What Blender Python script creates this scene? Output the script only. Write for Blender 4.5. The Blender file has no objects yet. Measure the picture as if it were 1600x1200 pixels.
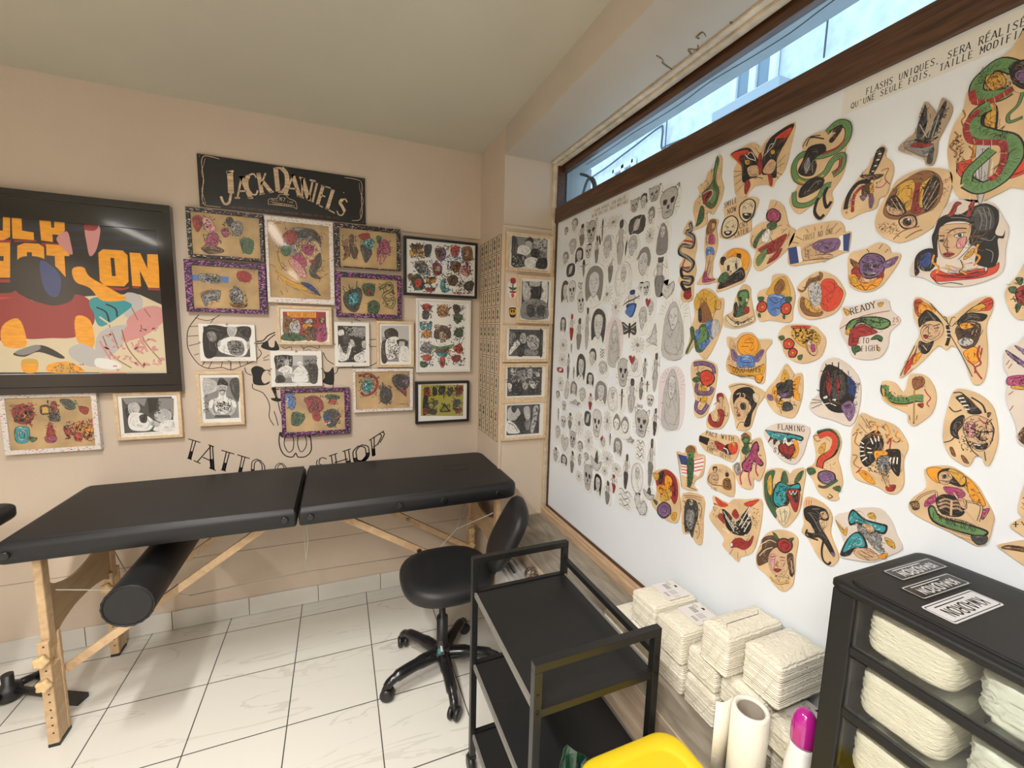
import bpy, bmesh, math, random
from mathutils import Vector, Matrix
C = bpy.context.scene.collection
PI = math.pi
# ---------------------------------------------------------------- camera, world, exposure
cam_data = bpy.data.cameras.new('camera'); cam = bpy.data.objects.new('camera', cam_data); C.objects.link(cam)
cam_data.sensor_width = 36.0; cam_data.sensor_fit = 'HORIZONTAL'; cam_data.lens = 36.0 * 666.74 / 1600
cam_data.clip_start = 0.02; cam_data.clip_end = 100
yaw, pit, rol = math.radians(22.207), math.radians(-7.044), math.radians(1.4186)
F = Vector((math.sin(yaw)*math.cos(pit), math.cos(yaw)*math.cos(pit), math.sin(pit)))
r0 = Vector((math.cos(yaw), -math.sin(yaw), 0)); u0 = r0.cross(F)
rx = r0*math.cos(rol) + u0*math.sin(rol); ux = -r0*math.sin(rol) + u0*math.cos(rol)
M = Matrix((rx, ux, -F)).transposed().to_4x4(); M.translation = (0, 0, 1.5)
cam.matrix_world = M
bpy.context.scene.camera = cam
w = bpy.data.worlds.new('world'); bpy.context.scene.world = w; w.use_nodes = True
bg = w.node_tree.nodes['Background']; bg.inputs[0].default_value = (0.62, 0.80, 1.0, 1); bg.inputs[1].default_value = 1.7
vs = bpy.context.scene.view_settings
vs.view_transform = 'Standard'; vs.look = 'None'; vs.gamma = 1; vs.use_curve_mapping = False; vs.exposure = 0.28
LAMP = 60.0      # radiance of a lamp diffuser
WATT = 41.0      # light of one long lamp
# ---------------------------------------------------------------- materials
MATS = {}
def mat(name, col, rough=0.6, metal=0.0, coat=0.0, spec=0.5, noise=None, bump=None, trans=0.0, emit=None, bscale=1.0):
    if name in MATS: return MATS[name]
    m = bpy.data.materials.new(name); m.use_nodes = True; nt = m.node_tree; b = nt.nodes['Principled BSDF']
    b.inputs['Base Color'].default_value = (*col, 1); b.inputs['Roughness'].default_value = rough
    b.inputs['Metallic'].default_value = metal; b.inputs['Coat Weight'].default_value = coat
    b.inputs['Specular IOR Level'].default_value = spec; b.inputs['Coat Roughness'].default_value = 0.06
    b.inputs['Transmission Weight'].default_value = trans
    if emit: b.inputs['Emission Color'].default_value = (*emit[:3], 1); b.inputs['Emission Strength'].default_value = emit[3]
    if noise:   # (scale, amount, stretch)
        tc = nt.nodes.new('ShaderNodeTexCoord'); mp = nt.nodes.new('ShaderNodeMapping'); no = nt.nodes.new('ShaderNodeTexNoise')
        mp.inputs['Scale'].default_value = noise[2] if len(noise) > 2 else (1, 1, 1)
        no.inputs['Scale'].default_value = noise[0]; no.inputs['Detail'].default_value = 6
        rmp = nt.nodes.new('ShaderNodeValToRGB'); a = noise[1]
        rmp.color_ramp.elements[0].position = 0.3; rmp.color_ramp.elements[1].position = 0.7
        rmp.color_ramp.elements[0].color = (*[c*(1-a) for c in col], 1); rmp.color_ramp.elements[1].color = (*[min(1, c*(1+a)) for c in col], 1)
        nt.links.new(tc.outputs['Object'], mp.inputs[0]); nt.links.new(mp.outputs[0], no.inputs[0])
        nt.links.new(no.outputs[0], rmp.inputs[0]); nt.links.new(rmp.outputs[0], b.inputs['Base Color'])
    if bump:
        tc = nt.nodes.new('ShaderNodeTexCoord'); mp = nt.nodes.new('ShaderNodeMapping'); no = nt.nodes.new('ShaderNodeTexNoise'); bp = nt.nodes.new('ShaderNodeBump')
        mp.inputs['Scale'].default_value = bump[2] if len(bump) > 2 else (1, 1, 1)
        no.inputs['Scale'].default_value = bump[0]; no.inputs['Detail'].default_value = 5
        bp.inputs['Strength'].default_value = bump[1]; bp.inputs['Distance'].default_value = 0.002*bscale
        nt.links.new(tc.outputs['Object'], mp.inputs[0]); nt.links.new(mp.outputs[0], no.inputs[0])
        nt.links.new(no.outputs[0], bp.inputs['Height']); nt.links.new(bp.outputs[0], b.inputs['Normal'])
    MATS[name] = m; return m
INK = dict(k=(.018,.016,.015), d=(.10,.055,.035), n=(.26,.12,.05), r=(.62,.07,.035), R=(.32,.035,.035), p=(.62,.28,.27), m=(.38,.06,.16),
           v=(.20,.11,.24), b=(.09,.20,.50), B=(.035,.06,.20), t=(.03,.30,.34), g=(.14,.27,.10), G=(.055,.12,.06), y=(.62,.36,.06),
           o=(.78,.33,.03), s=(.60,.40,.24), w=(.78,.77,.74), a=(.24,.235,.23), A=(.065,.063,.062), c=(.68,.58,.40), l=(.48,.47,.46),
           K=(.43,.29,.13), N=(.015,.025,.05), q=(.36,.33,.05), e=(.60,.60,.60))
INK['o2'] = (.8, .35, .02)
def ink(k): return mat('ink_' + ('up_' if k.isupper() else '') + k, INK[k], 0.55)
def speckle(name, base, flecks, scale=60):
    if name in MATS: return MATS[name]
    m = bpy.data.materials.new(name); m.use_nodes = True; nt = m.node_tree; b = nt.nodes['Principled BSDF']; b.inputs['Roughness'].default_value = 0.45
    tc = nt.nodes.new('ShaderNodeTexCoord'); prev = None
    last = nt.nodes.new('ShaderNodeRGB'); last.outputs[0].default_value = (*base, 1); last = last.outputs[0]
    for i, (c, th) in enumerate(flecks):
        mp = nt.nodes.new('ShaderNodeMapping'); mp.inputs['Location'].default_value = (i*3.1, i*1.7, i*5.3); mp.inputs['Rotation'].default_value = (i, i*.7, i*1.3)
        mp.inputs['Scale'].default_value = (1, 1, 2.2)
        no = nt.nodes.new('ShaderNodeTexNoise'); no.inputs['Scale'].default_value = scale; no.inputs['Detail'].default_value = 2
        gt = nt.nodes.new('ShaderNodeMath'); gt.operation = 'GREATER_THAN'; gt.inputs[1].default_value = th
        mx = nt.nodes.new('ShaderNodeMix'); mx.data_type = 'RGBA'; mx.inputs[7].default_value = (*c, 1)
        nt.links.new(tc.outputs['Object'], mp.inputs[0]); nt.links.new(mp.outputs[0], no.inputs[0]); nt.links.new(no.outputs[0], gt.inputs[0])
        nt.links.new(gt.outputs[0], mx.inputs[0]); nt.links.new(last, mx.inputs[6]); last = mx.outputs[2]
    nt.links.new(last, b.inputs['Base Color']); MATS[name] = m; return m
def glass(name='clear_pane', tint=(1, 1, 1), rough=0.0, refl=1.0):
    if name in MATS: return MATS[name]
    m = bpy.data.materials.new(name); m.use_nodes = True; nt = m.node_tree; nt.nodes.clear()
    o = nt.nodes.new('ShaderNodeOutputMaterial'); t = nt.nodes.new('ShaderNodeBsdfTransparent'); g = nt.nodes.new('ShaderNodeBsdfGlossy')
    f = nt.nodes.new('ShaderNodeFresnel'); f.inputs[0].default_value = 1.5; mx = nt.nodes.new('ShaderNodeMixShader')
    t.inputs[0].default_value = (*tint, 1); g.inputs['Roughness'].default_value = rough; g.inputs[0].default_value = (refl, refl, refl, 1)
    geo = nt.nodes.new('ShaderNodeNewGeometry'); sub = nt.nodes.new('ShaderNodeMath'); sub.operation = 'SUBTRACT'; sub.inputs[0].default_value = 1
    mul = nt.nodes.new('ShaderNodeMath'); mul.operation = 'MULTIPLY'
    nt.links.new(geo.outputs['Backfacing'], sub.inputs[1]); nt.links.new(sub.outputs[0], mul.inputs[0]); nt.links.new(f.outputs[0], mul.inputs[1])
    nt.links.new(mul.outputs[0], mx.inputs[0]); nt.links.new(t.outputs[0], mx.inputs[1]); nt.links.new(g.outputs[0], mx.inputs[2]); nt.links.new(mx.outputs[0], o.inputs[0])
    MATS[name] = m; return m
BLACKP = lambda: mat('black_plastic', (.014, .014, .015), .38, bump=(400, .15))
def wood(name, a, b, scale=(1, 14, 14), rough=.5, sc=6):
    if name in MATS: return MATS[name]
    m = bpy.data.materials.new(name); m.use_nodes = True; nt = m.node_tree; bs = nt.nodes['Principled BSDF']; bs.inputs['Roughness'].default_value = rough
    tc = nt.nodes.new('ShaderNodeTexCoord'); mp = nt.nodes.new('ShaderNodeMapping'); mp.inputs['Scale'].default_value = scale
    no = nt.nodes.new('ShaderNodeTexNoise'); no.inputs['Scale'].default_value = sc; no.inputs['Detail'].default_value = 8; no.inputs['Distortion'].default_value = 1.2
    r = nt.nodes.new('ShaderNodeValToRGB'); r.color_ramp.elements[0].position = .35; r.color_ramp.elements[1].position = .68
    r.color_ramp.elements[0].color = (*a, 1); r.color_ramp.elements[1].color = (*b, 1)
    nt.links.new(tc.outputs['Object'], mp.inputs[0]); nt.links.new(mp.outputs[0], no.inputs[0]); nt.links.new(no.outputs[0], r.inputs[0]); nt.links.new(r.outputs[0], bs.inputs['Base Color'])
    MATS[name] = m; return m
# ---------------------------------------------------------------- mesh helpers
def bx(bm, x0, x1, y0, y1, z0, z1, mi=0):
    vs_ = [bm.verts.new((x, y, z)) for z in (z0, z1) for (x, y) in ((x0, y0), (x1, y0), (x1, y1), (x0, y1))]
    for f in ((3,2,1,0),(4,5,6,7),(0,1,5,4),(1,2,6,5),(2,3,7,6),(3,0,4,7)):
        fc = bm.faces.new([vs_[i] for i in f]); fc.material_index = mi
def bar(bm, a, b, wd, ht, mi=0, up=(0, 0, 1)):
    a, b = Vector(a), Vector(b); d = (b-a).normalized(); up = Vector(up)
    if abs(d.dot(up)) > .98: up = Vector((0, 1, 0))
    s = d.cross(up).normalized(); t = s.cross(d)
    vs_ = [bm.verts.new(p + s*i*wd/2 + t*j*ht/2) for p in (a, b) for (i, j) in ((-1,-1),(1,-1),(1,1),(-1,1))]
    for f in ((3,2,1,0),(4,5,6,7),(0,1,5,4),(1,2,6,5),(2,3,7,6),(3,0,4,7)):
        fc = bm.faces.new([vs_[i] for i in f]); fc.material_index = mi
def loops(bm, rings, cap0=True, cap1=True, closed=True, mi=0):
    R = [[bm.verts.new(p) for p in r] for r in rings]; n = len(R[0])
    for i in range(len(R)-1):
        for j in range(n if closed else n-1):
            k = (j+1) % n; f = bm.faces.new((R[i][j], R[i][k], R[i+1][k], R[i+1][j])); f.smooth = True; f.material_index = mi
    if cap0: f = bm.faces.new(R[0][::-1]); f.material_index = mi
    if cap1: f = bm.faces.new(R[-1]); f.material_index = mi
def tube(bm, pts, r, n=10, mi=0, cap=True):
    pts = [Vector(p) for p in pts]; rings = []; N = len(pts); ref = None
    for i, p in enumerate(pts):
        d = (pts[min(i+1, N-1)] - pts[max(i-1, 0)]).normalized()
        if ref is None: ref = d.orthogonal().normalized()
        ref = (ref - d*ref.dot(d)).normalized(); s = d.cross(ref)
        rr = r[i] if isinstance(r, (list, tuple)) else r
        rings.append([p + (ref*math.cos(2*PI*k/n) + s*math.sin(2*PI*k/n))*rr for k in range(n)])
    loops(bm, rings, cap, cap, mi=mi)
def lathe(bm, c, prof, n=28, axis='z', mi=0, cap0=True, cap1=True):
    c = Vector(c); rings = []
    for (r, h) in prof:
        ring = []
        for k in range(n):
            a = 2*PI*k/n; x, y = r*math.cos(a), r*math.sin(a)
            ring.append(c + (Vector((x, y, h)) if axis == 'z' else Vector((x, h, y)) if axis == 'y' else Vector((h, x, y))))
        rings.append(ring)
    loops(bm, rings, cap0, cap1, mi=mi)
def rrect(x0, x1, y0, y1, r, n=6):
    pts = []
    for (cx, cy, a0) in ((x1-r, y1-r, 0), (x0+r, y1-r, 90), (x0+r, y0+r, 180), (x1-r, y0+r, 270)):
        for k in range(n+1):
            a = math.radians(a0 + 90*k/n); pts.append((cx+r*math.cos(a), cy+r*math.sin(a)))
    return pts
def slab(bm, fn, prof, mi=0):
    """fn(inset) -> outline; prof = list of (inset, z)"""
    loops(bm, [[(x, y, z) for x, y in fn(i)] for i, z in prof], mi=mi)
def edge_prof(z0, z1, r, n=5):
    p = []
    for k in range(n+1):
        a = PI/2*k/n; p.append((r*(1-math.sin(a)), z0 + r*(1-math.cos(a))))
    for k in range(n+1):
        a = PI/2*k/n; p.append((r*(1-math.cos(a)), z1 - r*(1-math.sin(a))))
    return p
def catmull(P, closed=False, n=5):
    if len(P) < 3: return P
    out = []; N = len(P); rng = range(N) if closed else range(N-1)
    for i in rng:
        if closed: p = [P[(i+j) % N] for j in (-1, 0, 1, 2)]
        else: p = [P[max(i-1, 0)], P[i], P[i+1], P[min(i+2, N-1)]]
        for k in range(n):
            t = k/n; t2 = t*t; t3 = t2*t
            out.append(tuple(.5*(2*p[1][q] + (p[2][q]-p[0][q])*t + (2*p[0][q]-5*p[1][q]+4*p[2][q]-p[3][q])*t2 + (3*p[1][q]-p[0][q]-3*p[2][q]+p[3][q])*t3) for q in range(len(P[0]))))
    if not closed: out.append(P[-1])
    return out
def obj(name, bm, m, parent=None, bev=None, smooth=False, fix=True):
    if fix: bmesh.ops.recalc_face_normals(bm, faces=bm.faces)
    me = bpy.data.meshes.new(name); bm.to_mesh(me); bm.free()
    for q in (m if isinstance(m, (list, tuple)) else [m]): me.materials.append(q)
    o = bpy.data.objects.new(name, me); C.objects.link(o)
    if parent: o.parent = parent
    if smooth:
        for p in me.polygons: p.use_smooth = True
    if bev:
        md = o.modifiers.new('bevel', 'BEVEL'); md.width = bev; md.segments = 2; md.limit_method = 'ANGLE'; md.angle_limit = math.radians(40)
    return o
def tag(o, label, cat, group=None):
    o['label'] = label; o['category'] = cat
    if group: o['group'] = group
    return o
def thing(name, label, cat, loc, group=None):
    o = bpy.data.objects.new(name, None); C.objects.link(o); o.location = loc; o.empty_display_size = .05
    return tag(o, label, cat, group)
def place(o, loc):   # child meshes are written in world space; move their vertices so the parent empty can sit at its base
    for v in o.data.vertices: v.co -= Vector(loc)
def part(name, bm, m, root, label=None, **k):
    o = obj(name, bm, m, root, **k)
    base = Vector(root.location) if root.parent is None else Vector(root.parent.location)
    for v in o.data.vertices: v.co -= base
    if label: o['label'] = label
    return o
def struct(name, bm, m, **k):
    o = obj(name, bm, m, **k); o['kind'] = 'structure'; return o
B = bmesh.new
# ---------------------------------------------------------------- the room
WY, WX, NX, NY, CZ, LZ = 2.415, .768, 1.06, 2.04, 2.475, 2.345
LX, RY = -2.7, -6.6          # left wall and rear wall
wallm = mat('beige_wall_paint', (.605, .50, .40), .75, noise=(2.2, .05), bump=(90, .25))
nichem = mat('niche_paint', (.60, .52, .43), .7, noise=(3, .05), bump=(90, .2))
ceilm = mat('ceiling_paint', (.56, .535, .44), .8, noise=(1.5, .04), bump=(60, .3))
# floor tiles
fm = bpy.data.materials.new('marble_floor_tiles'); fm.use_nodes = True; nt = fm.node_tree; b = nt.nodes['Principled BSDF']; b.inputs['Roughness'].default_value = .28
tc = nt.nodes.new('ShaderNodeTexCoord'); sp = nt.nodes.new('ShaderNodeSeparateXYZ'); nt.links.new(tc.outputs['Object'], sp.inputs[0])
def mth(op, a, bb=None, c=None):
    n = nt.nodes.new('ShaderNodeMath'); n.operation = op
    for i, v in enumerate((a, bb, c)):
        if v is None: continue
        if isinstance(v, (int, float)): n.inputs[i].default_value = v
        else: nt.links.new(v, n.inputs[i])
    return n.outputs[0]
T_ = .3275
gx = mth('ABSOLUTE', mth('SUBTRACT', mth('FRACT', mth('DIVIDE', mth('SUBTRACT', sp.outputs[0], .114 - T_*.5 - T_*20), T_)), .5))
gy = mth('ABSOLUTE', mth('SUBTRACT', mth('FRACT', mth('DIVIDE', mth('SUBTRACT', sp.outputs[1], 2.297 - T_*.5 - T_*40), T_)), .5))
g = mth('LESS_THAN', mth('MINIMUM', gx, gy), .0062)
no = nt.nodes.new('ShaderNodeTexNoise'); no.inputs['Scale'].default_value = 2.2; no.inputs['Detail'].default_value = 5; no.inputs['Distortion'].default_value = .6
mp = nt.nodes.new('ShaderNodeMapping'); mp.inputs['Rotation'].default_value = (0, 0, .9); mp.inputs['Scale'].default_value = (.5, 2.2, 1)
nt.links.new(tc.outputs['Object'], mp.inputs[0]); nt.links.new(mp.outputs[0], no.inputs[0])
vein = mth('LESS_THAN', mth('ABSOLUTE', mth('SUBTRACT', no.outputs[0], .5)), .006)
no2 = nt.nodes.new('ShaderNodeTexNoise'); no2.inputs['Scale'].default_value = 3; nt.links.new(tc.outputs['Object'], no2.inputs[0])
v2 = mth('MULTIPLY', vein, mth('MULTIPLY', no2.outputs[0], .55))
mx1 = nt.nodes.new('ShaderNodeMix'); mx1.data_type = 'RGBA'; mx1.inputs[6].default_value = (.70, .68, .615, 1); mx1.inputs[7].default_value = (.42, .38, .32, 1); nt.links.new(v2, mx1.inputs[0])
mx2 = nt.nodes.new('ShaderNodeMix'); mx2.data_type = 'RGBA'; mx2.inputs[7].default_value = (.07, .065, .06, 1); nt.links.new(g, mx2.inputs[0]); nt.links.new(mx1.outputs[2], mx2.inputs[6])
nt.links.new(mx2.outputs[2], b.inputs['Base Color'])
bp = nt.nodes.new('ShaderNodeBump'); bp.inputs['Strength'].default_value = .4; bp.inputs['Distance'].default_value = .001; nt.links.new(mth('SUBTRACT', 1, g), bp.inputs['Height']); nt.links.new(bp.outputs[0], b.inputs['Normal'])
bm = B(); bx(bm, LX-.1, NX+.3, RY-.1, WY+.1, -.1, 0); struct('floor', bm, fm)
bm = B(); bx(bm, LX-.1, WX+.02, RY-.1, WY+.1, CZ, CZ+.1); struct('ceiling', bm, ceilm)
bm = B(); bx(bm, LX-.1, WX, WY, WY+.1, 0, CZ); struct('wall_back', bm, wallm)
bm = B(); bx(bm, LX-.1, LX, RY, WY, 0, CZ); struct('wall_left', bm, wallm)
bm = B(); bx(bm, LX, WX, RY-.1, RY, 0, CZ); struct('wall_rear', bm, wallm)
# right wall: pier by the corner, lintel above the shopfront, parapet below the sill
NE = -1.6                    # near end of the window niche
bm = B(); bx(bm, WX, 1.242, NY, WY+.1, 0, CZ+.1); bx(bm, WX, 1.40, RY-.1, NE, 0, CZ+.1); struct('wall_right', bm, wallm)
bm = B(); bx(bm, WX+.0005, 1.212, NE, NY, LZ, CZ+.12); struct('wall_lintel', bm, mat('lintel_paint', (.52, .46, .38), .75, noise=(2, .07), bump=(70, .3)))
bm = B(); bx(bm, WX+.03, 1.32, NE, NY, 0, .478); struct('wall_parapet', bm, mat('white_parapet_tiles', (.66, .62, .55), .35))
bm = B(); bx(bm, WX, WX+.0305, NE, NY, .30, .478); struct('trim_1', bm, wood('sill_edge_wood', (.50, .38, .27), (.62, .50, .38), (3, 1, 10)))
bm = B(); bx(bm, WX, NX+.02, NE, NY, .478, .50); struct('trim_2', bm, wood('grey_oak_laminate', (.22, .185, .14), (.34, .295, .235), (9, 1.2, 1), .45, 5))
bm = B(); bx(bm, WX-.004, WX, NE, NY, .480, .502); struct('trim_3', bm, wood('sill_edge_wood', (.50, .38, .27), (.62, .50, .38), (3, 1, 10)))
# timber strip between sill and board
bm = B(); bx(bm, 1.022, NX+.02, NE, NY, .5, .535); bx(bm, 1.034, NX+.02, NE, NY, .535, .545); struct('trim_4', bm, wood('raw_timber_strip', (.44, .29, .17), (.62, .44, .29), (10, 1, 10)), bev=.002)
darkwood = wood('dark_stained_shopfront', (.045, .018, .008), (.115, .05, .022), (14, 1, 14), .35)
bm = B(); bx(bm, 1.046, NX+.03, NE, NY-.018, .543, .556); bx(bm, 1.046, NX+.03, NY-.030, NY-.018, .543, LZ); struct('trim_5', bm, darkwood, bev=.001)
bm = B(); bx(bm, 1.038, NX+.05, NE, NY-.018, 2.052, 2.125); bx(bm, 1.052, NX+.05, NE, NY-.018, 2.125, 2.135); bx(bm, 1.070, NX+.04, NE, NY-.018, 2.30, LZ); struct('trim_6', bm, darkwood, bev=.002)
bm = B(); bx(bm, 1.026, 1.055, NY-.018, NY, .5, LZ); bx(bm, 1.034, 1.060, NE, NY, LZ-.016, LZ); bx(bm, 1.01, 1.034, NE, NY-.018, LZ-.008, LZ)
struct('trim_7', bm, mat('flaking_cream_paint', (.60, .50, .36), .6, noise=(25, .22), bump=(50, .8)), bev=.002)
# white board filling the shopfront below the transom
whiteb = mat('glossy_white_board', (.77, .82, .875), .24, bump=(9, .12, (1, 1, 1)), bscale=1.5)
bm = B(); bx(bm, 1.0525, 1.075, NE, NY-.030, .556, 2.052); struct('wall_board', bm, whiteb)
# transom glazing
bm = B(); bx(bm, 1.085, 1.089, NE, NY-.03, 2.13, 2.33); struct('window_1', bm, glass('window_pane', (.90, .96, .98)))
# outside: reveal, soffit, street facade
bm = B(); bx(bm, 1.10, 1.242, NY-.02, NY+.0, .3, LZ); bx(bm, 1.105, 1.215, NE, NY, LZ-.012, LZ+.10); struct('trim_8', bm, mat('outside_grey_render', (.34, .37, .38), .8, noise=(6, .15)))
bm = B()
P_ = catmull([(1.165+.006*math.sin(i*1.9)+.004*math.sin(i*4.1), 1.95-i*.13, 0) for i in range(25)], n=3)
for a, c in zip(P_[:-1], P_[1:]): bar(bm, (a[0], a[1], LZ-.0125), (c[0], c[1], LZ-.0125), .003, .001)
struct('trim_9', bm, mat('soffit_crack', (.05, .05, .05), .9))
FX = 5.0
stucco = mat('pale_stucco', (.74, .78, .80), .9, noise=(7, .14), bump=(14, .9), bscale=6)
bm = B(); bx(bm, FX, FX+.4, -4, 14, -1, 11); fac = tag(obj('house_facade', bm, stucco), 'pale stucco house front across the street, seen through the transom window', 'building')
def street_window(y0, y1, z0, z1, lab):
    t = thing('facade_window', lab, 'window', (FX-.01, (y0+y1)/2, z0))
    bm = B(); bx(bm, FX-.04, FX-.001, y0, y1, z0, z1)
    part('pane', bm, mat('street_window_glass', (.20, .28, .34), .08, spec=.8), t)
    bm = B(); 
    for a, c in ((y0-.02, y0+.07), (y1-.07, y1+.02), ((y0+y1)/2-.05, (y0+y1)/2+.05)): bx(bm, FX-.08, FX-.02, a, c, z0, z1)
    bx(bm, FX-.08, FX-.02, y0, y1, z0, z0+.08); bx(bm, FX-.08, FX-.02, y0, y1, z1-.08, z1)
    part('window_frame', bm, mat('white_window_frame', (.85, .87, .88), .5), t, bev=.01)
    bm = B(); bx(bm, FX-.20, FX-.001, y0-.18, y1+.18, z0-.12, z0+.001)
    part('window_ledge', bm, mat('grey_ledge', (.42, .46, .49), .8), t, bev=.01)
street_window(3.99, 4.60, 4.52, 6.2, 'white framed window with a grey ledge on the house opposite')
street_window(6.63, 7.27, 3.6, 4.60, 'small dark window low on the house opposite, near the transom end')
bm = B(); tube(bm, catmull([(FX-.06, 12, 4.75), (FX-.06, 8.2, 4.70), (FX-.06, 6.9, 4.78), (FX-.06, 6.05, 4.86), (FX-.06, 5.93, 4.80), (FX-.06, 5.93, 4.52), (FX-.06, 5.80, 4.50), (FX-.06, 5.2, 4.44), (FX-.06, 4.75, 4.38), (FX-.06, 3, 4.2), (FX-.06, 0, 4.1)], n=8), .016, 6)
tube(bm, [(FX-.06, 3.41, 6.5), (FX-.06, 3.41, 4.52)], .010, 6); tube(bm, [(FX-.06, 5.84, 6.5), (FX-.06, 5.84, 4.1)], .010, 6)
tag(obj('facade_cable', bm, mat('cable_dark', (.08, .10, .12), .6)), 'dark electric cables strung along the house opposite', 'cable')
bm = B(); tube(bm, catmull([(1.16, 1.99, 2.30), (1.17, 1.93, 2.27), (1.17, 1.88, 2.22), (1.16, 1.87, 2.17), (1.16, 1.92, 2.15), (1.16, 1.96, 2.18), (1.165, 1.93, 2.25), (1.17, 1.89, 2.25), (1.17, 1.86, 2.20), (1.17, 1.89, 2.13), (1.17, 1.93, 2.06)], n=6), .007, 8)
tag(obj('cable_loop', bm, mat('grey_cable', (.06, .075, .08), .5)), 'looped grey cable hanging outside the left end of the transom window', 'cable')
# baseboard of cut tiles, wall seam lines
bm = B(); x = LX
edges = [LX, -2.5, -2.17, -1.85, -1.52, -1.19, -.975, -.86, -.53, -.46, -.20, .02, .345, .67, WX]
edges = [LX] + [-.46 + (-.327)*k for k in range(6, 0, -1)] + [-.46, -.133, .194, .52, WX]
for a, c in zip(edges[:-1], edges[1:]): bx(bm, a+.0015, c-.0015, WY-.010, WY, .002, .096)
struct('baseboard_back', bm, mat('baseboard_tile', (.62, .60, .55), .35, noise=(3, .08)), bev=.0015)
bm = B(); bx(bm, LX, LX+.01, RY, WY-.01, .002, .096); struct('baseboard_left', bm, mat('baseboard_tile', (.62, .60, .55), .35))
bm = B()
for z in (.352,): bx(bm, LX, WX, WY-.0012, WY, z, z+.003)
bx(bm, .33, WX, WY-.003, WY, 2.012, 2.016)

struct('trim_10', bm, mat('wall_seam', (.36, .29, .23), .9))
# cream laths framing the niche side wall and pier
cream = mat('cream_lath', (.64, .52, .38), .6, noise=(5, .05))
bm = B(); bx(bm, WX-.006, 1.026, NY-.010, NY, 2.004, 2.018); bx(bm, 1.012, 1.026, NY-.010, NY, .5, 2.004); bx(bm, WX-.006, WX+.008, NY-.010, NY+.006, .30, 2.004); bx(bm, WX+.008, 1.012, NY-.010, NY, .5, .512); struct('trim_11', bm, cream, bev=.0015)
bm = B(); bx(bm, WX+.008, 1.012, NY-.006, NY-.0005, .512, 2.004); struct('trim_12', bm, mat('niche_panel', (.66, .55, .44), .6, noise=(3, .04)))
# plaster scars on the lintel soffit
bm = B(); random.seed(4)
for (y, x, L, a) in ((1.16, .93, .09, .3), (1.06, .99, .05, 1.2), (.96, 1.0, .07, .2), (1.02, .985, .03, 2.0)):
    pts = catmull([(x + .02*random.uniform(-1, 1) + L*t*math.cos(a), y + L*t*math.sin(a) + .01*random.uniform(-1, 1), LZ-.0005) for t in (0, .3, .6, 1)], n=4)
    tube(bm, pts, [.0008 + .0025*random.random() for _ in pts], 5)
struct('trim_13', bm, mat('plaster_scar', (.20, .14, .09), .9))
# ---------------------------------------------------------------- ceiling lamps (behind and above the camera)
def lamp(x, y, L, lab, wd=.085):
    t = thing('ceiling_lamp', lab, 'lamp', (x, y, CZ-.048))
    bm = B(); bx(bm, x-wd/2-.012, x+wd/2+.012, y-L/2-.015, y+L/2+.015, CZ-.03, CZ-.0005); part('housing', bm, mat('lamp_housing', (.8, .8, .78), .4), t, bev=.003)
    bm = B(); bx(bm, x-wd/2, x+wd/2, y-L/2, y+L/2, CZ-.045, CZ-.031); part('diffuser', bm, mat('lamp_diffuser', (.9, .9, .9), .5, emit=(1.0, .95, .88, 8.0)), t)
    ld = bpy.data.lights.new('lamp_light', 'AREA'); ld.shape = 'RECTANGLE'; ld.size = wd; ld.size_y = L; ld.energy = WATT*L/1.15; ld.color = (1.0, .97, .935); ld.spread = math.radians(150)
    lo = bpy.data.objects.new('lamp_light', ld); C.objects.link(lo); lo.parent = t; lo.location = (0, 0, .0)
lamp(-.60, 1.02, .55, 'short white ceiling strip lamp nearest the back wall')
lamp(-.58, -.45, 1.15, 'long white ceiling strip lamp just behind the viewer')
lamp(-.75, -4.4, 1.6, 'long white ceiling strip lamp at the far rear of the room')
lamp(-2.0, -1.2, 1.15, 'added unseen ceiling strip lamp along the left wall')  # added out of view to brighten the left side of the wall
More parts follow.
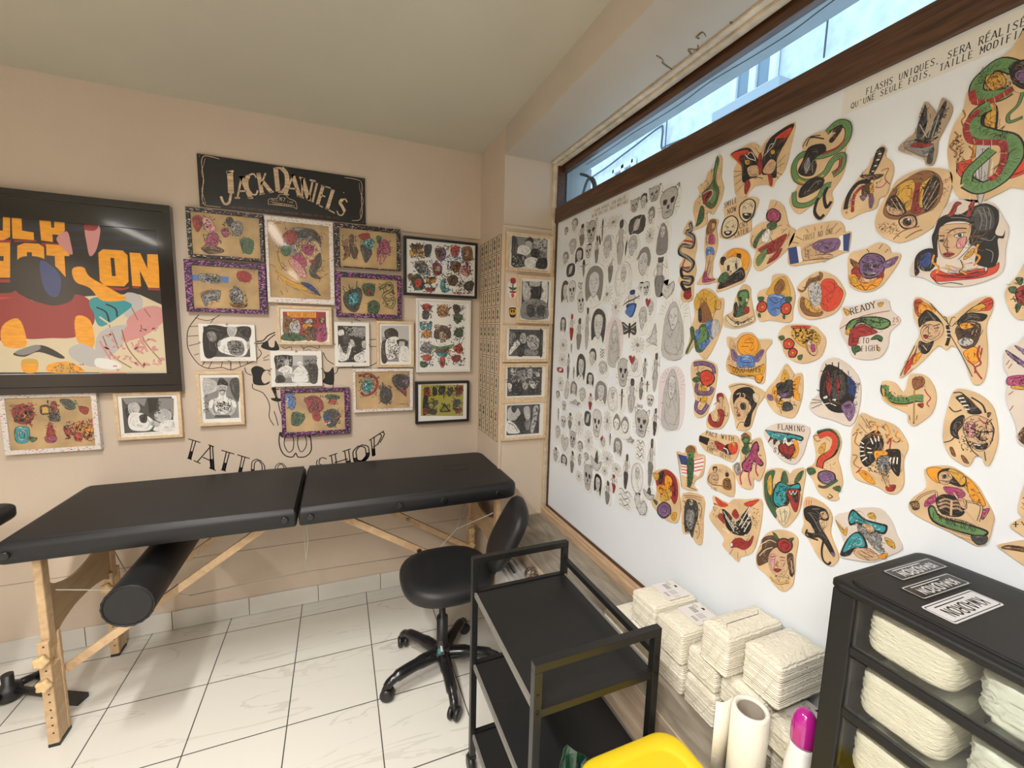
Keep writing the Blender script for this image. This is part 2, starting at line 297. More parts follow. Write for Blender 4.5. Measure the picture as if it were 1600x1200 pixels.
# ---------------------------------------------------------------- flat art toolkit
PLANES = {'B': (Vector((1.0525, 0, 0)), Vector((0, -1, 0)), Vector((-1, 0, 0))), 'W': (Vector((0, 2.392, 0)), Vector((1, 0, 0)), Vector((0, -1, 0))),
          'N': (Vector((0, 2.018, 0)), Vector((1, 0, 0)), Vector((0, -1, 0))), 'V': (Vector((0, 2.415, 0)), Vector((1, 0, 0)), Vector((0, -1, 0))),
          'S': (Vector((.768, 0, 0)), Vector((0, -1, 0)), Vector((-1, 0, 0)))}
GL = {'A': 'n0,0 .5,1/t.5,1 1,0/n.2,.33 .8,.33', 'B': 't.2,0 .2,1/n.2,1 .7,1 .9,.8 .7,.55 .2,.55/n.2,.55 .75,.55 1,.3 .75,0 .2,0', 'C': 'n.95,.8 .75,1 .35,.95/t.35,.95 .12,.7 .12,.3 .35,.05/n.35,.05 .75,0 .95,.2',
      'D': 't.2,0 .2,1/n.2,1 .6,1/t.6,1 .92,.75 .92,.25 .6,0/n.6,0 .2,0', 'E': 't.2,0 .2,1/n.2,1 .9,1/n.2,.52 .75,.52/n.2,0 .95,0', 'F': 't.2,0 .2,1/n.2,1 .9,1/n.2,.52 .75,.52',
      'G': 'n.95,.8 .75,1 .35,.95/t.35,.95 .12,.7 .12,.3 .35,.05/n.35,.05 .75,0 .95,.2 .95,.45 .6,.45', 'H': 't.15,0 .15,1/t.85,0 .85,1/n.15,.52 .85,.52', 'I': 't.5,0 .5,1',
      'J': 't.65,1 .65,.3/n.65,.3 .5,0 .2,0 .05,.25', 'K': 't.2,0 .2,1/n.9,1 .25,.45/t.45,.6 .95,0', 'L': 't.2,0 .2,1/n.2,0 .95,0', 'M': 'n.1,0 .1,1/t.1,1 .5,.3/n.5,.3 .9,1/t.9,1 .9,0', 'N': 'n.15,0 .15,1/t.15,1 .85,0/n.85,0 .85,1',
      'O': 't.5,1 .15,.8 .1,.5 .15,.2 .5,0/t.5,0 .85,.2 .9,.5 .85,.8 .5,1', 'P': 't.2,0 .2,1/n.2,1 .7,1/t.7,1 .92,.8 .7,.5/n.7,.5 .2,.48', 'Q': 't.5,1 .15,.8 .1,.5 .15,.2 .5,0/t.5,0 .85,.2 .9,.5 .85,.8 .5,1/n.6,.25 .95,-.1',
      'R': 't.2,0 .2,1/n.2,1 .7,1 .92,.8 .7,.52 .2,.5/t.55,.5 .95,0', 'S': 'n.88,.85 .6,1 .3,.95/t.3,.95 .15,.72 .5,.52 .85,.3/n.85,.3 .7,.02 .35,0 .1,.18', 'T': 't.5,0 .5,1/n.08,1 .92,1', 'U': 't.15,1 .15,.3/n.15,.3 .35,0 .65,0 .85,.3 .85,1',
      'V': 't.05,1 .5,0/n.5,0 .95,1', 'W': 't.02,1 .28,0/n.28,0 .5,.8/t.5,.8 .72,0/n.72,0 .98,1', 'X': 't.05,1 .95,0/n.05,0 .95,1', 'Y': 't.05,1 .5,.5/n.95,1 .5,.5/t.5,.5 .5,0', 'Z': 'n.1,1 .9,1/t.9,1 .1,0/n.1,0 .9,0',
      "'": 't.5,1 .45,.72', ',': 't.4,.08 .3,-.15', '.': 't.4,0 .42,.08', '(': 'n.6,1 .4,.5 .6,0', ')': 'n.4,1 .6,.5 .4,0', '7': 'n.1,1 .9,1/t.9,1 .4,0', '2': 'n.12,.75 .5,1 .85,.75/t.85,.75 .1,0/n.1,0 .9,0', '3': 't.1,1 .85,1 .4,.6 .9,.3 .5,0 .1,.1', '6': 't.8,1 .2,.6 .15,.2 .5,0 .85,.2 .8,.5 .2,.5', '1': 't.5,0 .5,1/n.5,1 .25,.8'}
GL['\u00c9'] = GL['E'] + '/n.4,1.15 .7,1.32'
def parse(s): return [tuple(float(v) for v in p.split(',')) for p in s.split()]
class Art:
    """flat printed artwork on a plane: 2-D polygons in metres, stacked by tiny steps"""
    def __init__(s, pl, org): s.o, s.U, s.N = PLANES[pl]; s.V = Vector((0, 0, 1)); s.org = org; s.bm = B(); s.d = 0; s.mi = {}; s.mats = []
    def m(s, k):
        if k not in s.mi: s.mi[k] = len(s.mats); s.mats.append(k)
        return s.mi[k]
    def p(s, q, d): return s.U*q[0] + s.V*q[1] + s.N*d
    def poly(s, P, k, step=True):
        if step: s.d += 6e-6
        Q = [P[0]]
        for q in P[1:]:
            if abs(q[0]-Q[-1][0]) + abs(q[1]-Q[-1][1]) > 1e-6: Q.append(q)
        if len(Q) < 3: return
        try: f = s.bm.faces.new([s.bm.verts.new(s.p(q, s.d)) for q in Q]); f.material_index = s.m(k)
        except ValueError: pass
    def line(s, P, wd, k, step=True, taper=False):
        if step: s.d += 6e-6
        n = len(P)
        if n < 2: return
        L, R = [], []
        for i in range(n):
            a, c = P[max(i-1, 0)], P[min(i+1, n-1)]; dx, dy = c[0]-a[0], c[1]-a[1]; l = math.hypot(dx, dy) or 1
            ww = wd/2 * ((.35 + .65*math.sin(PI*(i+.5)/n)) if taper else 1)
            L.append((P[i][0]-dy/l*ww, P[i][1]+dx/l*ww)); R.append((P[i][0]+dy/l*ww, P[i][1]-dx/l*ww))
        mi = s.m(k); vl = [s.bm.verts.new(s.p(q, s.d)) for q in L]; vr = [s.bm.verts.new(s.p(q, s.d)) for q in R]
        for i in range(n-1):
            f = s.bm.faces.new((vl[i], vr[i], vr[i+1], vl[i+1])); f.material_index = mi
    def box(s, x0, y0, x1, y1, k): s.poly([(x0, y0), (x1, y0), (x1, y1), (x0, y1)], k)
    def solid(s, P, d0, d1, k):
        """cut-out sheet with real thickness from depth d0 to d1"""
        mi = s.m(k); a = [s.bm.verts.new(s.p(q, d0)) for q in P]; c = [s.bm.verts.new(s.p(q, d1)) for q in P]; n = len(P)
        for i in range(n):
            j = (i+1) % n; f = s.bm.faces.new((a[i], a[j], c[j], c[i])); f.material_index = mi
        f = s.bm.faces.new(c); f.material_index = mi; f = s.bm.faces.new(a[::-1]); f.material_index = mi; s.d = d1
    def hatch(s, P, n, wd, k, rnd):
        xs, ys = [q[0] for q in P], [q[1] for q in P]; s.d += 6e-6; N = len(P)
        sz = math.hypot(max(xs)-min(xs), max(ys)-min(ys)); done = 0
        for _ in range(n*12):
            if done >= n: break
            x, y = rnd.uniform(min(xs), max(xs)), rnd.uniform(min(ys), max(ys)); ins = False
            for i in range(N):
                (x1, y1), (x2, y2) = P[i], P[(i+1) % N]
                if (y1 > y) != (y2 > y) and x < (x2-x1)*(y-y1)/(y2-y1)+x1: ins = not ins
            if not ins: continue
            done += 1; a = rnd.gauss(1.1, .9); l = sz*rnd.uniform(.04, .11); c = rnd.uniform(-1.2, 1.2)
            pts = [(x, y)]
            for q in range(3): a += c*.6; pts.append((pts[-1][0]+math.cos(a)*l/3, pts[-1][1]+math.sin(a)*l/3))
            s.line(pts, wd*rnd.uniform(.5, 1.1), k, False, True)
    def detail(s, P, ko, ki, n, wd, rnd):
        """inked contour and inner contour strokes of a filled shape"""
        xs, ys = [q[0] for q in P], [q[1] for q in P]; sz = math.hypot(max(xs)-min(xs), max(ys)-min(ys))
        if sz < wd*4: return
        if ko: s.line(list(P)+[P[0]], wd, ko)
        cx, cy = sum(xs)/len(P), sum(ys)/len(P); N = len(P); s.d += 6e-6
        for _ in range(n):
            f = rnd.uniform(.35, .88); i = rnd.randrange(N); L = rnd.randint(max(2, N//9), max(3, N//4)); ox, oy = rnd.gauss(0, .05)*sz, rnd.gauss(0, .05)*sz
            pts = [(cx+ox+(P[(i+j) % N][0]-cx)*(f-.03*j), cy+oy+(P[(i+j) % N][1]-cy)*(f-.03*j)) for j in range(L)]
            s.line(pts, wd*rnd.uniform(.6, 1.3), rnd.choice(ki), False, True)
    def glyph(s, ch, quad, k, mode):
        g = GL.get(ch.upper() if ch != '\u00c9' else ch)
        if not g: return
        (tlx, tly), (trx, tr_y), (brx, bry), (blx, bly) = quad
        def mp(u, v): return (tlx*(1-u)*v + trx*u*v + brx*u*(1-v) + blx*(1-u)*(1-v), tly*(1-u)*v + tr_y*u*v + bry*u*(1-v) + bly*(1-u)*(1-v))
        W = math.hypot(brx-blx, bry-bly); W = max(W, math.hypot(trx-tlx, tr_y-tly)); H = math.hypot(tlx-blx, tly-bly); Wm = min(W, H*.9)
        th, tn, ser = {'b': (.38, .32, 0), 'j': (.31, .13, .2), 'h': (.24, .07, .22), 't': (.22, .17, .16), 'u': (.26, .20, 0)}[mode]
        s.d += 6e-6
        for st in g.split('/'):
            P = parse(st[1:]); wd = Wm*(th if st[0] == 't' else tn)
            if mode in 'b': P = [(.12+.76*a if mode == 'b' else a, .14+.72*b_) for a, b_ in P]
            if len(P) > 2: P = catmull(P, n=4)
            Q = [mp(*p) for p in P]
            if mode == 'h' and st[0] == 't':
                lo = [p for p in P if p[1] <= .45]
                if len(P) == 2 and P[0][1] != P[1][1]:
                    a, c = (P if P[0][1] < P[1][1] else P[::-1]); t = (.42-a[1])/(c[1]-a[1]); lo = [a, (a[0]+(c[0]-a[0])*t, .42)]
                if len(lo) > 1: s.line([mp(*p) for p in lo], wd, k, False)
                for sg in (-1, 1):
                    off = [(p[0]+sg*.10, p[1]) for p in P]; s.line([mp(*p) for p in off], Wm*.07, k, False)
            else: s.line(Q, wd, k, False)
            if mode == 'b' and len(P) > 2: pass
            if ser and ch not in "',.()":
                for e in (P[0], P[-1]):
                    if (e[1] < .02 or e[1] > .98) and abs(P[0][0]-P[-1][0]) < .6 and ch not in 'OCGSDQBU':
                        s.line([mp(e[0]-ser, e[1]), mp(e[0]+ser, e[1])], Wm*tn*.9, k, False)
    def text(s, p0, p1, h, t, k, mode='t'):
        n = len(t); dx, dy = (p1[0]-p0[0])/n, (p1[1]-p0[1])/n; L = math.hypot(dx, dy) or 1; nx, ny = -dy/L*h, dx/L*h
        for i, ch in enumerate(t):
            if ch in '^ ': continue
            x0, y0 = p0[0]+dx*(i+.08), p0[1]+dy*(i+.08); x1, y1 = p0[0]+dx*(i+.90), p0[1]+dy*(i+.90)
            s.glyph(ch, ((x0+nx, y0+ny), (x1+nx, y1+ny), (x1, y1), (x0, y0)), k, mode)
    def done(s, name, parent=None, extra=None, coat=False):
        fn = extra or {}
        ms = [fn[k] if k in fn else ink(k) for k in s.mats]
        o = obj(name, s.bm, ms, parent, fix=False)
        return o
DK = dict(k='aAn', d='kks', n='kkd', r='kRR', R='kkr', p='Rmw', m='kkp', v='kkl', b='kBw', B='kkb', t='kGw', g='kGG', G='kkg', y='ndo', o='dRy', s='dnd', w='aal', a='kAw', A='kka', c='dna', l='AAw', q='GGk', N='BBt', K='ndk', e='AAa')
PHD = dict(k='AAa', A='kka', a='Alk', l='aaw', w='lla', e='aal')
def prim(A, f, rnd, k=1e-4, mode=None):
    t = f[0]; S = lambda s: [(a*k, b_*k) for a, b_ in parse(s)]
    if t == 'F':
        P = catmull(S(f[2]), True, 4); A.poly(P, f[1]); xs, ys = [q[0] for q in P], [q[1] for q in P]; sz = math.hypot(max(xs)-min(xs), max(ys)-min(ys))
        if mode == 'cut': A.detail(P, 'k' if f[1] != 'k' else None, DK.get(f[1], 'kk'), int(min(26, 5+sz*480)), .0008, rnd)
        elif mode == 'flash': A.detail(P, 'k', DK.get(f[1], 'kk'), int(min(34, 7+sz*600)), .0016, rnd)
        elif mode == 'photo': A.detail(P, None, PHD.get(f[1], 'aa'), int(min(26, 5+sz*320)), .0018, rnd)
    elif t == 'P': A.poly(S(f[2]), f[1])
    elif t == 'L':
        P = catmull(S(f[3]), n=5); wd = float(f[2])*k; A.line(P, wd, f[1])
        if mode in ('cut', 'flash') and wd > .0028 and f[1] != 'k':
            A.d += 6e-6
            for i in range(1, len(P)-1):
                for t_ in (0, .5):
                    x, y = P[i][0]+(P[i+1][0]-P[i][0])*t_, P[i][1]+(P[i+1][1]-P[i][1])*t_; dx, dy = P[i+1][0]-P[i][0], P[i+1][1]-P[i][1]; l = math.hypot(dx, dy) or 1
                    a = rnd.uniform(-.5, -.1); b2 = rnd.uniform(.1, .45); sk = rnd.uniform(-.2, .3)*wd
                    A.line([(x-dy/l*wd*a+dx/l*sk, y+dx/l*wd*a+dy/l*sk), (x-dy/l*wd*(a+b2)/2, y+dx/l*wd*(a+b2)/2), (x-dy/l*wd*b2+dx/l*sk, y+dx/l*wd*b2+dy/l*sk)], .0006, rnd.choice(DK.get(f[1], 'kk')), False, True)
    elif t == 'H': A.hatch(S(f[4]), int(int(f[2])*1.5), max(float(f[3])*k*1.3, .0007), f[1], rnd)
    elif t == 'S':   # illegible handwriting
        (x0, y0), (x1, y1) = S(f[2]); n = 42; h = .0022
        P = [(x0+(x1-x0)*i/n, y0+(y1-y0)*i/n+rnd.uniform(-1, 1)*h) for i in range(n+1)]
        i = 0
        while i < n:
            j = min(n, i+rnd.randint(4, 9)); A.line(P[i:j], .0007, f[1]); i = j+1
    elif t == 'T': q = S(f[3]); A.text(q[0], q[1], float(f[2])*k, f[4], f[1])
    elif t == 'G': A.glyph(f[4], S(f[3]), f[1], f[2])
ART = r"""
@|green_reptile_cutout|B|tan|tan paper cutout of a green open-jawed reptile, topmost cutout beside the pen sketches|-10356,19304
O|269,984 411,852 445,308 560,7 509,-313 398,-488 243,-691 5,-565 18,-920 -552,-983 -419,-827 -561,-395 -515,-116 -339,52 -435,293 -182,360 -68,603 106,651 225,781
F|G|228,965 329,813 262,499 256,264 415,-18 399,-284 309,-466 133,-492 -116,-290 -241,26 -25,175 139,334 152,636
F|g|225,781 280,662 214,379 157,157 311,-57 310,-261 165,-361 -54,9 127,235
F|R|-149,35 99,71 159,-84 -28,-242 -164,-278
F|k|-70,-56 83,6 70,-94 -77,-212
L|w|18|-193,12 -81,52 123,47 182,-90 19,-254
F|G|-253,-326 -101,-434 -112,-786 -387,-907 -356,-732
H|n|30|15|-523,-42 -312,257 21,609 288,592 465,-302 232,-585 -398,-796
@|tiger_butterfly_cutout|B|tan|tan cutout of a butterfly whose dark wings form a tiger face, against the brown beam|-8741,19548
O|-936,613 -620,629 -323,676 -97,592 60,444 219,564 445,623 936,709 901,194 804,-339 571,-556 504,-699 340,-577 20,-514 -119,-567 -290,-709 -487,-656 -638,-518 -741,95 -663,294 -797,435
F|k|-876,624 -351,594 -104,321 67,50 48,-278 -149,-279 -409,-295 -493,142 -714,407
F|k|939,680 476,640 229,471 150,82 169,-255 349,-341 595,-476 577,-4 792,347
F|r|-854,600 -383,544 -296,420 -600,432 -453,130 -670,360
F|r|885,618 580,570 458,502 721,431 609,302 841,469
F|R|25,276 116,244 177,-167 100,-263 25,-57
F|R|-331,-318 -222,-288 -148,-466 -258,-654 -323,-573
F|R|346,-310 449,-342 510,-597 448,-638
F|s|-294,46 0,12 63,-252 -194,-203
F|s|194,-172 376,35 556,-113 480,-323 275,-288
F|y|-392,266 -259,236 -247,124 -362,156
F|y|371,243 470,237 489,148 405,143
F|k|-312,214 -281,204 -277,165 -308,175
L|w|16|-363,350 -223,425 -53,182
L|w|15|191,188 409,346 492,489
L|w|16|-409,428 -283,291 -50,150
L|w|15|255,225 337,402 437,394
L|k|13|-741,95 -479,11
L|k|13|-724,-72 -433,-66
L|k|13|-642,-291 -348,-156
L|k|13|-581,-502 -260,-277
L|k|12|563,-174 798,5
L|k|12|569,-234 788,-191
L|k|12|545,-314 754,-467
L|k|12|480,-323 665,-526
L|n|16|-124,511 0,345 80,257
L|n|16|226,502 139,356 98,251
L|k|16|-36,-329 70,-315 218,-390
@|laughing_heads_cutout|B|tan|tan cutout of two round laughing heads lettered SMILE NOW CRY LATER|-9202,18318
O|-515,438 -22,541 551,389 574,167 419,-76 450,-366 350,-473 -147,-541 -575,-428 -563,-124 -462,124
F|k|291,442 528,271 491,-61 283,-188 53,7 18,338
F|c|302,414 492,265 457,-22 279,-156 79,17 52,313
F|k|-215,117 23,-84 -2,-404 -314,-511 -533,-334 -495,30
F|c|-213,90 -11,-92 -34,-365 -317,-476 -500,-323 -458,6
F|k|141,83 428,16 349,-108 194,-57
F|k|-441,-284 -170,-321 -220,-428 -366,-407
F|w|200,63 296,40 301,-5 216,14
F|w|-377,-304 -251,-322 -246,-370 -351,-353
L|k|16|127,214 179,265 245,170
L|k|16|334,211 386,245 448,167
L|k|17|-414,-138 -305,-194 -386,-211
L|k|17|-85,-174 -182,-203 -78,-241
T|k|144|-510,387 -70,441|SMILE
T|k|143|-384,173 -66,213|NOW
T|k|133|67,-320 366,-270|CRY
T|k|128|-69,-523 386,-464|LATER
@|pink_ball_cutout|B|tan|tan cutout with a pink ball over green and maroon shapes, between laughing heads and handshake|-8125,17652
O|-128,874 236,664 429,170 616,-13 571,-291 291,-598 -84,-820 -323,-875 -473,-644 -415,-337 -595,-181 -617,203 -348,366 -178,390
F|k|-23,669 201,482 194,308 18,281 -181,421 -194,605
F|m|-20,645 169,484 159,339 15,312 -148,429 -157,582
F|G|-102,313 98,299 115,147 -48,120 -161,234
F|w|-257,162 -85,158 -31,-34 -118,-170 -262,-113
F|G|-512,-100 -324,145 -155,172 -340,-37 -422,-273
F|R|-346,-316 50,-169 423,-61 269,-386 -51,-486
F|g|-388,-592 -264,-423 -67,-331 -142,-596 -299,-762
F|R|-59,-731 179,-461 334,-397 229,-619
L|k|15|-28,-65 123,-242 343,-192
L|k|16|-533,92 -590,-55 -459,-267
H|n|24|16|-348,366 -51,780 539,3 285,-537 -378,-688
T|k|106|-68,-484 153,-367|TNT
@|panther_snake_cutout|B|tan|large cutout of a green snake coiled around a black panther, right of the tiger butterfly|-7127,18807
O|-411,878 -167,974 156,951 300,1046 500,1026 626,862 667,599 576,334 623,16 544,-264 390,-478 443,-727 292,-1008 162,-1046 39,-923 -17,-664 -317,-799 -553,-558 -594,-319 -421,-113 -591,78 -666,356 -529,618 -389,679
L|k|151|138,881 355,998 579,857 598,576 419,416 57,414 -380,594 -566,408 -470,70 -162,-106 184,-24 340,212 537,247 540,-8 376,-109
L|g|116|138,881 355,998 579,857 598,576 419,416 57,414 -380,594 -566,408 -470,70 -162,-106 184,-24 340,212 537,247 540,-8 376,-109
L|R|43|560,590 390,452 82,432
L|o|34|-436,31 -159,-128 187,-51
L|R|48|540,221 517,26 399,-91
L|k|125|373,-316 217,-324 106,-533 -162,-627 -435,-531 -497,-232
L|g|91|373,-316 217,-324 106,-533 -162,-627 -435,-531 -497,-232
F|k|-250,710 82,668 169,480 -50,398 -3,222 -64,27 -295,71 -458,233 -365,451
F|k|-327,-168 -58,-28 196,-133 162,-308 -73,-404 -359,-410
F|a|-323,327 -226,485 -161,274 -242,110
L|a|17|-166,-323 11,-157 147,-171
L|a|17|-271,119 -204,289 -249,439
L|a|17|-85,88 -123,316 -47,370
F|k|189,886 436,940 473,824 296,614 210,698 352,797
L|k|28|-312,760 -216,913 98,766
L|k|22|-399,764 -274,935 6,880
L|k|71|298,-347 241,-542 322,-802 414,-693
L|k|72|106,-533 55,-818 185,-1011 286,-953
L|w|11|267,881 225,795
@|handshake_cutout|B|tan|tan cutout of two shaking hands with blue cuffs lettered TRUST NO ONE|-6926,17236
O|-690,136 -537,394 -252,448 339,428 529,284 572,120 694,109 689,-287 618,-302 226,-429 -241,-449 -597,-448 -693,-272
P|B|-712,-6 -494,1 -392,-400 -616,-414
P|w|-494,1 -404,-14 -307,-369 -392,-400
P|B|540,75 695,96 696,-301 590,-272
P|w|467,62 547,73 590,-272 501,-244
F|s|-337,-96 -39,21 148,-201 372,-343 301,-399 -24,-367 -279,-359
F|v|-114,-49 66,57 460,12 484,-202 234,-269 38,-184
H|d|40|11|-310,-72 -39,21 437,-11 461,-225 111,-359 -283,-330
L|d|14|-33,-283 184,-288 371,-330
L|d|14|-307,-369 -23,-381 327,-403
L|d|14|-252,-81 -91,-11 67,43
L|n|17|-613,122 -442,64
L|n|17|-552,254 -362,134
L|n|17|-301,375 -234,278
L|n|17|-107,390 -82,289
L|n|17|57,383 53,303
L|n|16|218,362 175,278
L|n|16|396,364 307,251
L|n|16|497,238 371,133
T|k|126|-359,105 344,152|TRUST^NO^ONE
@|rattlesnake_cutout|B|tan|narrow cutout of a dark coiled snake, leftmost coloured cutout of its height beside pen sketches|-11043,17373
O|1,1284 144,1105 88,914 275,786 387,401 325,43 434,-303 372,-667 392,-1118 283,-1281 -28,-1284 -158,-1043 -127,-812 -309,-602 -227,-339 -305,-98 -166,113 -434,384 -374,605 -76,779 -250,963
L|k|128|34,1203 108,966 -91,931 232,721 212,430 -208,538 -347,332 41,121 315,-103 134,-305 -189,-190 -109,-468 310,-549 227,-729 -143,-657 39,-903 294,-885
L|a|69|38,1165 108,966 -89,912 207,726 185,453 -206,519 -295,343 41,121 265,-97 132,-286 -137,-177
L|R|53|-170,683 197,580 255,497
L|R|54|-60,98 -139,-158 174,-197
L|a|53|-80,-490 236,-560 200,-707 -89,-662
F|R|43,-941 272,-921 320,-1151 148,-1216 -20,-1091
H|k|24|15|39,-903 319,-887 353,-1228 -39,-1167
@|pinup_girl_cutout|B|tan|narrow cutout of a standing girl in pink top and blue shorts|-10115,17552
O|13,956 221,851 176,655 260,260 244,-13 146,-348 167,-774 373,-848 296,-945 -374,-956 -361,-847 -192,-627 -123,-383 -215,60 -235,492 -158,865
F|n|-51,929 154,866 154,660 55,541 -114,433 -203,627 -154,829
F|s|5,812 120,770 110,651 8,655
F|s|-165,478 59,506 219,233 137,178 -144,280
F|m|-73,479 85,466 156,210 -48,227
F|b|-128,117 125,75 169,-141 -102,-136
F|s|-81,-121 147,-138 108,-413 45,-690 -29,-861 -126,-815 -23,-468
F|m|-148,-596 -55,-607 10,-793 287,-856 202,-901 -162,-920 -201,-771
L|d|18|-165,478 -166,266 -89,182
L|d|18|26,-137 -13,-469 -67,-713
L|d|15|-102,-136 -116,-456 -174,-810
@|panda_cutout|B|tan|cutout of a panda eating leaves before an orange disc|-9216,16902
O|-418,428 -224,568 56,589 376,472 532,224 537,-1 416,-277 314,-398 -442,-589 -537,-512 -484,-185 -415,-19 -527,237
F|o|17,579 339,461 491,262 481,7 319,-71 -68,243 -269,406 -180,544
F|k|-458,399 -309,395 -272,237 -391,167 -478,265
F|k|73,421 212,400 224,284 127,282
F|c|-318,277 -80,361 206,270 285,64 125,-81 -115,-87 -318,73
F|k|-220,128 -138,135 -124,-2 -205,-9
F|k|43,145 101,153 135,17 85,6
F|k|-121,-26 -39,-36 -67,-76
F|k|-29,-131 269,33 403,-146 381,-306 157,-384 -449,-519 -386,-298
F|G|-484,-185 -286,-34 -108,-156 -261,-276 -469,-325
H|g|16|18|-487,-149 -202,-44 -173,-319 -422,-364
L|a|17|89,-110 280,-66 352,-205
H|k|10|10|-75,311 167,276 137,181 -61,175
@|green_zombie_cutout|B|tan|cutout of a green monster bust over a curled banner|-8901,15844
O|43,606 280,505 326,243 487,-248 489,-442 -25,-606 -353,-572 -486,-503 -490,-259 -235,-128 -199,108 -123,338
F|G|-55,433 212,445 292,213 222,-12 277,-178 -57,-302 -187,-198 -13,32 -96,270
F|g|8,395 198,398 236,216 135,91 65,28 -46,167
F|k|-37,266 41,261 71,160 -5,148
F|c|181,203 255,215 274,133 208,120
F|R|149,-42 297,-15 331,-163 205,-208
F|k|-192,40 -102,136 -38,-101 -137,-301
F|c|-389,-227 -210,-367 114,-439 472,-280 468,-410 -29,-572 -360,-503
L|k|13|-389,-227 -208,-384 115,-445 472,-280
L|k|13|-420,-330 -237,-504 48,-555 470,-426
H|k|20|17|-207,-401 116,-455 406,-344 411,-393 -32,-538
@|two_flower_cutout|B|tan|cutout with two red flowers either side of a blue shape under a yellow glow|-7865,15997
O|-117,604 175,602 349,437 526,71 506,-310 516,-546 368,-604 -96,-537 -370,-565 -526,-273 -375,-184 -506,45 -454,232 -155,333
F|y|-155,333 -7,502 249,506 422,48 137,67 -234,122
F|b|-193,57 32,135 300,26 297,-242 61,-447 -157,-286
F|n|-47,262 91,492 230,389 217,211 68,102
F|k|-456,-85 -321,-29 -190,-129 -208,-285 -358,-343 -493,-243
F|r|-437,-102 -319,-51 -214,-134 -227,-268 -361,-317 -469,-237
F|k|224,-149 376,-97 481,-220 439,-396 283,-407 192,-299
F|r|242,-165 372,-120 457,-225 424,-372 287,-383 217,-293
F|y|-359,-169 -301,-155 -273,-219 -334,-236
F|y|313,-243 374,-231 396,-291 335,-304
F|G|-473,75 -297,64 -321,-29 -443,-38
F|G|300,26 456,17 438,-100 311,-79
F|G|-428,-357 -355,-375 -345,-470 -419,-437
F|G|269,-422 332,-423 328,-529 276,-482
L|k|15|-156,24 58,-111 268,28
L|k|15|-55,-290 71,-233 240,-300
H|d|12|12|-196,89 265,58 182,-359 -89,-289
@|ruffled_mask_cutout|B|tan|round cutout of a horned figure with half red face and ruffled collar|-6757,16015
O|-556,225 -345,435 -51,556 307,394 514,110 556,-51 441,-364 223,-494 -180,-556 -430,-392 -491,-99 -447,43
F|n|-523,193 -395,97 -218,309 -1,344 38,477 -50,542 -65,433 -284,400 -372,153
F|r|53,339 262,345 379,201 523,30 455,-258 264,-385 95,-297 -23,42
F|l|-243,284 -50,294 53,92 56,-184 -103,-233 -244,30
F|n|-412,-17 -289,-81 -119,-345 131,-381 63,-490 -248,-455 -416,-247
F|y|-321,-51 -228,-113 -66,-318 99,-325 53,-406 -144,-372 -302,-223
L|R|16|38,231 297,20 322,259
L|R|16|122,-50 291,74 382,174
L|R|17|56,-184 196,-246 238,-385
H|k|30|11|-243,284 5,289 83,-186 -162,-202
H|d|14|12|-379,-47 102,-352 32,-462 -319,-338
@|crowned_merman_cutout|B|tan|tall cutout of a green-tailed merman with yellow rays and a trident|-10131,15387
O|11,1068 249,960 445,770 668,687 672,235 637,-257 228,-1068 -117,-940 -336,-723 -565,-966 -672,-933 -509,-499 -497,-116 -385,261 -480,716 -264,999
F|y|-79,1039 257,889 453,699 586,657 441,382 225,318 -29,545 -301,408 -430,713 -260,962
F|n|-175,588 57,614 337,100 163,30 -167,33 -238,257
F|k|-253,407 -164,477 -79,106 -195,70
F|G|-111,-42 220,-80 260,-479 66,-855 -222,-870 -358,-495 -567,-946 -650,-892 -458,-498 -543,-155 -396,-116 -267,-417
F|g|-104,-116 135,-152 168,-481 7,-746 -196,-642 -129,-340
F|b|93,30 250,65 429,-367 351,-477 139,-189
F|b|-266,-191 -89,-265 -159,-528 -264,-455
F|b|-95,-676 214,-480 313,-550 105,-779 -84,-788
F|l|299,28 514,97 630,-186 392,-439
L|k|14|368,669 427,524 337,100 314,-116
L|k|18|412,666 367,456 569,413 590,622
L|k|18|-175,588 -146,771 -40,655 17,779 59,595
L|n|15|-186,699 -403,935
L|n|15|-55,801 -124,1025
L|n|14|39,796 159,967
L|n|14|142,681 398,808
H|k|30|15|-156,-79 220,-80 191,-701 -229,-794
H|d|18|15|-171,551 277,245 209,29 -171,70
@|good_guys_cutout|B|tan|cutout with an orange banner lettered GOOD GUYS|-8528,14451
O|-698,543 -410,515 -228,654 72,674 308,500 620,508 697,417 551,190 571,0 601,-606 432,-675 277,-578 -508,-491 -660,-224 -572,131 -673,301
F|y|-288,485 3,624 354,405 352,83 -10,28 -292,146
F|o|-269,485 -34,623 272,499 306,177 65,32 -169,85 -303,247
F|s|-527,478 -385,278 -310,-60 -480,33 -594,338
F|v|-498,204 -236,-21 -260,-158 -470,-70
F|v|517,188 372,-111 219,-24 409,215
F|b|-239,13 212,41 243,-252 -246,-294
L|k|16|-158,-15 -144,-150 229,-121 179,7
F|o|-574,-252 -200,-358 250,-317 554,-161 550,-450 270,-512 -261,-535 -471,-452
F|y|-506,-316 -195,-409 255,-366 509,-229 503,-407 266,-473 -225,-497
F|o|339,-472 550,-450 532,-614 395,-663
L|k|16|-574,-252 -200,-365 250,-317 552,-145
L|k|16|-488,-489 -102,-552 268,-496 356,-635 500,-650 553,-482
L|k|13|-190,286 38,295
L|k|13|-123,389 174,399
T|k|172|-407,-481 489,-376|GOOD^GUYS
H|R|14|17|-599,-9 -310,-60 -289,-263 -578,-217
@|leopard_cutout|B|tan|cutout of a snarling spotted leopard head with two red flowers|-7092,14858
O|-397,460 227,458 464,303 589,138 587,-84 477,-316 96,-459 -315,-309 -477,19 -590,169
F|r|-241,444 200,443 124,357 -171,356
F|y|-228,326 34,386 324,330 479,164 444,-6 300,45 171,-75 20,-23 -145,119
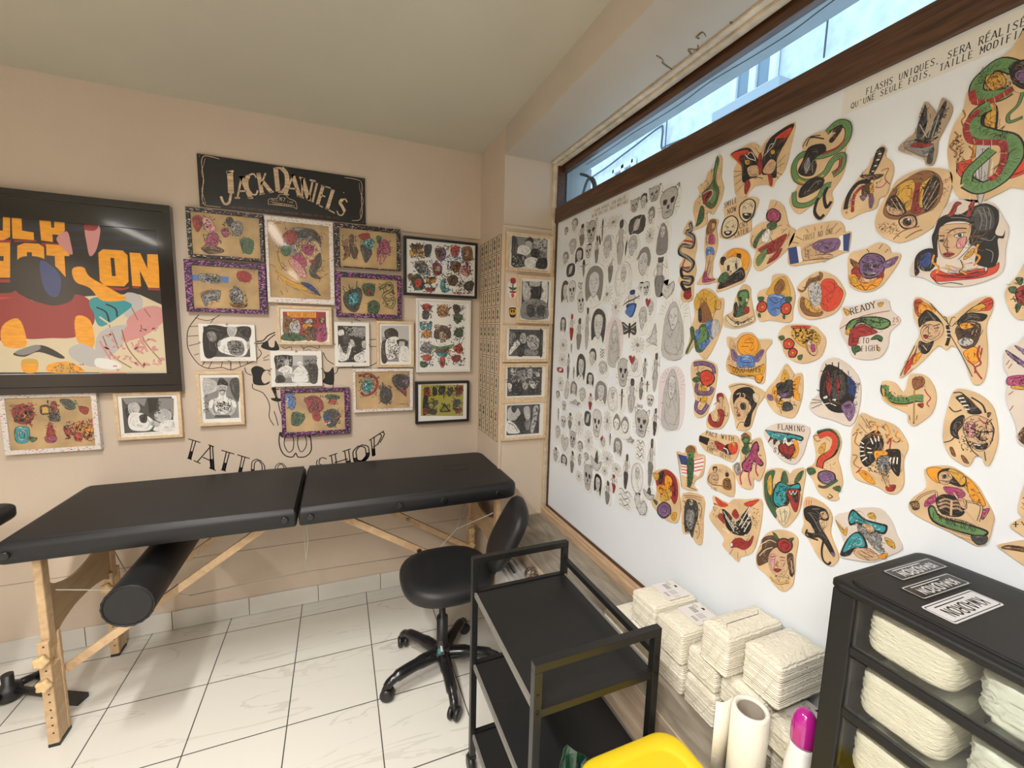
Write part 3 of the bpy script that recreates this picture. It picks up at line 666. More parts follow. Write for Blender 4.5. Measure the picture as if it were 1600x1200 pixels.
F|s|181,99 383,48 438,-205 303,-241 174,-104
F|m|278,-13 361,-10 391,-151 307,-155
F|k|-417,51 -270,146 -121,31 -180,-120 -366,-129
F|r|-399,37 -268,122 -141,24 -195,-97 -356,-104
F|k|-266,-185 -153,-89 -24,-172 -67,-323 -219,-333
F|r|-243,-193 -151,-113 -46,-182 -88,-300 -209,-308
F|y|-288,25 -233,27 -227,-27 -283,-29
F|y|-172,-195 -118,-192 -112,-242 -167,-245
F|G|-558,170 -433,203 -392,113 -484,80
F|G|-11,-290 103,-253 87,-372 13,-377
H|k|50|21|-231,355 294,358 428,134 168,-46 -145,119
L|k|14|155,69 234,129 410,49 455,135
L|k|14|184,70 202,-102 332,-254 427,-234
L|w|14|190,13 229,43 264,-13
@|rose_and_snake_cutout|B|tan|tall cutout of a purple snake winding round a red rose|-9997,13341
O|-424,867 53,920 475,788 519,358 472,-49 334,-478 224,-761 -96,-920 -263,-738 -220,-419 -397,98 -518,550
L|k|145|-412,752 -31,821 346,741 413,528
L|v|101|-412,752 -31,821 346,741 413,528
L|k|146|-205,160 -178,-105 293,-75 409,126
L|v|103|-205,160 -178,-105 293,-75 409,126
L|k|142|-151,-370 -173,-644 77,-713 281,-412
L|v|97|-151,-370 -173,-644 77,-713 281,-412
F|k|-119,512 175,634 438,495 439,276 183,96 -65,215
F|r|-93,496 178,604 409,481 402,286 180,133 -29,239
L|R|18|11,412 188,506 335,410 210,286 69,306
L|R|18|104,422 241,437 252,327
F|G|-416,289 -179,392 -116,247 -306,186
F|G|-284,457 -146,547 -107,400
F|y|-101,97 180,133 149,-21 -86,-53
F|y|-16,-272 210,-162 228,-346 47,-414
H|k|30|15|-416,790 431,784 424,-19 -117,-711
@|mermaid_cutout|B|tan|small cutout of a red-tailed mermaid with an anchor|-9316,12761
O|8,562 183,516 340,221 372,-93 196,-436 -13,-519 -372,-561 -366,-164 -117,68 -103,364
F|R|-96,511 92,574 153,404 -53,299
F|s|-22,431 128,436 147,43 -2,16 19,238
F|R|-27,48 185,86 232,-157 110,-436 -150,-493 -347,-348 -280,-110 -168,-311 10,-311 81,-151
L|k|18|-27,48 38,-159 -33,-320 -216,-284 -324,-118
L|k|18|185,86 232,-157 110,-436
L|d|18|8,345 -174,187
L|k|18|216,199 266,-78
L|k|18|158,-63 328,-66 337,43
@|hooded_woman_cutout|B|tan|cutout of a woman's face in a black hood|-8467,13047
O|-571,527 -299,648 122,666 570,512 553,347 402,93 329,-253 215,-581 -163,-666 -273,-374 -480,46 -448,333
F|k|-384,307 -205,505 131,583 332,412 395,158 280,-129 242,-473 56,-514 137,-190 223,62 -100,246 -312,4
F|s|-319,73 -142,274 136,182 126,-90 35,-312 -113,-377 -244,-263
F|k|-121,71 27,130 64,-34 -67,-74
L|k|20|-305,-65 -186,-61
L|k|20|-205,-256 -87,-250
F|R|-186,-245 -111,-213 -79,-259 -170,-291
L|s|27|-265,324 -152,375 -173,200
L|s|27|-76,386 7,331 -93,179
L|k|20|-165,-74 -193,-184 -114,-186
F|c|257,434 442,396 392,190 274,271
L|d|20|-166,-632 -68,-437 124,-431
L|k|17|-526,497 -140,633 240,598
@|flaming_jester_cutout|B|tan|cutout of a dark jester mask among yellow flames, right of the hooded woman|-7375,13688
O|-11,665 127,540 230,430 375,474 449,334 471,-137 344,-627 68,-665 -201,-590 -471,-283 -460,-56 -254,224 -145,423
F|A|-208,104 -27,219 186,274 269,73 231,-144 19,-207 -153,-108
F|k|-105,54 -14,97 -4,6 -81,-20
F|k|80,109 155,134 163,59 103,36
F|v|-89,-99 161,-63 78,-167 -47,-186
F|o|-293,-33 -205,73 -150,-139 -201,-273 -91,-381 -270,-252
F|o|223,218 385,386 361,56 448,-201 291,-135
F|y|-93,242 -28,526 119,327 8,192
F|A|-28,-370 183,-274 293,-438 86,-537
F|y|-130,-325 25,-268 10,-426 -117,-448
F|v|-413,-178 -277,-190 -263,-315 -400,-304
H|k|70|15|-218,197 240,341 346,-368 -40,-560 -280,-158
@|black_beast_cutout|B|pale|pale cutout of a black furry beast head with whiskers|-6172,13838
O|-293,655 -25,732 327,502 500,183 522,-350 400,-733 -8,-670 -295,-651 -521,-491 -482,-297 -329,-74 -387,330
F|k|-336,260 -228,570 -3,530 225,379 399,199 414,-169 265,-454 -29,-479 -249,-275 -322,-134
F|A|-125,401 86,451 228,120 156,-181 -37,-152
F|R|-207,124 -184,425 -96,138 -92,-160
F|R|12,151 16,357 95,132 97,-131
F|v|172,-325 339,-181 461,-361 389,-634 271,-512
F|w|-231,-181 -150,-139 -144,-198 -212,-224
F|w|-31,-210 48,-183 41,-243
F|B|229,350 399,199 405,-85 282,98
L|k|24|-259,597 -164,249
L|k|23|-124,638 -55,261
L|k|23|11,648 49,302
L|k|15|-246,-305 -503,-379
L|k|15|-241,-350 -460,-496
L|k|15|-249,-275 -483,-282
L|w|15|-211,-360 -76,-307 66,-343
H|k|60|15|-352,409 41,621 448,205 411,-370 1,-504 -287,-190
H|B|30|14|222,407 479,152 451,-277 279,-104
@|flaming_heart_cutout|B|pale|white cutout of a blue hand over a red heart lettered FLAMING STORY|-7216,12376
O|-292,401 82,496 573,496 543,117 489,-199 312,-496 -35,-474 -325,-234 -478,-78 -573,161
F|k|-558,181 -239,206 47,240 442,242 426,117 215,126 134,13 9,12 -75,-104 -151,4 -267,-154 -316,-5 -438,-133 -392,73
F|t|-522,173 -236,181 51,210 416,211 394,140 182,148 67,58 -88,19 -219,19 -319,26 -388,42
F|k|-138,-120 12,-18 114,-86 228,6 303,-128 180,-411 17,-364 -122,-275
F|R|-111,-129 9,-51 117,-116 219,-27 273,-136 170,-376 29,-329 -91,-261
F|o|239,39 307,118 390,-105 325,-337 233,-333 306,-158
L|w|31|-16,-57 14,108 77,-33
T|k|130|-213,275 486,372|FLAMING
T|k|119|-282,-319 261,-449|STORY
H|k|12|13|-333,152 388,199 131,43 -248,-20
@|devil_pact_cutout|B|tan|cutout of black and red sleeved hands lettered PACT WITH THE DEVIL|-9249,11800
O|-472,260 -19,272 559,391 710,287 729,-94 559,-392 46,-359 -411,-336 -729,-33
P|k|-693,93 -292,94 -360,-150 -698,-103
F|s|-287,39 -38,27 109,-120 -10,-245 -335,-163
F|R|-106,46 91,59 355,-18 287,-181 24,-143
F|k|306,42 509,95 537,-183 289,-199
F|r|388,63 659,204 703,-31 577,-172 446,-101
F|o|501,164 623,160 595,46
L|w|28|233,-68 362,-88 417,-217
T|k|134|-462,167 -7,164|PACT
T|k|128|120,195 577,219|WITH
T|k|119|-390,-311 -91,-323|THE
T|k|122|133,-353 552,-322|DEVIL
H|k|12|15|-261,8 56,-23 31,-215 -290,-151
@|alien_flag_cutout|B|tan|cutout of a green alien in a hat holding a star striped flag|-10265,10738
O|-134,705 166,763 285,560 574,564 608,227 546,-104 322,-298 245,-524 404,-627 -252,-763 -302,-262 -609,352 -262,407
P|B|-533,310 -124,344 -69,57 -356,10
P|w|-344,-7 -42,45 -32,-317 -284,-339
L|r|35|-332,-65 -52,-11
L|r|35|-312,-162 -43,-105
L|r|35|-292,-259 -43,-210
P|w|159,326 553,538 585,219 408,-170 206,-137
L|r|34|163,288 536,475
L|r|34|185,175 571,362
L|r|34|196,59 570,234
L|r|34|208,-57 525,104
F|n|-200,586 16,744 183,689 187,552 -108,450
F|g|-108,450 136,558 152,404 9,302 -99,352
F|k|-54,425 19,465 40,404 -38,369
F|G|-114,246 157,346 202,-99 147,-559 -3,-612 -46,-179
H|k|40|16|-118,285 155,365 220,-533 -53,-630
L|k|20|-555,367 -254,-743
L|k|23|-26,-641 355,-625
@|pink_horse_rider_cutout|B|tan|cutout of a green alien riding a rearing pink horse|-8160,11581
O|-231,768 -45,794 13,604 254,731 385,499 500,69 377,-438 195,-433 189,-726 -146,-795 -366,-586 -500,-271 -258,-92 -353,443
F|n|-313,627 -192,759 -34,694 -65,636
F|G|-289,581 -31,661 -46,453 8,296 -129,155 -252,225 -194,414
F|g|-231,578 -83,621 -90,510 -201,482
F|k|-18,186 62,481 194,616 288,407 232,257 446,86 371,-37 147,29 103,-257 -117,-328 -213,-148 -115,21
F|m|0,191 84,453 191,581 253,397 215,252 411,82 349,-4 143,62 63,-236 -102,-288 -181,-156 -93,-8
L|m|47|60,-202 44,-414 145,-656
L|m|48|-124,-260 -216,-501 -153,-726
L|m|46|253,61 242,-179 329,-320
L|k|13|86,436 54,207 143,62
L|k|13|150,-4 10,-80 -50,-237
F|a|-440,-253 -293,-137 -226,-398 -334,-504
H|k|26|14|-291,598 233,592 364,27 -120,-294
@|cobra_rose_cutout|B|tan|cutout of a rearing red-bellied cobra above a purple rose|-6196,12115
O|-330,592 -79,796 153,820 282,571 247,197 317,21 407,-344 337,-625 374,-725 204,-820 -76,-720 -211,-500 -408,-264 -255,-97 -226,148
L|k|166|-222,618 8,730 177,601 132,306 -80,73 -112,-141
L|r|122|-192,596 9,716 152,595 107,299 -80,73 -113,-127
L|G|38|-258,697 24,819 221,668 226,389
L|n|23|-222,618 -327,564 -233,469 -156,518
L|R|11|-57,600 55,542
L|R|11|70,403 170,430
L|R|11|-41,201 46,139
F|k|-126,-264 51,-148 237,-175 258,-367 62,-493 -107,-435
F|v|-103,-271 53,-171 213,-191 231,-354 64,-464 -82,-408
L|k|11|-44,-266 89,-252 152,-346 27,-418
L|k|11|31,-213 137,-207 171,-282
F|G|-394,-260 -246,-183 -179,-281 -309,-383
F|G|223,-523 365,-415 380,-552
L|k|62|-92,-577 68,-550 301,-295
L|G|39|-92,-577 68,-550 301,-295
L|k|20|163,-690 245,-717 174,-788 142,-741
F|y|-164,341 -45,488 -47,257 -149,199
H|n|14|11|-74,16 207,100 203,-100 -79,-190
@|handshaking_pair_cutout|B|tan|small tan cutout of two men, one with folded arms, beside the pink horse|-9029,10804
O|-362,281 23,418 324,348 468,143 483,-392 22,-418 -435,-354 -484,-102
F|k|-312,240 -162,305 -147,160 -251,89
F|s|-263,198 -169,247 -167,135 -243,92
F|s|-380,9 -118,95 -89,-195 -258,-292 -401,-228
L|k|22|-380,9 -450,-206 -258,-292 87,-208
L|k|18|-118,95 -79,-79 -273,-145
F|k|152,201 251,252 282,153 183,102
F|n|110,-15 310,89 402,-205 136,-265
H|k|30|14|106,21 350,103 379,-177 94,-280
H|k|10|11|-380,9 -118,95 -89,-195 -349,-286
T|n|94|-103,156 235,210|ONCE^IN
T|n|89|-333,-453 -65,-431|TIME
@|red_devil_rose_cutout|B|tan|cutout of red demon and gold woman over a purple rose, lowest coloured cutout at left|-11216,9464
O|-718,554 -191,878 161,882 516,704 613,278 717,-227 652,-678 444,-834 -19,-883 -600,-675 -687,-435 -510,-276 -491,181
F|R|-525,528 -186,836 161,882 463,686 568,177 435,-172 191,-9 -219,-77 -491,181
F|k|-408,610 -182,794 -164,603 -256,308 -379,310
F|o|-457,148 -135,307 5,95 -223,-34 -410,-14
F|y|-718,554 -408,610 -448,375 -604,367
F|o|-53,684 241,653 214,344 62,116 -77,327
F|y|-215,-119 162,282 298,74 90,-178 -194,-333
F|k|-356,-577 -77,-288 247,-290 303,-570 -19,-883 -331,-837
F|v|-318,-575 -74,-322 210,-322 257,-572 -23,-841 -290,-802
L|k|17|-177,-505 58,-453 75,-622 -157,-719
L|k|17|-65,-415 172,-407 188,-575
F|G|-625,-411 -372,-403 -420,-558
F|y|303,-570 571,-415 542,-684 379,-754
L|k|25|57,763 363,567 407,116
L|k|21|-358,94 -61,158 135,-31
H|k|40|17|-529,571 342,772 477,-27 -257,-314
@|grim_reaper_cutout|B|tan|cutout of a grey robed skeletal reaper standing in a tan panel|-9976,9198
O|-470,602 370,798 439,117 470,-665 238,-799 -37,-582 -339,-723 -450,-142
F|A|-293,421 -49,557 155,516 241,152 138,-297 76,-693 -95,-526 -241,-635 -347,-98
F|c|-168,470 -47,538 -9,411 -118,327
F|k|-130,445 -91,468 -82,431 -121,407
F|a|-254,25 -18,245 99,91 45,-380 -152,-470
L|n|23|-411,541 -12,692 327,742
L|n|23|-354,501 -6,634 312,657
L|k|23|199,573 362,401 300,57
L|n|23|213,-61 342,-365 272,-640
H|k|60|20|-344,402 199,573 237,-292 20,-638 -304,-539
H|n|20|15|190,170 400,259 416,-611 220,-624
@|winged_eagle_cutout|B|tan|cutout of a black-feathered eagle with spread wings over red flames|-8470,9624
O|-782,545 -256,523 -68,706 313,853 774,1032 853,623 809,21 684,-529 335,-853 274,-1031 -66,-913 -290,-801 -271,-565 -743,-285 -853,-100 -705,231
F|k|-401,279 -143,238 79,77 348,515 508,790 428,478 550,390 578,123 419,-163 76,-289 -179,-222 -282,-44
F|R|-546,-8 -386,135 -275,-116 -360,-116
F|r|-691,541 -423,494 -208,468 -492,317
F|r|323,752 740,1019 515,724 330,684
F|R|55,-482 277,-302 509,-298 670,-44 627,-346 425,-590 193,-634 -1,-732
F|R|-64,271 39,459 175,300 68,181
L|w|21|-352,224 58,-114
L|w|21|-276,107 69,-219
L|w|21|-342,-296 -84,-327
L|w|21|479,709 204,25
L|w|21|518,516 286,-10
L|w|20|539,315 371,-78
L|n|18|-19,-964 81,-727
L|n|17|267,-962 245,-754
L|n|17|512,-688 461,-571
F|w|-32,-635 45,-579 54,-667 -12,-707
F|w|382,-181 452,-112 477,-171
H|c|30|18|-208,62 475,393 481,-27 -5,-290
H|n|26|18|-759,324 -408,351 -371,-8 -710,-155
H|n|20|17|558,672 761,823 788,219 621,72
@|blue_dragon_cutout|B|tan|cutout of a blue dragon head with open red mouth and green horns|-7158,11008
O|-528,390 -196,628 61,645 162,583 268,742 527,824 528,276 497,-262 299,-695 155,-824 -17,-738 -352,-447 -494,-99
F|G|-474,375 -221,555 -252,219 -148,-136 -56,-689 -359,-383 -467,-23
F|y|-394,269 -305,397 -251,-109 -360,-50
F|k|-203,73 -64,316 191,310 420,452 474,225 147,136 240,-146 12,-399 -198,-287
F|t|-169,69 -45,291 194,279 409,412 436,304 142,182 143,-121 5,-336 -168,-258
F|R|147,136 455,264 462,-214 381,-310 234,-85
F|k|241,139 415,219 417,-76 283,29
F|G|-30,296 -25,554 64,614 155,360
F|G|304,412 369,651 502,786 442,522
F|c|-82,-437 250,-238 233,-660 117,-776 7,-661
L|k|12|12,-399 114,-745
L|k|12|136,-348 190,-711
L|w|15|208,158 262,84 297,185 351,117 390,225
H|k|40|16|-181,178 191,310 187,-231 -128,-324
@|rose_haired_woman_cutout|B|tan|cutout of a woman's face with a red rose in wavy hair, lowest of the cutouts|-7139,9325
O|-137,636 113,767 362,802 527,690 515,239 532,-200 506,-539 313,-803 82,-791 -209,-620 -466,-555 -532,-275 -460,74 -352,400
F|d|-392,279 -188,478 42,521 131,301 -76,64 -149,-211 -240,-328 -435,-503 -497,-257 -382,10
F|s|-166,-50 6,239 326,270 365,-99 299,-365 149,-484 -18,-478 -135,-339
F|p|-146,-74 -5,33 3,-365 -64,-368
F|k|339,147 478,156 509,-278 415,-266 392,-52
F|d|306,162 450,270 532,-200 408,-205
F|k|5,404 165,580 385,589 419,414 269,208 75,208
F|R|29,399 168,555 363,560 392,413 260,236 92,233
L|k|12|121,395 269,501 313,393 195,301
L|k|12|175,487 336,469 259,301
F|G|-133,604 42,521 -14,428
F|G|304,614 434,708 359,544
L|k|19|-110,-89 -16,-23
L|k|19|126,36 266,92
L|k|16|-88,-144 -8,-102
L|k|15|150,-35 259,7
F|R|3,-365 96,-296 208,-268 122,-382 42,-410
L|d|16|74,-92 56,-235 122,-232
L|y|32|-72,-610 135,-659 434,-451
L|k|13|-69,-642 140,-707 439,-497
L|c|19|-426,91 -207,335 -7,365
L|c|19|-429,-221 -278,28 -89,191
L|c|18|423,94 485,-194
L|y|25|234,-668 310,-772
H|k|16|13|-72,-610 421,-328 378,-516 5,-701
@|black_panther_cutout|B|tan|cutout of a crawling black panther with a long curled tail|-6130,10478
O|-426,665 -175,716 78,638 219,434 221,54 417,-318 439,-511 305,-716 27,-640 -234,-312 -419,-214 -386,19 -439,244
F|k|-424,374 -268,529 -77,575 87,554 159,379 89,289 -43,261 31,85 183,-82 372,-371 301,-437 151,-275 4,-168 -182,-257 -308,-162 -114,-102 -248,81 -371,150
L|k|46|107,-118 87,-428 137,-642 251,-701 307,-611
L|k|41|-286,-90 -298,-250 -16,-237
F|s|-49,438 65,515 131,396 32,324
F|k|-8,440 30,465 34,428 1,408
L|a|17|-303,332 -179,233 14,-12
L|a|17|-231,453 -71,518
L|r|15|-380,637 -378,485
L|r|15|-324,658 -322,507
L|r|15|-268,665 -268,529
F|v|283,-387 372,-371 357,-467
H|s|4|11|-65,461 116,536 109,357 -46,290
@|green_wizard_cutout|B|pale|pale cutout of a grey-bearded wizard in green hat and cloak, beside the drawer tower|-5217,10787
O|-648,171 -345,419 -243,528 174,698 396,539 523,285 648,36 432,-232 200,-484 -116,-619 -461,-698 -372,-410 -493,-124
F|k|-370,240 -345,419 -266,485 -58,374 208,393 361,398 333,196 128,164 -177,190 -310,97
F|t|-349,265 -315,404 -262,446 -81,338 186,352 328,358 299,227 123,210 -169,243 -301,151
F|s|-72,253 89,276 153,176 58,67 -83,100
F|a|-173,158 -37,187 55,98 178,187 295,82 287,-82 374,-166 279,-247 46,-70 -95,-39
F|k|-436,-650 -334,-220 -159,31 -13,-33 67,-257 -144,-364 -263,-595
F|t|-384,-572 -306,-207 -169,-7 -35,-77 10,-237 -174,-346
F|s|-171,-378 93,-244 258,-290 293,-369 95,-507 -126,-524
F|y|-610,101 -440,-64 -362,39 -369,-168 -497,-91
F|y|-16,490 83,564 148,463 46,419
F|y|340,135 493,115 533,-22 405,8
L|k|12|-60,-355 190,-391
L|k|12|-80,-432 121,-493
L|k|12|15,-284 258,-290
L|k|13|-246,-484 -212,-263 -118,-83
L|k|13|-263,453 -276,314 -51,312
H|A|40|13|-173,158 228,211 374,-166 169,-206 -65,-58
F|o|261,-321 425,-172 391,-318
@|skeleton_cutout|B|tan|large cutout of a skeleton over a green banner lettered I'M NOT DEAD|-3978,12059
O|-427,476 -257,601 -55,649 154,552 321,421 456,205 582,-33 588,-242 566,-518 462,-650 328,-634 146,-582 -443,-469 -587,-319 -529,-117 -357,152
F|o|-392,458 -254,574 157,526 347,350 468,104 320,99 137,356 -221,286
F|m|-111,240 87,283 193,212 127,105 -36,127
F|m|-329,-99 -196,67 -181,-70 -334,-247
F|m|427,-19 525,74 462,-165
F|k|-223,484 -91,610 92,586 181,480 159,336 23,316 -61,342 -180,300
F|y|-51,609 113,566 175,451 119,349 27,455 -82,530
F|s|-203,462 -105,550 -14,469 -41,349 -96,288 -182,314
F|k|-156,450 -107,480 -94,414 -139,394
L|k|11|-185,341 -43,362
F|k|-187,-15 -76,112 167,93 229,-101 147,-246 -72,-283 -171,-152
L|s|32|-140,-54 -65,18 17,21
L|s|32|-153,-130 -57,-50 15,-50
L|s|32|-125,-191 -49,-118 22,-117
L|s|32|37,15 114,45 177,15
L|s|32|45,-52 122,-21 193,-47
L|s|32|53,-118 129,-87 192,-117
L|s|32|25,38 49,-260
L|k|39|-190,12 -223,114 -402,-39 -494,-222
L|s|22|-190,12 -223,114 -402,-39 -494,-222
L|k|42|38,183 133,53
L|s|26|38,183 133,53
L|k|41|208,82 415,83 412,-213
L|s|23|208,82 415,83 412,-213
L|s|36|216,-79 503,-361
F|s|108,98 205,108 241,-41 164,-45
F|d|-572,-253 -454,-177 -416,-310 -500,-374
H|y|14|9|-560,-248 -451,-205 -438,-318 -525,-354
F|k|-289,-258 -212,-169 -89,-319 253,-311 535,-319 546,-421 462,-487 79,-528 -198,-481
F|g|-266,-263 -208,-202 -96,-350 256,-342 520,-347 517,-407 441,-465 76,-496 -180,-450
T|k|127|-215,-430 399,-422|I'M^NOT^DEAD
F|A|353,-512 546,-421 544,-556 442,-633
H|n|16|11|73,580 374,280 462,-5 278,136
@|eagle_and_dragon_cutout|B|tan|cutout of a black and white winged eagle in orange smoke|-5214,12644
O|-381,784 -149,724 136,679 310,591 475,358 503,193 461,-42 519,-474 455,-699 299,-783 77,-707 -313,-681 -449,-423 -472,-100 -519,325 -450,556
F|k|-315,185 -158,408 -11,468 98,263 94,107 12,-123 -141,-354 -266,-258 -311,-56
F|k|141,69 277,157 400,140 439,-199 419,-382 281,-249
F|o|-48,17 161,74 190,6 48,-61 17,-174
F|a|33,-117 213,-13 276,-199 197,-430 82,-363
L|w|23|-323,156 -250,121
L|w|23|-323,49 -242,44
L|w|23|-311,-56 -233,-34
L|w|23|-289,-157 -202,-106
L|w|23|-243,-252 -163,-148
L|w|23|-144,281 -86,164
L|w|23|-85,347 -38,228
L|w|23|-10,365 13,254
L|w|23|-186,58 -107,53
L|w|23|-164,-42 -77,-18
L|w|22|247,-131 256,-27
L|w|22|310,-138 312,-10
L|w|22|371,-132 365,5
L|n|21|-487,251 -403,352 -426,130 -323,49
L|n|21|-440,-173 -345,-173 -396,-352 -271,-422
L|o|30|-116,626 -38,514 -69,403 40,403
L|o|30|97,646 178,486 151,353 278,333
L|o|29|315,543 286,436 417,344
L|R|25|165,229 212,368 217,141
L|R|21|-327,-549 -229,-382
L|n|15|-376,732 -188,480
L|n|15|-277,672 -145,490
L|n|15|-401,540 -221,367
F|o|-285,-508 -129,-458 50,-663 -106,-664
F|R|242,-648 399,-567 374,-704 274,-740
F|s|124,-350 186,-330 303,-626 239,-623
H|k|60|13|6,-73 259,-51 263,-460 -83,-469 -165,-335
H|n|30|16|-496,330 -143,673 312,567 423,295 124,218
@|horned_warrior_cutout|B|tan|cutout of a grimacing warrior face with a striped horn, lifting off the board|-3861,13469
O|-269,671 -91,674 106,583 264,376 362,-89 343,-436 302,-599 254,-570 212,-474 120,-478 64,-673 -51,-663 -213,-550 -335,-306 -362,10 -330,472
F|s|-91,112 37,248 225,199 288,42 288,-215 170,-376 19,-284 -68,-83
F|p|-70,72 36,117 76,-93 4,-155
F|k|-253,529 -145,589 -3,458 122,307 -27,257 -120,373 -213,468
F|k|-263,31 -180,184 -103,221 -86,69 -148,-101 -117,-229 -240,-168
L|w|22|-210,513 -139,535
L|w|22|-178,451 -108,474
L|w|22|-139,391 -69,414
L|w|21|-100,332 -45,342
L|k|25|-46,560 105,455 167,316
L|k|20|-294,601 -198,626 -109,551
L|k|20|-323,337 -239,262 -146,313
L|k|18|-323,-338 -227,-279 -172,-175
L|k|19|0,21 131,-37 232,8
L|k|19|25,-61 120,-72
L|k|19|220,-16 291,11
L|k|19|144,-12 146,-164 222,-167
F|k|63,-251 171,-245 256,-201 239,-314 120,-346
F|w|79,-258 172,-256 159,-281 90,-283
L|k|14|245,160 302,45 297,-169
F|n|-228,-417 -187,-406 -129,-549 -180,-541
F|n|-59,-518 -18,-518 59,-629 -6,-626
F|n|189,320 233,328 206,238
L|k|15|-43,-166 60,-362 165,-465
L|R|13|87,214 174,124 208,217
L|d|15|229,-360 264,-524
H|k|60|11|-93,134 240,202 293,-256 44,-366 -116,-94
H|d|20|11|-159,-149 -43,-166 85,-444 -60,-439
@|green_snake_dagger_cutout|B|tan|cutout of a green scaled snake pierced by a dagger, below the two-faced butterfly|-4840,13845
O|-438,316 -228,304 -88,138 -30,231 8,500 234,500 379,331 452,87 421,-196 297,-386 178,-500 74,-432 36,-269 -236,-169 -397,-45 -451,150
L|k|148|-386,234 -369,86 -210,-40 -10,-33 136,38 265,58
L|g|120|-376,236 -359,87 -211,-28 -11,-21 135,50 265,58
L|y|34|-409,156 -358,-13 -199,-138 39,-122
F|n|56,410 200,473 252,339 118,203
L|k|24|109,202 174,-460
L|y|12|109,202 171,-436
L|R|18|262,246 309,159 373,75 330,-25 373,-88
L|n|17|80,-309 109,-400
L|n|16|211,-284 203,-381
F|R|187,-73 276,-34 268,-130
H|k|40|10|-433,279 -223,82 18,68 31,-51 -245,-96 -408,55
H|R|20|12|32,455 236,477 244,244 80,198
@|two_faced_butterfly_cutout|B|tan|large butterfly cutout with a woman's face and a tiger in its wings|-4384,15054
O|-555,750 -466,791 -288,667 -86,436 67,432 254,640 457,754 553,687 560,502 517,234 570,-98 608,-431 595,-708 528,-791 442,-725 259,-241 113,-117 38,-198 -91,-125 -290,-435 -577,-783 -609,-676 -469,-187 -390,120 -519,423
F|r|-535,737 -453,756 -374,626 -424,421 -476,468 -533,633
F|o|-456,698 -283,622 -198,506 -395,489 -446,444
F|k|-424,421 -329,555 -153,415 -46,235 -153,258 -322,327 -401,212 -444,352
F|s|-377,166 -303,327 -125,325 -43,213 -60,56 -187,-60 -298,-41 -355,51
F|k|-330,74 -275,75 -276,6 -314,17
L|k|16|-348,235 -296,258
L|k|16|-203,235 -103,280
L|k|13|-181,201 -104,213
L|k|11|-266,235 -262,121 -225,110
F|R|-309,51 -252,62 -266,2 -297,10
F|k|-372,-43 -257,-85 -154,-36 -202,-244 -288,-295 -375,-183
L|s|14|-306,-133 -241,-223
F|r|-545,-719 -513,-475 -420,-279 -399,-137 -423,-421 -495,-641
F|o|-415,-326 -309,-273 -364,-440 -432,-516
F|r|314,532 475,722 556,666 543,523 425,507
F|y|242,470 395,633 478,567 350,488
F|k|143,343 242,470 508,442 462,318 288,341 153,257
F|d|128,191 243,321 436,276 460,66 405,-126 265,-154 183,-4
F|o|183,278 293,299 350,213 209,191
F|l|185,-26 291,42 393,-20 356,-107 244,-111
L|k|15|171,104 249,127 348,96
L|k|15|240,62 299,106 367,65
F|o|289,-218 420,-126 514,-269 483,-399 408,-426 317,-325
L|R|25|479,-102 468,-272 531,-417 464,-507 577,-688
L|R|21|515,-143 514,-269
L|R|21|354,-366 462,-486 474,-592
L|k|49|3,257 51,58 37,-120
L|w|13|-12,168 64,169
L|w|13|-5,102 71,103
L|w|13|3,35 62,37
L|k|11|9,279 -29,390 -66,413
L|k|11|34,279 55,388 104,398
L|k|11|-288,667 56,235
L|k|11|73,235 296,554 539,687
L|k|12|-436,-139 -601,-749
L|k|11|76,59 243,-242 451,-660
H|k|50|11|134,278 436,276 444,-61 244,-111
H|n|24|12|-545,657 -424,421 -534,726 -376,649
@|ready_to_fight_cutout|B|pale|pale cutout of a green and red creature lettered READY TO FIGHT|-5670,15219
O|-561,500 -297,514 245,637 377,388 561,191 406,-51 397,-346 274,-577 -30,-637 -250,-559 -345,-351 -558,18 -513,285
L|n|18|-546,18 -155,278 356,388
F|k|-435,19 -358,203 -109,277 180,270 378,193 392,71 253,-3 74,46 -117,149 -248,72 -320,-139
F|g|-410,19 -343,177 -106,251 183,246 359,181 369,96 250,22 71,71 -120,174 -263,98 -337,-99
F|y|-429,-34 -341,46 -326,-86 -396,-114
F|R|-311,-7 -138,123 52,46 194,-54 5,-132 -129,-161 -158,-318 -321,-350 -341,-166
L|k|13|-267,-190 -149,-187
L|k|13|-282,-270 -142,-252
L|k|12|35,198 172,146 360,169
L|k|13|-243,20 -63,72 80,-4
F|G|80,-207 178,-104 291,-152 281,-251 211,-204
F|G|-270,-375 -132,-343 -75,-444 -161,-501 -179,-555
L|n|12|350,71 489,119
F|y|-521,471 -378,387 -442,310
F|y|128,545 232,564 179,469
F|y|206,-355 274,-377 261,-453
T|k|131|-371,322 114,471|READY
T|k|113|-80,-289 66,-284|TO
T|k|114|-72,-470 258,-428|FIGHT
T|R|88|424,156 544,167|2S
H|k|34|11|-398,125 -106,251 355,218 332,46 -21,97 -332,-33
@|devil_woman_cutout|B|pale|large cutout of a black-haired woman with two horns above red flames|-4412,16780
O|-206,757 -27,774 152,727 392,605 555,310 634,117 628,-195 641,-554 468,-697 166,-773 -174,-722 -406,-566 -642,-472 -599,-178 -358,-35 -381,322 -316,526
F|k|-360,296 -314,504 -184,560 -14,521 135,609 300,628 463,488 501,282 480,89 573,31 591,126 593,-12 522,-19 567,-285 532,-480 411,-465 278,-366 280,-118 159,-15 155,296 -49,403 -231,378 -286,107 -251,-206 -314,-108 -381,168
F|k|-562,-504 -599,-178 -503,-34 -322,-41 -258,-293 -330,-439 -459,-424 -545,-323 -494,-443
F|A|169,580 320,583 428,418 441,176 246,175 175,395
F|B|-534,-256 -442,-89 -348,-125 -359,-346 -448,-358
F|s|-291,304 -213,374 -28,356 139,300 161,109 102,-68 36,-205 -74,-253 -183,-194 -258,14
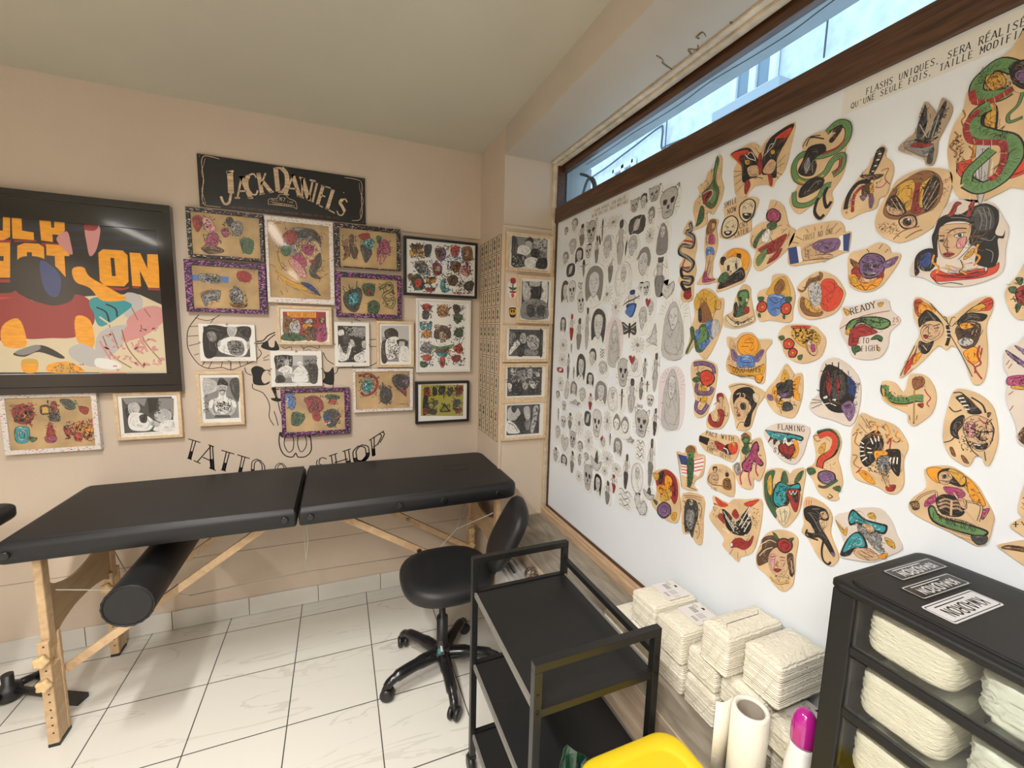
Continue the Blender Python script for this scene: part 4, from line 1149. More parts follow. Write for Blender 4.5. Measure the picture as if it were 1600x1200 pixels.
F|p|4,76 115,97 102,-68 5,-73
F|R|-20,709 -79,662 -113,522 -196,520 -157,617 -106,752
F|R|155,706 109,697 68,501 40,466 122,448 139,567
L|k|19|-161,213 -51,277 98,246
L|k|18|-279,192 -191,176
F|w|-53,150 57,181 64,117 -16,111
F|k|-6,162 34,171 45,121 7,121
F|k|-261,113 -200,113 -195,69 -248,78
L|k|13|-61,141 -7,179 105,182
L|d|13|-153,147 -188,2 -96,-56
F|R|-179,-151 -104,-141 -16,-176 -78,-220 -147,-204
L|k|9|-178,-156 -99,-181 -16,-176
F|r|-322,-507 -243,-427 -24,-540 292,-492 517,-479 581,-407 571,-566 387,-647 72,-658 -182,-655 -276,-601
F|R|-233,-517 -22,-562 268,-552 449,-531 382,-606 -17,-606
L|o|31|-309,-153 -312,-286 -213,-387 -235,-495
L|o|29|288,-58 258,-197 331,-290 269,-427
L|y|19|98,-320 143,-432 102,-490 190,-564
L|y|20|-113,-356 -54,-429 -78,-512
L|k|11|79,-296 127,-430 88,-510 177,-584
L|k|11|212,-66 144,-158 46,-292
F|y|135,-220 233,-110 231,-234 129,-303
F|w|411,-465 459,-492 436,-550
L|a|10|219,548 285,370 275,190
L|a|10|278,563 346,356 353,174
L|a|10|339,548 397,365 403,184
L|a|11|-142,487 -7,456 111,409
L|a|10|308,41 435,-23 485,48
L|a|10|391,-157 488,-233 492,-395
L|k|13|-279,-579 -177,-700 -7,-693 163,-741
@|goblin_cutout|B|tan|cutout of a grinning purple goblin head with pointed ears over orange flames|-5734,16524
O|-466,350 -181,407 73,499 254,384 310,256 467,208 455,45 322,-224 176,-430 -58,-498 -376,-358 -465,15
F|k|-267,143 -147,302 54,283 218,150 242,-71 151,-206 -65,-234 -215,-117
F|v|-247,135 -140,281 56,263 202,140 224,-56 140,-181 -63,-209 -201,-93
F|v|205,79 441,165 378,8 240,-46
F|n|-443,244 -237,88 -273,-9 -377,81
F|k|-166,67 -78,80 -82,18 -149,14
F|k|15,43 122,54 118,-7 31,-3
L|k|15|-197,134 -56,90
L|k|15|-13,96 137,113 186,58
L|k|15|-54,65 -65,-34 25,-44
F|k|-149,-86 -31,-137 119,-105 40,-182 -96,-155
F|w|-125,-102 99,-120 35,-140
F|R|-390,-20 -279,43 -186,-171 -295,-236
F|R|113,-252 205,-115 238,-216 168,-355
F|o|-424,-146 -309,-107 -198,-271 -57,-310 113,-252 219,-238 152,-403 -61,-473 -304,-364
F|y|-396,-175 -303,-158 -242,-293 -337,-284
L|k|13|-385,-279 -280,-366 -166,-350 -63,-460 17,-367 130,-401
L|k|12|88,363 142,451
L|k|13|-82,317 -136,399
L|k|12|204,272 259,335
H|k|30|10|-231,239 194,177 213,-189 -163,-173
@|moth_and_eye_cutout|B|tan|large tan cutout of a brown-winged moth around a glossy eye|-5200,17631
O|-264,583 -2,660 276,625 552,462 587,158 474,-347 318,-533 33,-660 -186,-644 -482,-423 -587,-159 -507,183 -368,428
F|n|-439,142 -326,416 -104,557 114,623 303,541 426,374 472,127 395,-112 207,-198 -54,-229 -300,-174 -439,-48
F|y|-281,381 -99,511 25,429 38,-23 -116,-31
F|y|110,338 311,474 380,324 261,-35 132,-24
F|k|-420,161 -312,297 -178,168 -50,-93 -181,-154 -353,-68
F|k|176,76 215,373 329,468 416,313 400,-5 258,-166
F|R|35,337 104,383 115,-42 29,-112
F|s|-394,107 -90,-83 -184,-131 -356,-44
L|s|12|-396,131 -228,-97
L|s|12|-346,236 -148,-93
L|s|12|-265,237 -90,-83
L|s|11|234,-116 398,319
L|s|11|205,-20 357,374
L|s|11|272,-125 423,97
L|s|11|176,76 282,418
F|k|-170,-250 -82,-154 95,-195 152,-365 85,-442 -73,-409
F|s|-150,-254 -70,-180 78,-214 129,-360 73,-416 -66,-388
F|k|-74,-225 24,-235 55,-344 -18,-375 -84,-315
F|w|-24,-236 22,-224 19,-280
F|R|65,-98 194,-84 131,-181
L|n|24|-213,-593 -68,-457 195,-419
L|n|23|-12,-606 132,-519 241,-496
H|d|60|12|-326,416 114,623 393,363 372,-62 -57,-206 -380,-14
H|n|40|12|-526,-220 -165,-297 -138,-536 -438,-431
H|n|14|11|424,397 547,359 535,24 449,-125
@|serpent_unicorn_cutout|B|tan|narrow cutout of a serpent with an upright black horn, left of the moth|-6021,18312
O|162,672 278,571 273,433 391,300 455,95 408,-217 381,-350 259,-388 215,-569 -49,-604 -300,-672 -455,-483 -421,-234 -221,112 -36,299
F|k|105,610 208,643 259,555 182,300 55,78 4,142 62,411
L|w|24|146,525 200,517
L|w|25|127,413 181,406
L|w|25|96,305 144,301
L|w|20|63,208 107,206
F|d|-160,192 47,152 292,76 171,19 -11,73
L|k|89|63,3 -167,46 -333,-156 -373,-451
L|R|67|75,-97 -108,-69 -229,-235 -219,-539
L|s|10|-213,-164 -139,-209
L|s|10|-248,-280 -148,-331
L|s|10|-246,-406 -158,-453
F|d|-64,-57 89,-29 88,-222 -68,-228
F|y|58,-44 126,-64 139,-284 83,-269
F|v|71,-266 139,-284 156,-531 99,-517
F|v|-112,-241 25,-253 -30,-361
L|n|19|240,163 365,170 322,-4 421,-150
L|m|20|168,-148 297,-161 370,-65
L|n|13|-36,299 -116,203
L|n|13|-101,271 -136,185
H|k|40|10|-160,192 289,100 162,-290 -62,-279
H|d|20|11|-421,-234 -228,-35 -171,-550 -361,-556
@|swallow_cutout|B|kraft|grey-brown cutout of a swallow with raised wings under the French heading|-5147,18932
O|-89,481 -30,605 98,421 161,330 206,540 259,526 370,363 381,194 292,-60 240,-208 247,-423 215,-605 105,-579 34,-436 -381,-145 -281,10 -139,110
F|A|-50,464 -22,537 33,214 -10,-49 -80,-88 -108,163
F|A|250,458 291,398 223,94 127,-145 -22,-110 104,57
F|a|-276,-37 -43,-80 172,-226 155,-391 69,-426 -262,-154
F|R|-190,-113 -38,-126 172,-226 48,-245 -125,-181
F|k|-124,-28 73,-146 183,-166 79,-191 -77,-111
F|A|147,-324 200,-321 194,-577 117,-529
H|k|60|14|-69,472 7,439 29,87 -43,-80 156,-92 255,414 301,311 185,-188 -80,-88
H|n|16|9|-323,-132 -238,-29 -18,-308 -93,-304
L|l|11|-77,216 66,-78
L|l|11|126,176 85,-86
L|l|11|205,248 141,-107
@|dagger_serpent_cutout|B|tan|largest cutout, a green serpent coiled round a golden dagger at the photo's top right|-4203,18694
O|289,1236 111,1155 -159,1016 -293,871 -385,717 -401,444 -518,187 -546,-155 -496,-444 -331,-1018 -51,-1236 98,-1214 371,-1094 547,-976
F|r|-376,-484 -249,-465 -61,-489 -121,-629 -210,-804 -339,-662
F|r|508,-648 363,-786 270,-949 538,-899
F|o|-169,-211 -37,-300 17,-516 -163,-535 -185,-346
F|y|-163,923 35,842 105,601 -65,587 -140,718
F|k|-131,385 54,303 78,-148 -95,-61
F|y|-102,391 29,333 56,-82 -60,-36
F|l|-148,-259 40,-328 49,-1182 -29,-1161
L|k|8|-56,-332 3,-1109
L|k|207|203,830 -11,997 -163,923 -256,813 -216,599 49,476 186,506
L|g|166|203,830 -11,997 -163,923 -256,813 -216,599 49,476 186,506
L|R|93|-315,724 -253,518 -18,431 213,512
L|k|216|-40,364 -210,282 -198,39 52,-177 284,-342 369,-599 308,-788 211,-931 -1,-1007 -206,-846
L|g|169|-40,364 -210,282 -198,39 52,-177 284,-342 369,-599 308,-788 211,-931 -1,-1007 -206,-846
L|R|92|-172,344 -322,169 -241,-124 -13,-250 186,-343 229,-589 185,-826 91,-895
L|k|169|78,-400 -56,-531 -192,-687 -203,-868
L|g|131|78,-400 -56,-531 -192,-687 -203,-868
F|y|-143,874 37,822 115,633 -21,585 -124,711
F|k|125,907 332,872 383,431 203,590
F|v|212,752 347,738 374,508 240,628
L|s|8|-337,575 -299,519
L|s|8|-225,544 -208,458
L|s|8|-114,494 -97,408
L|s|8|-9,474 17,377
L|s|8|103,498 136,399
L|s|8|-344,218 -273,149
L|s|8|-324,49 -244,37
L|s|8|-195,-122 -169,-211
L|s|8|-65,-191 -53,-294
L|s|8|44,-232 55,-334
L|s|8|139,-307 194,-289
L|s|8|190,-498 263,-524
L|s|8|194,-654 272,-718
L|s|8|135,-771 204,-871
L|n|19|-401,444 -356,324 -396,260 -348,119
L|n|20|-476,109 -413,-18 -516,-124 -398,-291 -422,-365
L|n|19|-246,-223 -168,-352 -205,-440
L|k|51|334,400 302,212 205,105 233,-20 381,-7
L|g|32|334,400 302,212 205,105 233,-20 381,-7
H|k|45|8|-236,1037 201,850 241,498 -205,633
H|k|45|8|-215,323 -30,282 284,-342 334,-777 -6,-966 -178,-814 233,-629 201,-349 -156,-57
H|d|24|8|-159,882 67,807 65,582 -101,642
H|n|40|13|-511,-22 -386,33 -266,-460 -364,-592
@|edge_rose_cutout|B|tan|rose cutout with green leaves cut off by the right edge of the photo|-3544,15894
O|48,447 -36,245 -127,77 -148,-101 3,-447 148,-411
F|R|-34,-10 93,57 129,-255 17,-210
F|G|-57,188 26,180 12,64
F|G|-122,37 -41,49 -29,-50 -85,-46
F|G|-6,-248 60,-232 24,-388
L|k|10|-15,-51 48,-16 49,-133 116,-138
H|k|30|10|-127,77 75,213 139,-333 3,-328
@|purple_blade_cutout|B|pale|pale cutout of a purple blade and gold hilt at the right edge of the photo|-3362,14189
O|16,864 -87,821 -225,694 -206,410 -132,253 -115,-135 41,-518 103,-812 217,-865 224,-701
F|v|-218,695 -151,658 61,472 70,394 -141,577
F|v|-123,780 36,688 48,590
F|m|-132,253 82,296 98,159 -115,112
F|y|-73,107 101,129 108,70 -53,58
F|d|89,-692 176,-510 212,-825 129,-806
L|n|12|-183,452 -151,536
L|n|12|-148,394 -116,478
L|n|12|-97,-50 -49,18
L|n|12|-52,-310 -21,-223
H|k|16|10|-104,256 84,276 98,159 -90,135
@|edge_scrap_cutout|B|tan|tan paper cutout almost wholly beyond the photo's right edge|-3069,12494
O|-14,297 -53,56 -55,-280 55,-296
H|k|10|10|-40,61 7,119 48,-237 -34,-229
@|edge_star_cutout|B|tan|tan cutout with small black stars beside the drawer tower at the right edge|-3074,12008
O|73,173 -44,59 -112,-73 -3,-151 113,-172
L|k|14|-83,-34 -20,-6
L|k|15|-57,28 -46,-69
L|k|14|5,56 45,-2
@|edge_hand_cutout|B|tan|tan cutout of an outlined hand above the drawer tower at the right edge|-3095,11562
O|-190,-38 -106,56 142,203 189,-202 -51,-124
F|n|-144,-55 -69,35 154,96 163,24 4,-19
F|s|-112,-38 -50,18 126,64
L|k|12|-144,-55 4,-19 163,24
@|poster|W|poster|large glossy black framed poster with orange block lettering over pink drapery|-10942,15994
C|-4230,4097 4230,-4098
I|N|-3943,2979 3641,-3253
P|k|-3943,2979 3953,3968 3599,-1811 -4447,-1927
P|N|-3976,2659 3587,3553 3579,3417 -3988,2543
P|N|-4012,2310 3675,3158 3665,2987 -4027,2164
P|N|-4048,1959 3707,2753 3699,2616 -4060,1841
P|N|-4084,1606 3681,2341 3673,2203 -4096,1489
P|R|-4060,1841 -1116,2135 -1124,2041 -4069,1753
P|R|-1021,2145 -348,2212 -355,2136 -1028,2070
P|R|-195,2132 569,2143 223,2001 -205,2005
P|o|-1642,3206 -1039,3281 -1129,2258 -1328,2114 -1745,2072
P|k|-1522,3282 -1244,3317 -1318,2484 -1596,2454
P|o|-1003,3274 -710,3304 -751,2545 -406,2507 -421,2205 -1063,2203
P|o|-194,3311 456,3372 592,3199 566,2687 411,2492 163,2492 153,2186 -203,2214
P|k|159,3053 258,3059 245,2766 150,2756
P|R|-4205,423 -1275,590 -1286,463 -4221,274
P|o|-4069,1753 -3902,1770 -1148,2039 -1269,654 -4202,453
P|k|-3953,1267 -1383,1490 -1400,1302 -3971,1090
P|R|-874,1941 -124,1981 -135,1853 -887,1784
P|o|-945,1934 -721,2062 -287,2079 -142,1947 -166,1468 -534,1437 -534,1722 -679,1708 -760,593 -1063,573
P|o|-67,2082 655,2087 632,1665 470,1650 443,804 125,782 167,1624 -89,1634
P|R|1547,512 2326,458 2525,538 2490,433 2264,352 1591,380
P|o|1578,1878 1738,2045 2409,2053 2560,1865 2522,743 2359,528 1681,520 1546,713
P|k|1970,1714 2098,1711 2099,952 1969,943
P|R|2622,578 2888,561 2882,470 2659,478
P|R|3167,508 3625,500 3620,430 3190,426
P|o|2639,1987 3010,1993 3220,1341 3250,1973 3660,1996 3598,534 3196,524 2945,1251 2945,564 2638,580
P|c|-4572,-3143 -4322,-715 -2099,-307 -1373,-527 -669,-172 437,-50 1924,162 2865,214 3695,-236 3510,-3251
F|l|2365,221 2863,179 2947,-269 2622,-910 2251,-645
F|p|2403,-848 2999,-337 3574,-312 3656,-877 2939,-1253 2379,-1197
F|p|1262,-1570 2147,-1343 2921,-1536 2241,-3234 1248,-3221
F|R|-2082,-118 -1322,49 -1024,194 -675,-237 233,-61 757,99 1155,-148 1264,-819 1069,-1301 193,-1860 -2058,-1893 -2260,-1069
F|r|-1920,-361 -1244,-137 -989,-510 -1282,-1686 -1947,-1698
F|t|1160,-80 1915,26 2557,-217 2311,-574 1501,-1221 1259,-887
L|k|62|1347,-408 1654,-600 1733,-1008
L|k|62|1678,-258 1990,-449 2020,-792
F|k|-1021,1333 -523,1564 -48,1414 317,990 669,293 529,-178 4,-401 -484,-293 -859,-117 -1163,249
F|B|-295,1393 81,1167 291,663 137,0 -159,49 -315,558
F|o|684,1148 1050,1242 1230,858 1939,367 2404,-18 1581,-127 1195,390 746,627
F|p|274,2338 625,2661 714,2189 729,1738 490,1910
F|p|1226,2887 1602,3059 1714,2811 1524,2005 1294,1722 1229,2239
F|R|1210,3015 1452,3139 1650,2999 1530,2791 1219,2790
L|d|45|-1745,-479 -1406,-913 -1463,-1560
L|c|70|1424,-813 2138,-1482
L|n|35|2548,-356 2735,-907
L|n|36|2994,-407 3405,-1170
L|n|36|1723,-1146 2129,-3232
L|n|36|2825,-1256 3158,-3246
P|c|-4446,-1915 -4422,-1684 -2134,-1702 -807,-1809 1043,-1642 1491,-1359 2384,-1127 3307,-888 3706,-1018 3647,-3253 -4572,-3143
F|l|1374,-1499 2162,-1134 2482,-1335 1738,-2466 1206,-2329
F|p|2384,-1127 3316,-746 3715,-875 2916,-1608 2114,-1832
L|n|42|1472,-1634 1738,-2466 2367,-3035
L|n|42|2147,-1343 2312,-2182 2823,-3039
L|n|43|2835,-1115 2902,-1821 3482,-2754
L|n|42|1807,-1489 1978,-2184
L|p|84|1349,-1843 1669,-2677 1910,-3173
L|p|86|2698,-1470 2985,-2320
F|R|-2305,-567 -1052,-127 -609,-624 -461,-1208 210,-989 406,-449 939,-225 1264,-819 654,-1244 513,-1720 -801,-1743 -2238,-1831
F|o|-1678,-1307 -1172,-969 -992,-1680 -1080,-2142 -1699,-2082
F|o|633,-841 1094,-960 1188,-1846 1002,-2192 607,-1854
F|l|321,-2197 806,-1988 1411,-2467 1599,-2887 946,-2952 393,-2605
F|k|-1441,-2407 -730,-2072 -337,-2135 139,-2537 -20,-2605 -653,-2337 -1113,-2538
F|a|-1387,-2341 -728,-2039 -593,-2204 -1108,-2472
F|y|-1198,-2670 -731,-2671 -798,-3173 -1192,-3168
F|o|-1191,-2869 -758,-2872 -803,-3173 -1187,-3168
F|o|-397,-2874 226,-2742 723,-3089 608,-3212 -373,-3199
F|y|-251,-2943 267,-2878 402,-3154 -166,-3147
F|w|1185,-2606 1723,-2677 2036,-2961 1694,-3099 1160,-2954
H|n|20|40|-397,-2874 738,-2882 608,-3212 -322,-3200
H|p|30|96|1364,-1636 3526,-1095 3523,-3046 1699,-3029
@|sign|W|tin|black whiskey sign with arched cream lettering above the framed flash sheets|-2106,21411
C|-3558,1120 3559,-1120
I|k|-3558,1120 3559,-1120
G|c|j|-2775,361 -2066,626 -2083,-744 -2748,-937|J
G|c|j|-2152,300 -1576,439 -1546,-513 -2075,-584|A
G|c|j|-1766,463 -1255,621 -1196,-304 -1686,-425|C
G|c|j|-1255,605 -836,702 -646,-120 -1172,-301|K
G|c|j|-578,977 52,1056 38,-52 -494,-72|D
G|c|j|66,716 480,834 525,-151 -42,-146|A
G|c|j|579,712 1233,644 993,-283 576,-172|N
G|c|j|1178,580 1471,539 1231,-364 966,-314|I
G|c|j|1496,487 1982,416 1575,-546 1256,-417|E
G|c|j|1953,355 2391,275 2118,-764 1656,-564|L
G|c|j|2476,315 2615,306 2556,154 2445,168|'
G|c|j|2358,13 2776,-46 2562,-855 2118,-764|S
L|c|22|-819,-713 -784,-464 -456,-393 -348,-215 -195,-167 -44,-201 54,-325 334,-426 391,-752 196,-693 -668,-694 -809,-712
L|c|17|-763,-570 301,-624
T|c|154|-358,-462 -79,-480|N7
T|c|66|-686,-517 -410,-507|OLD
T|c|66|-29,-501 253,-519|TIME
T|c|66|-667,-667 196,-693|TENNESSEE
T|n|85|-2381,-1058 -1080,-1045|JACK^DANIEL^DISTILLERY
T|n|87|-1006,-1047 444,-1024|LEM^MOTLOW,^PROPRIETOR
T|n|90|522,-1026 2362,-1023|LYNCHBURG^(POP.361)^TENN.^U.S.A.
L|c|26|-2696,1016 -3012,1066 -3282,1046 -3384,826 -3378,523 -3355,118 -3405,-402 -3450,-821 -3350,-1067 -3078,-1084 -2756,-1095
L|c|16|-3243,951 -3327,632 -3411,314 -3340,-33 -3441,-407 -3379,-760 -3325,-1011
L|c|29|2603,1017 2995,1019 3335,955 3416,678 3377,92 3393,-608 3243,-949 2898,-1019
L|c|18|3276,860 3325,433 3461,-14 3308,-501 3331,-851
@|flash|W|dark|flash sheet in black speckled frame, top left of the wall, pink mask and green cactus|-4677,19078
C|-1504,1081 1504,-1081
I|K|-1337,911 1349,-954
F|p|-901,678 -673,706 -458,414 -425,153 -706,70 -875,315
F|R|-1263,636 -1032,767 -904,626 -970,252 -1117,27 -1239,275
F|A|23,735 216,837 347,612 242,386 57,472
F|a|202,542 542,688 674,434 512,38 232,170
F|m|-189,232 49,311 81,-7 -111,-80
F|m|-712,-36 -384,51 -307,-260 -461,-543 -832,-578
F|d|-1018,-648 -644,-507 -185,-624 -193,-786 -757,-890
F|G|550,-175 798,-41 1085,-177 962,-738 624,-659
L|A|27|-763,-147 -616,27 -386,25 -304,-207
H|k|40|26|-1213,745 -442,733 -521,90 -1157,127
H|k|40|27|-118,718 636,645 606,-7 -158,-85
H|k|40|26|-941,-60 -205,-90 -240,-791 -938,-853
H|G|30|27|509,-17 1141,-7 1009,-789 571,-773
@|flash|W|purple|flash sheet in purple speckled frame with clasped hands, beside the large poster|-4768,16702
C|-1611,1174 1612,-1174
I|K|-1333,933 1300,-974
P|b|-1334,507 -1062,500 -1100,229 -1327,240
P|b|-203,506 91,499 57,195 -170,218
F|a|-1061,527 -620,585 -204,479 -265,201 -688,174 -1052,259
F|R|426,688 723,820 1009,618 898,332 508,362
F|a|-1039,-335 -612,-147 -285,-183 -351,-572 -684,-643 -884,-899
F|a|92,-273 298,16 583,-134 611,-580 313,-706 127,-548
F|n|116,-771 557,-695 746,-855 351,-929
H|k|50|27|-1038,528 -202,533 -265,201 -1054,232
H|k|40|27|-940,-221 -285,-183 -407,-740 -883,-872
H|k|60|28|108,60 686,-16 793,-910 63,-885
H|R|30|28|383,795 1113,737 942,223 503,251
H|y|14|27|-1069,794 -185,861 -288,690 -986,639
L|k|22|-1048,-498 -804,-267 -521,-197
T|n|144|534,916 1163,741|MOM
T|n|142|-1023,-470 -519,-169|TRUST
@|flash|W|white|tall framed print of a woman with pink sugar-skull face paint, centre of the wall|-1607,18140
C|-1498,2029 1497,-2029
I|K|-1372,1814 1300,-1780
F|a|-718,1054 -445,1475 -23,1633 505,1578 875,1331 912,700 648,963 -43,1009 -226,253 -436,234 -685,552
F|A|-244,1272 240,1606 771,1492 919,932 497,1292 -40,1123
F|R|-765,1161 -446,1447 -136,1396 -205,880 -573,788
F|s|110,854 597,1073 914,758 841,112 669,-193 340,-335 77,-181 -15,271
F|m|53,734 323,874 589,785 525,433 201,376
F|m|-336,129 -62,438 195,174 238,-169 -83,-194
F|G|-889,589 -525,680 -431,405 -697,212
F|p|-549,-3 -232,81 125,-351 219,-750 -98,-656
F|A|397,-214 853,520 889,-117 660,-486 871,-764 437,-677
F|R|379,74 570,148 704,72 510,-60
L|y|57|-1045,518 -856,85 -1028,-381 -782,-704 -480,-1028
F|y|-1135,-503 -784,-762 -322,-1018 153,-1162 199,-1394 -642,-1154
F|B|-56,-1001 425,-1087 848,-1594 524,-1434
L|y|59|-328,-1192 302,-1564 847,-1653
L|A|41|225,-575 127,-293
L|k|23|636,559 855,607
L|k|23|481,775 586,669
H|k|60|28|-652,1452 826,1498 912,700 -279,248
H|R|20|29|-436,234 252,294 234,-285 -191,-260
H|n|30|33|-1251,1718 1272,1891 1181,-1636 -1286,-1765
L|k|23|-885,702 -1002,298 -869,-256 -619,-521
@|flash|W|dark|flash sheet in black speckled frame with a crowned parrot and purple horse|1569,19109
C|-1617,1072 1617,-1071
I|K|-1388,854 1411,-1024
F|n|-1290,252 -956,-10 -847,-297 -1024,-550 -1256,-748 -1133,-322
F|d|-917,466 -716,546 -696,74 -499,-206 -681,-640 -903,-242
F|R|-485,570 -17,738 68,477 -257,355
F|t|-198,361 215,462 269,106 -31,-163 -262,56
F|A|-378,104 147,-147 83,-455 -159,-778 -327,-310
F|m|445,-120 692,450 934,413 1112,-59 805,-270 564,-231 440,-485
L|m|55|503,-236 438,-668
L|m|55|928,-137 1112,-59
L|m|55|623,-286 556,-781 678,-710
L|m|55|865,-265 740,-644
F|G|395,601 634,625 570,256 451,305
H|k|40|29|-1286,428 -603,439 -565,-631 -1198,-684
H|k|50|30|-430,397 214,402 79,-698 -328,-370
H|k|40|30|335,534 1178,437 1046,-495 439,-546
@|flash|W|purple|flash sheet in pink and black speckled frame with a blue wolf and coiled snake|1572,16649
C|-1639,1148 1640,-1148
I|K|-1402,898 1420,-931
F|A|-1239,36 -772,305 -420,326 -369,-101 -617,-790 -969,-804 -1250,-450
F|t|-1010,-12 -600,132 -550,-356 -905,-556
L|G|55|-1290,335 -1126,-18 -1073,-259
L|G|55|-999,534 -892,116
L|G|55|-589,742 -656,251
F|G|-358,513 59,662 296,430 170,51 -189,32
F|R|-154,341 113,295 -10,42
L|G|164|538,444 1030,724 1151,418 716,81 898,-161 1271,-79 1142,-528 772,-418
L|y|50|538,444 1030,724 1151,418 716,81 898,-161 1271,-79 1142,-528 772,-418
F|G|-78,-457 226,-194 526,-430 399,-874 -25,-890
H|k|60|30|-1230,459 -419,387 -619,-851 -1251,-511
H|k|40|31|-356,635 298,615 229,-8 -308,26
H|k|50|31|420,685 1278,739 1265,-650 647,-550
H|k|40|31|-195,-339 529,-242 459,-935 -86,-955
@|flash|W|black|black framed white sheet crowded with colourful heads, nearest the card-covered corner|5399,18349
C|-2051,1546 2050,-1546
I|w|-1939,1422 1926,-1430
F|y|-1722,791 -1404,1008 -1019,855 -1084,471 -1405,695 -1661,422
F|s|-1500,874 -1212,901 -1245,583 -1437,566
F|n|-1721,1041 -1212,1214 -1019,981 -1532,934
F|A|-954,1113 -563,1214 -628,700 -889,551
F|v|-366,915 -35,1137 234,969 169,513 -165,420
F|n|-299,857 -34,1009 -32,624 -265,540
F|r|504,1058 706,1271 1016,1170 916,771 643,682
F|n|1119,1180 1675,1297 1755,646 1265,539
F|s|1259,1062 1538,1088 1506,822 1297,804
F|a|-1471,123 -1084,344 -759,52 -824,-401 -1279,-306
F|R|-496,201 -165,292 37,50 -95,-349 -429,-308
F|s|-363,83 -97,104 -130,-157 -330,-172
F|n|475,344 781,466 1093,328 924,-79 718,-160
F|o|647,97 853,112 786,-89
F|p|1061,63 1407,353 1656,108 1555,-298 1204,-257
F|G|-1665,-650 -1279,-369 -955,-795 -1086,-1188 -1475,-1211
F|r|-1538,-832 -1215,-620 -1086,-867 -1346,-1140
F|y|-824,-593 -362,-497 -361,-756 -758,-846
F|R|-890,-1112 -360,-1081 -493,-1284 -824,-1270
F|t|-93,-999 107,-530 246,-1044 519,-1094 179,-1311
F|d|311,-516 650,-296 928,-474 793,-879 449,-835
F|A|1280,-783 1629,-560 1880,-678 1707,-1091 1353,-1045
F|n|-1824,-471 -1601,-392 -1538,-705 -1793,-722
H|k|60|37|-1784,1159 -889,1308 -628,509 -1661,359
H|k|60|38|-563,1214 1118,1310 1827,519 -98,362
H|k|80|38|-1598,239 103,378 39,-404 -1409,-506
H|k|80|39|170,383 1757,447 1697,-289 310,-385
H|k|80|38|-1792,-532 -229,-488 -360,-1341 -1668,-1350
H|k|80|39|-95,-414 1840,-412 1853,-1285 -24,-1322
H|R|30|40|658,-1284 1638,-1230 1639,-1311 659,-1364
@|flash|W|whiteframe|white framed upright sheet of colourful faces and flowers beneath the crowded black frame|5535,14639
C|-1561,2040 1561,-2040
I|w|-1354,1792 1326,-1834
F|r|-1223,1616 -894,1761 -694,1509 -960,1301
F|A|-1158,1359 -827,1306 -894,910 -1158,966
F|o|-393,1521 -89,1733 253,1549 187,1146 -222,1065
F|s|-190,1497 48,1527 36,1241 -155,1213
F|k|528,1694 805,1773 949,1444 671,1231
F|G|567,1160 810,1303 1093,1111 815,696 604,892
F|t|-1323,765 -1093,575 -1093,311 -1291,372
F|t|-960,578 -693,784 -726,320 -960,314
F|o|-1225,176 -760,319 -692,-12 -1027,-151
F|d|-491,325 -84,603 365,346 333,-129 -490,-142
F|s|-219,198 89,205 126,-200 -66,-338 -217,-171
F|y|-491,392 -356,529 -152,601 -288,397
F|G|609,284 1029,498 1105,21 752,-53
F|g|-759,-481 -216,-610 615,-465 199,-810 -488,-747
F|a|-1292,-620 -960,-350 -624,-613 -758,-950 -1227,-885
F|r|546,-671 897,-462 1149,-735 902,-1012
F|n|-420,-746 268,-741 200,-1015 -351,-1016
F|t|-385,-949 200,-946 131,-1151 -282,-1152
F|r|-179,-1220 62,-1220 78,-1630 -73,-1800 -191,-1628
F|G|-1294,-1420 -893,-1556 -1027,-1758 -1294,-1722
F|r|-1227,-1219 -893,-1018 -690,-1287 -960,-1421
F|R|480,-1151 974,-1081 906,-1427 552,-1426
H|k|60|39|-1289,1678 -628,1708 -694,916 -1224,899
H|k|60|39|-427,1717 389,1755 325,1084 -358,1060
H|k|50|40|458,1758 1156,1789 1167,774 535,755
H|k|60|39|-1290,766 -626,786 -692,-146 -1292,-156
H|k|70|40|-559,589 397,616 335,-400 -489,-410
H|k|50|41|537,553 1170,570 1179,-252 543,-261
H|k|60|40|-1292,-354 -557,-344 -622,-1761 -1294,-1688
H|k|60|40|-488,-679 407,-672 205,-1769 -349,-1696
H|k|60|41|474,-399 1180,-390 1196,-1777 413,-1632
@|comic|W|wood|small wooden framed colour cartoon of a tattoo stall with three people|-1519,15030
C|-1245,958 1245,-958
I|R|-974,709 968,-716
P|w|-973,721 1008,802 1006,730 -976,651
P|o|-804,629 516,681 508,411 -760,379
F|n|-944,361 -628,372 -655,-396 -972,-403
F|l|-691,76 -312,264 -220,-208 -389,-450 -708,-397
F|s|-577,315 -390,321 -424,113 -557,109
F|l|-44,214 287,344 334,106 61,98
F|o|-104,33 279,104 325,-195 -5,-262
F|n|-3,-203 272,-136 255,-708 8,-712
F|d|247,-77 546,-189 588,-673 255,-708
F|m|607,-7 944,63 957,-716 476,-723
F|n|674,417 899,485 948,245 722,117
F|s|728,358 868,363 835,181 734,178
F|G|-1001,-462 -601,-395 -173,-446 -19,-731 -1011,-746
L|k|24|-146,388 -127,152
T|k|176|-706,416 455,469|TATTOO^ARTIST
H|k|60|29|-949,244 950,305 924,-668 -983,-698
@|photo|W|clip|black and white photo of a man opening his shirt on a tattooed chest|-4861,14124
C|-1126,871 1127,-870
I|A|-947,754 893,-672
F|k|-889,712 -35,734 -4,397 -357,52 -535,-627 -960,-627
F|k|353,744 946,760 923,243 676,296 389,462
F|l|11,707 208,769 399,689 337,404 182,230 21,397
F|w|-357,52 88,285 575,237 810,-47 740,-509 435,-654 -287,-456 -416,-174
F|a|-23,0 226,117 567,65 675,-279 537,-597 144,-569 9,-341
H|k|50|28|-23,0 567,65 640,-510 49,-512
F|l|-381,52 -282,110 -320,-173 -416,-174
F|l|763,10 890,70 850,-277 775,-278
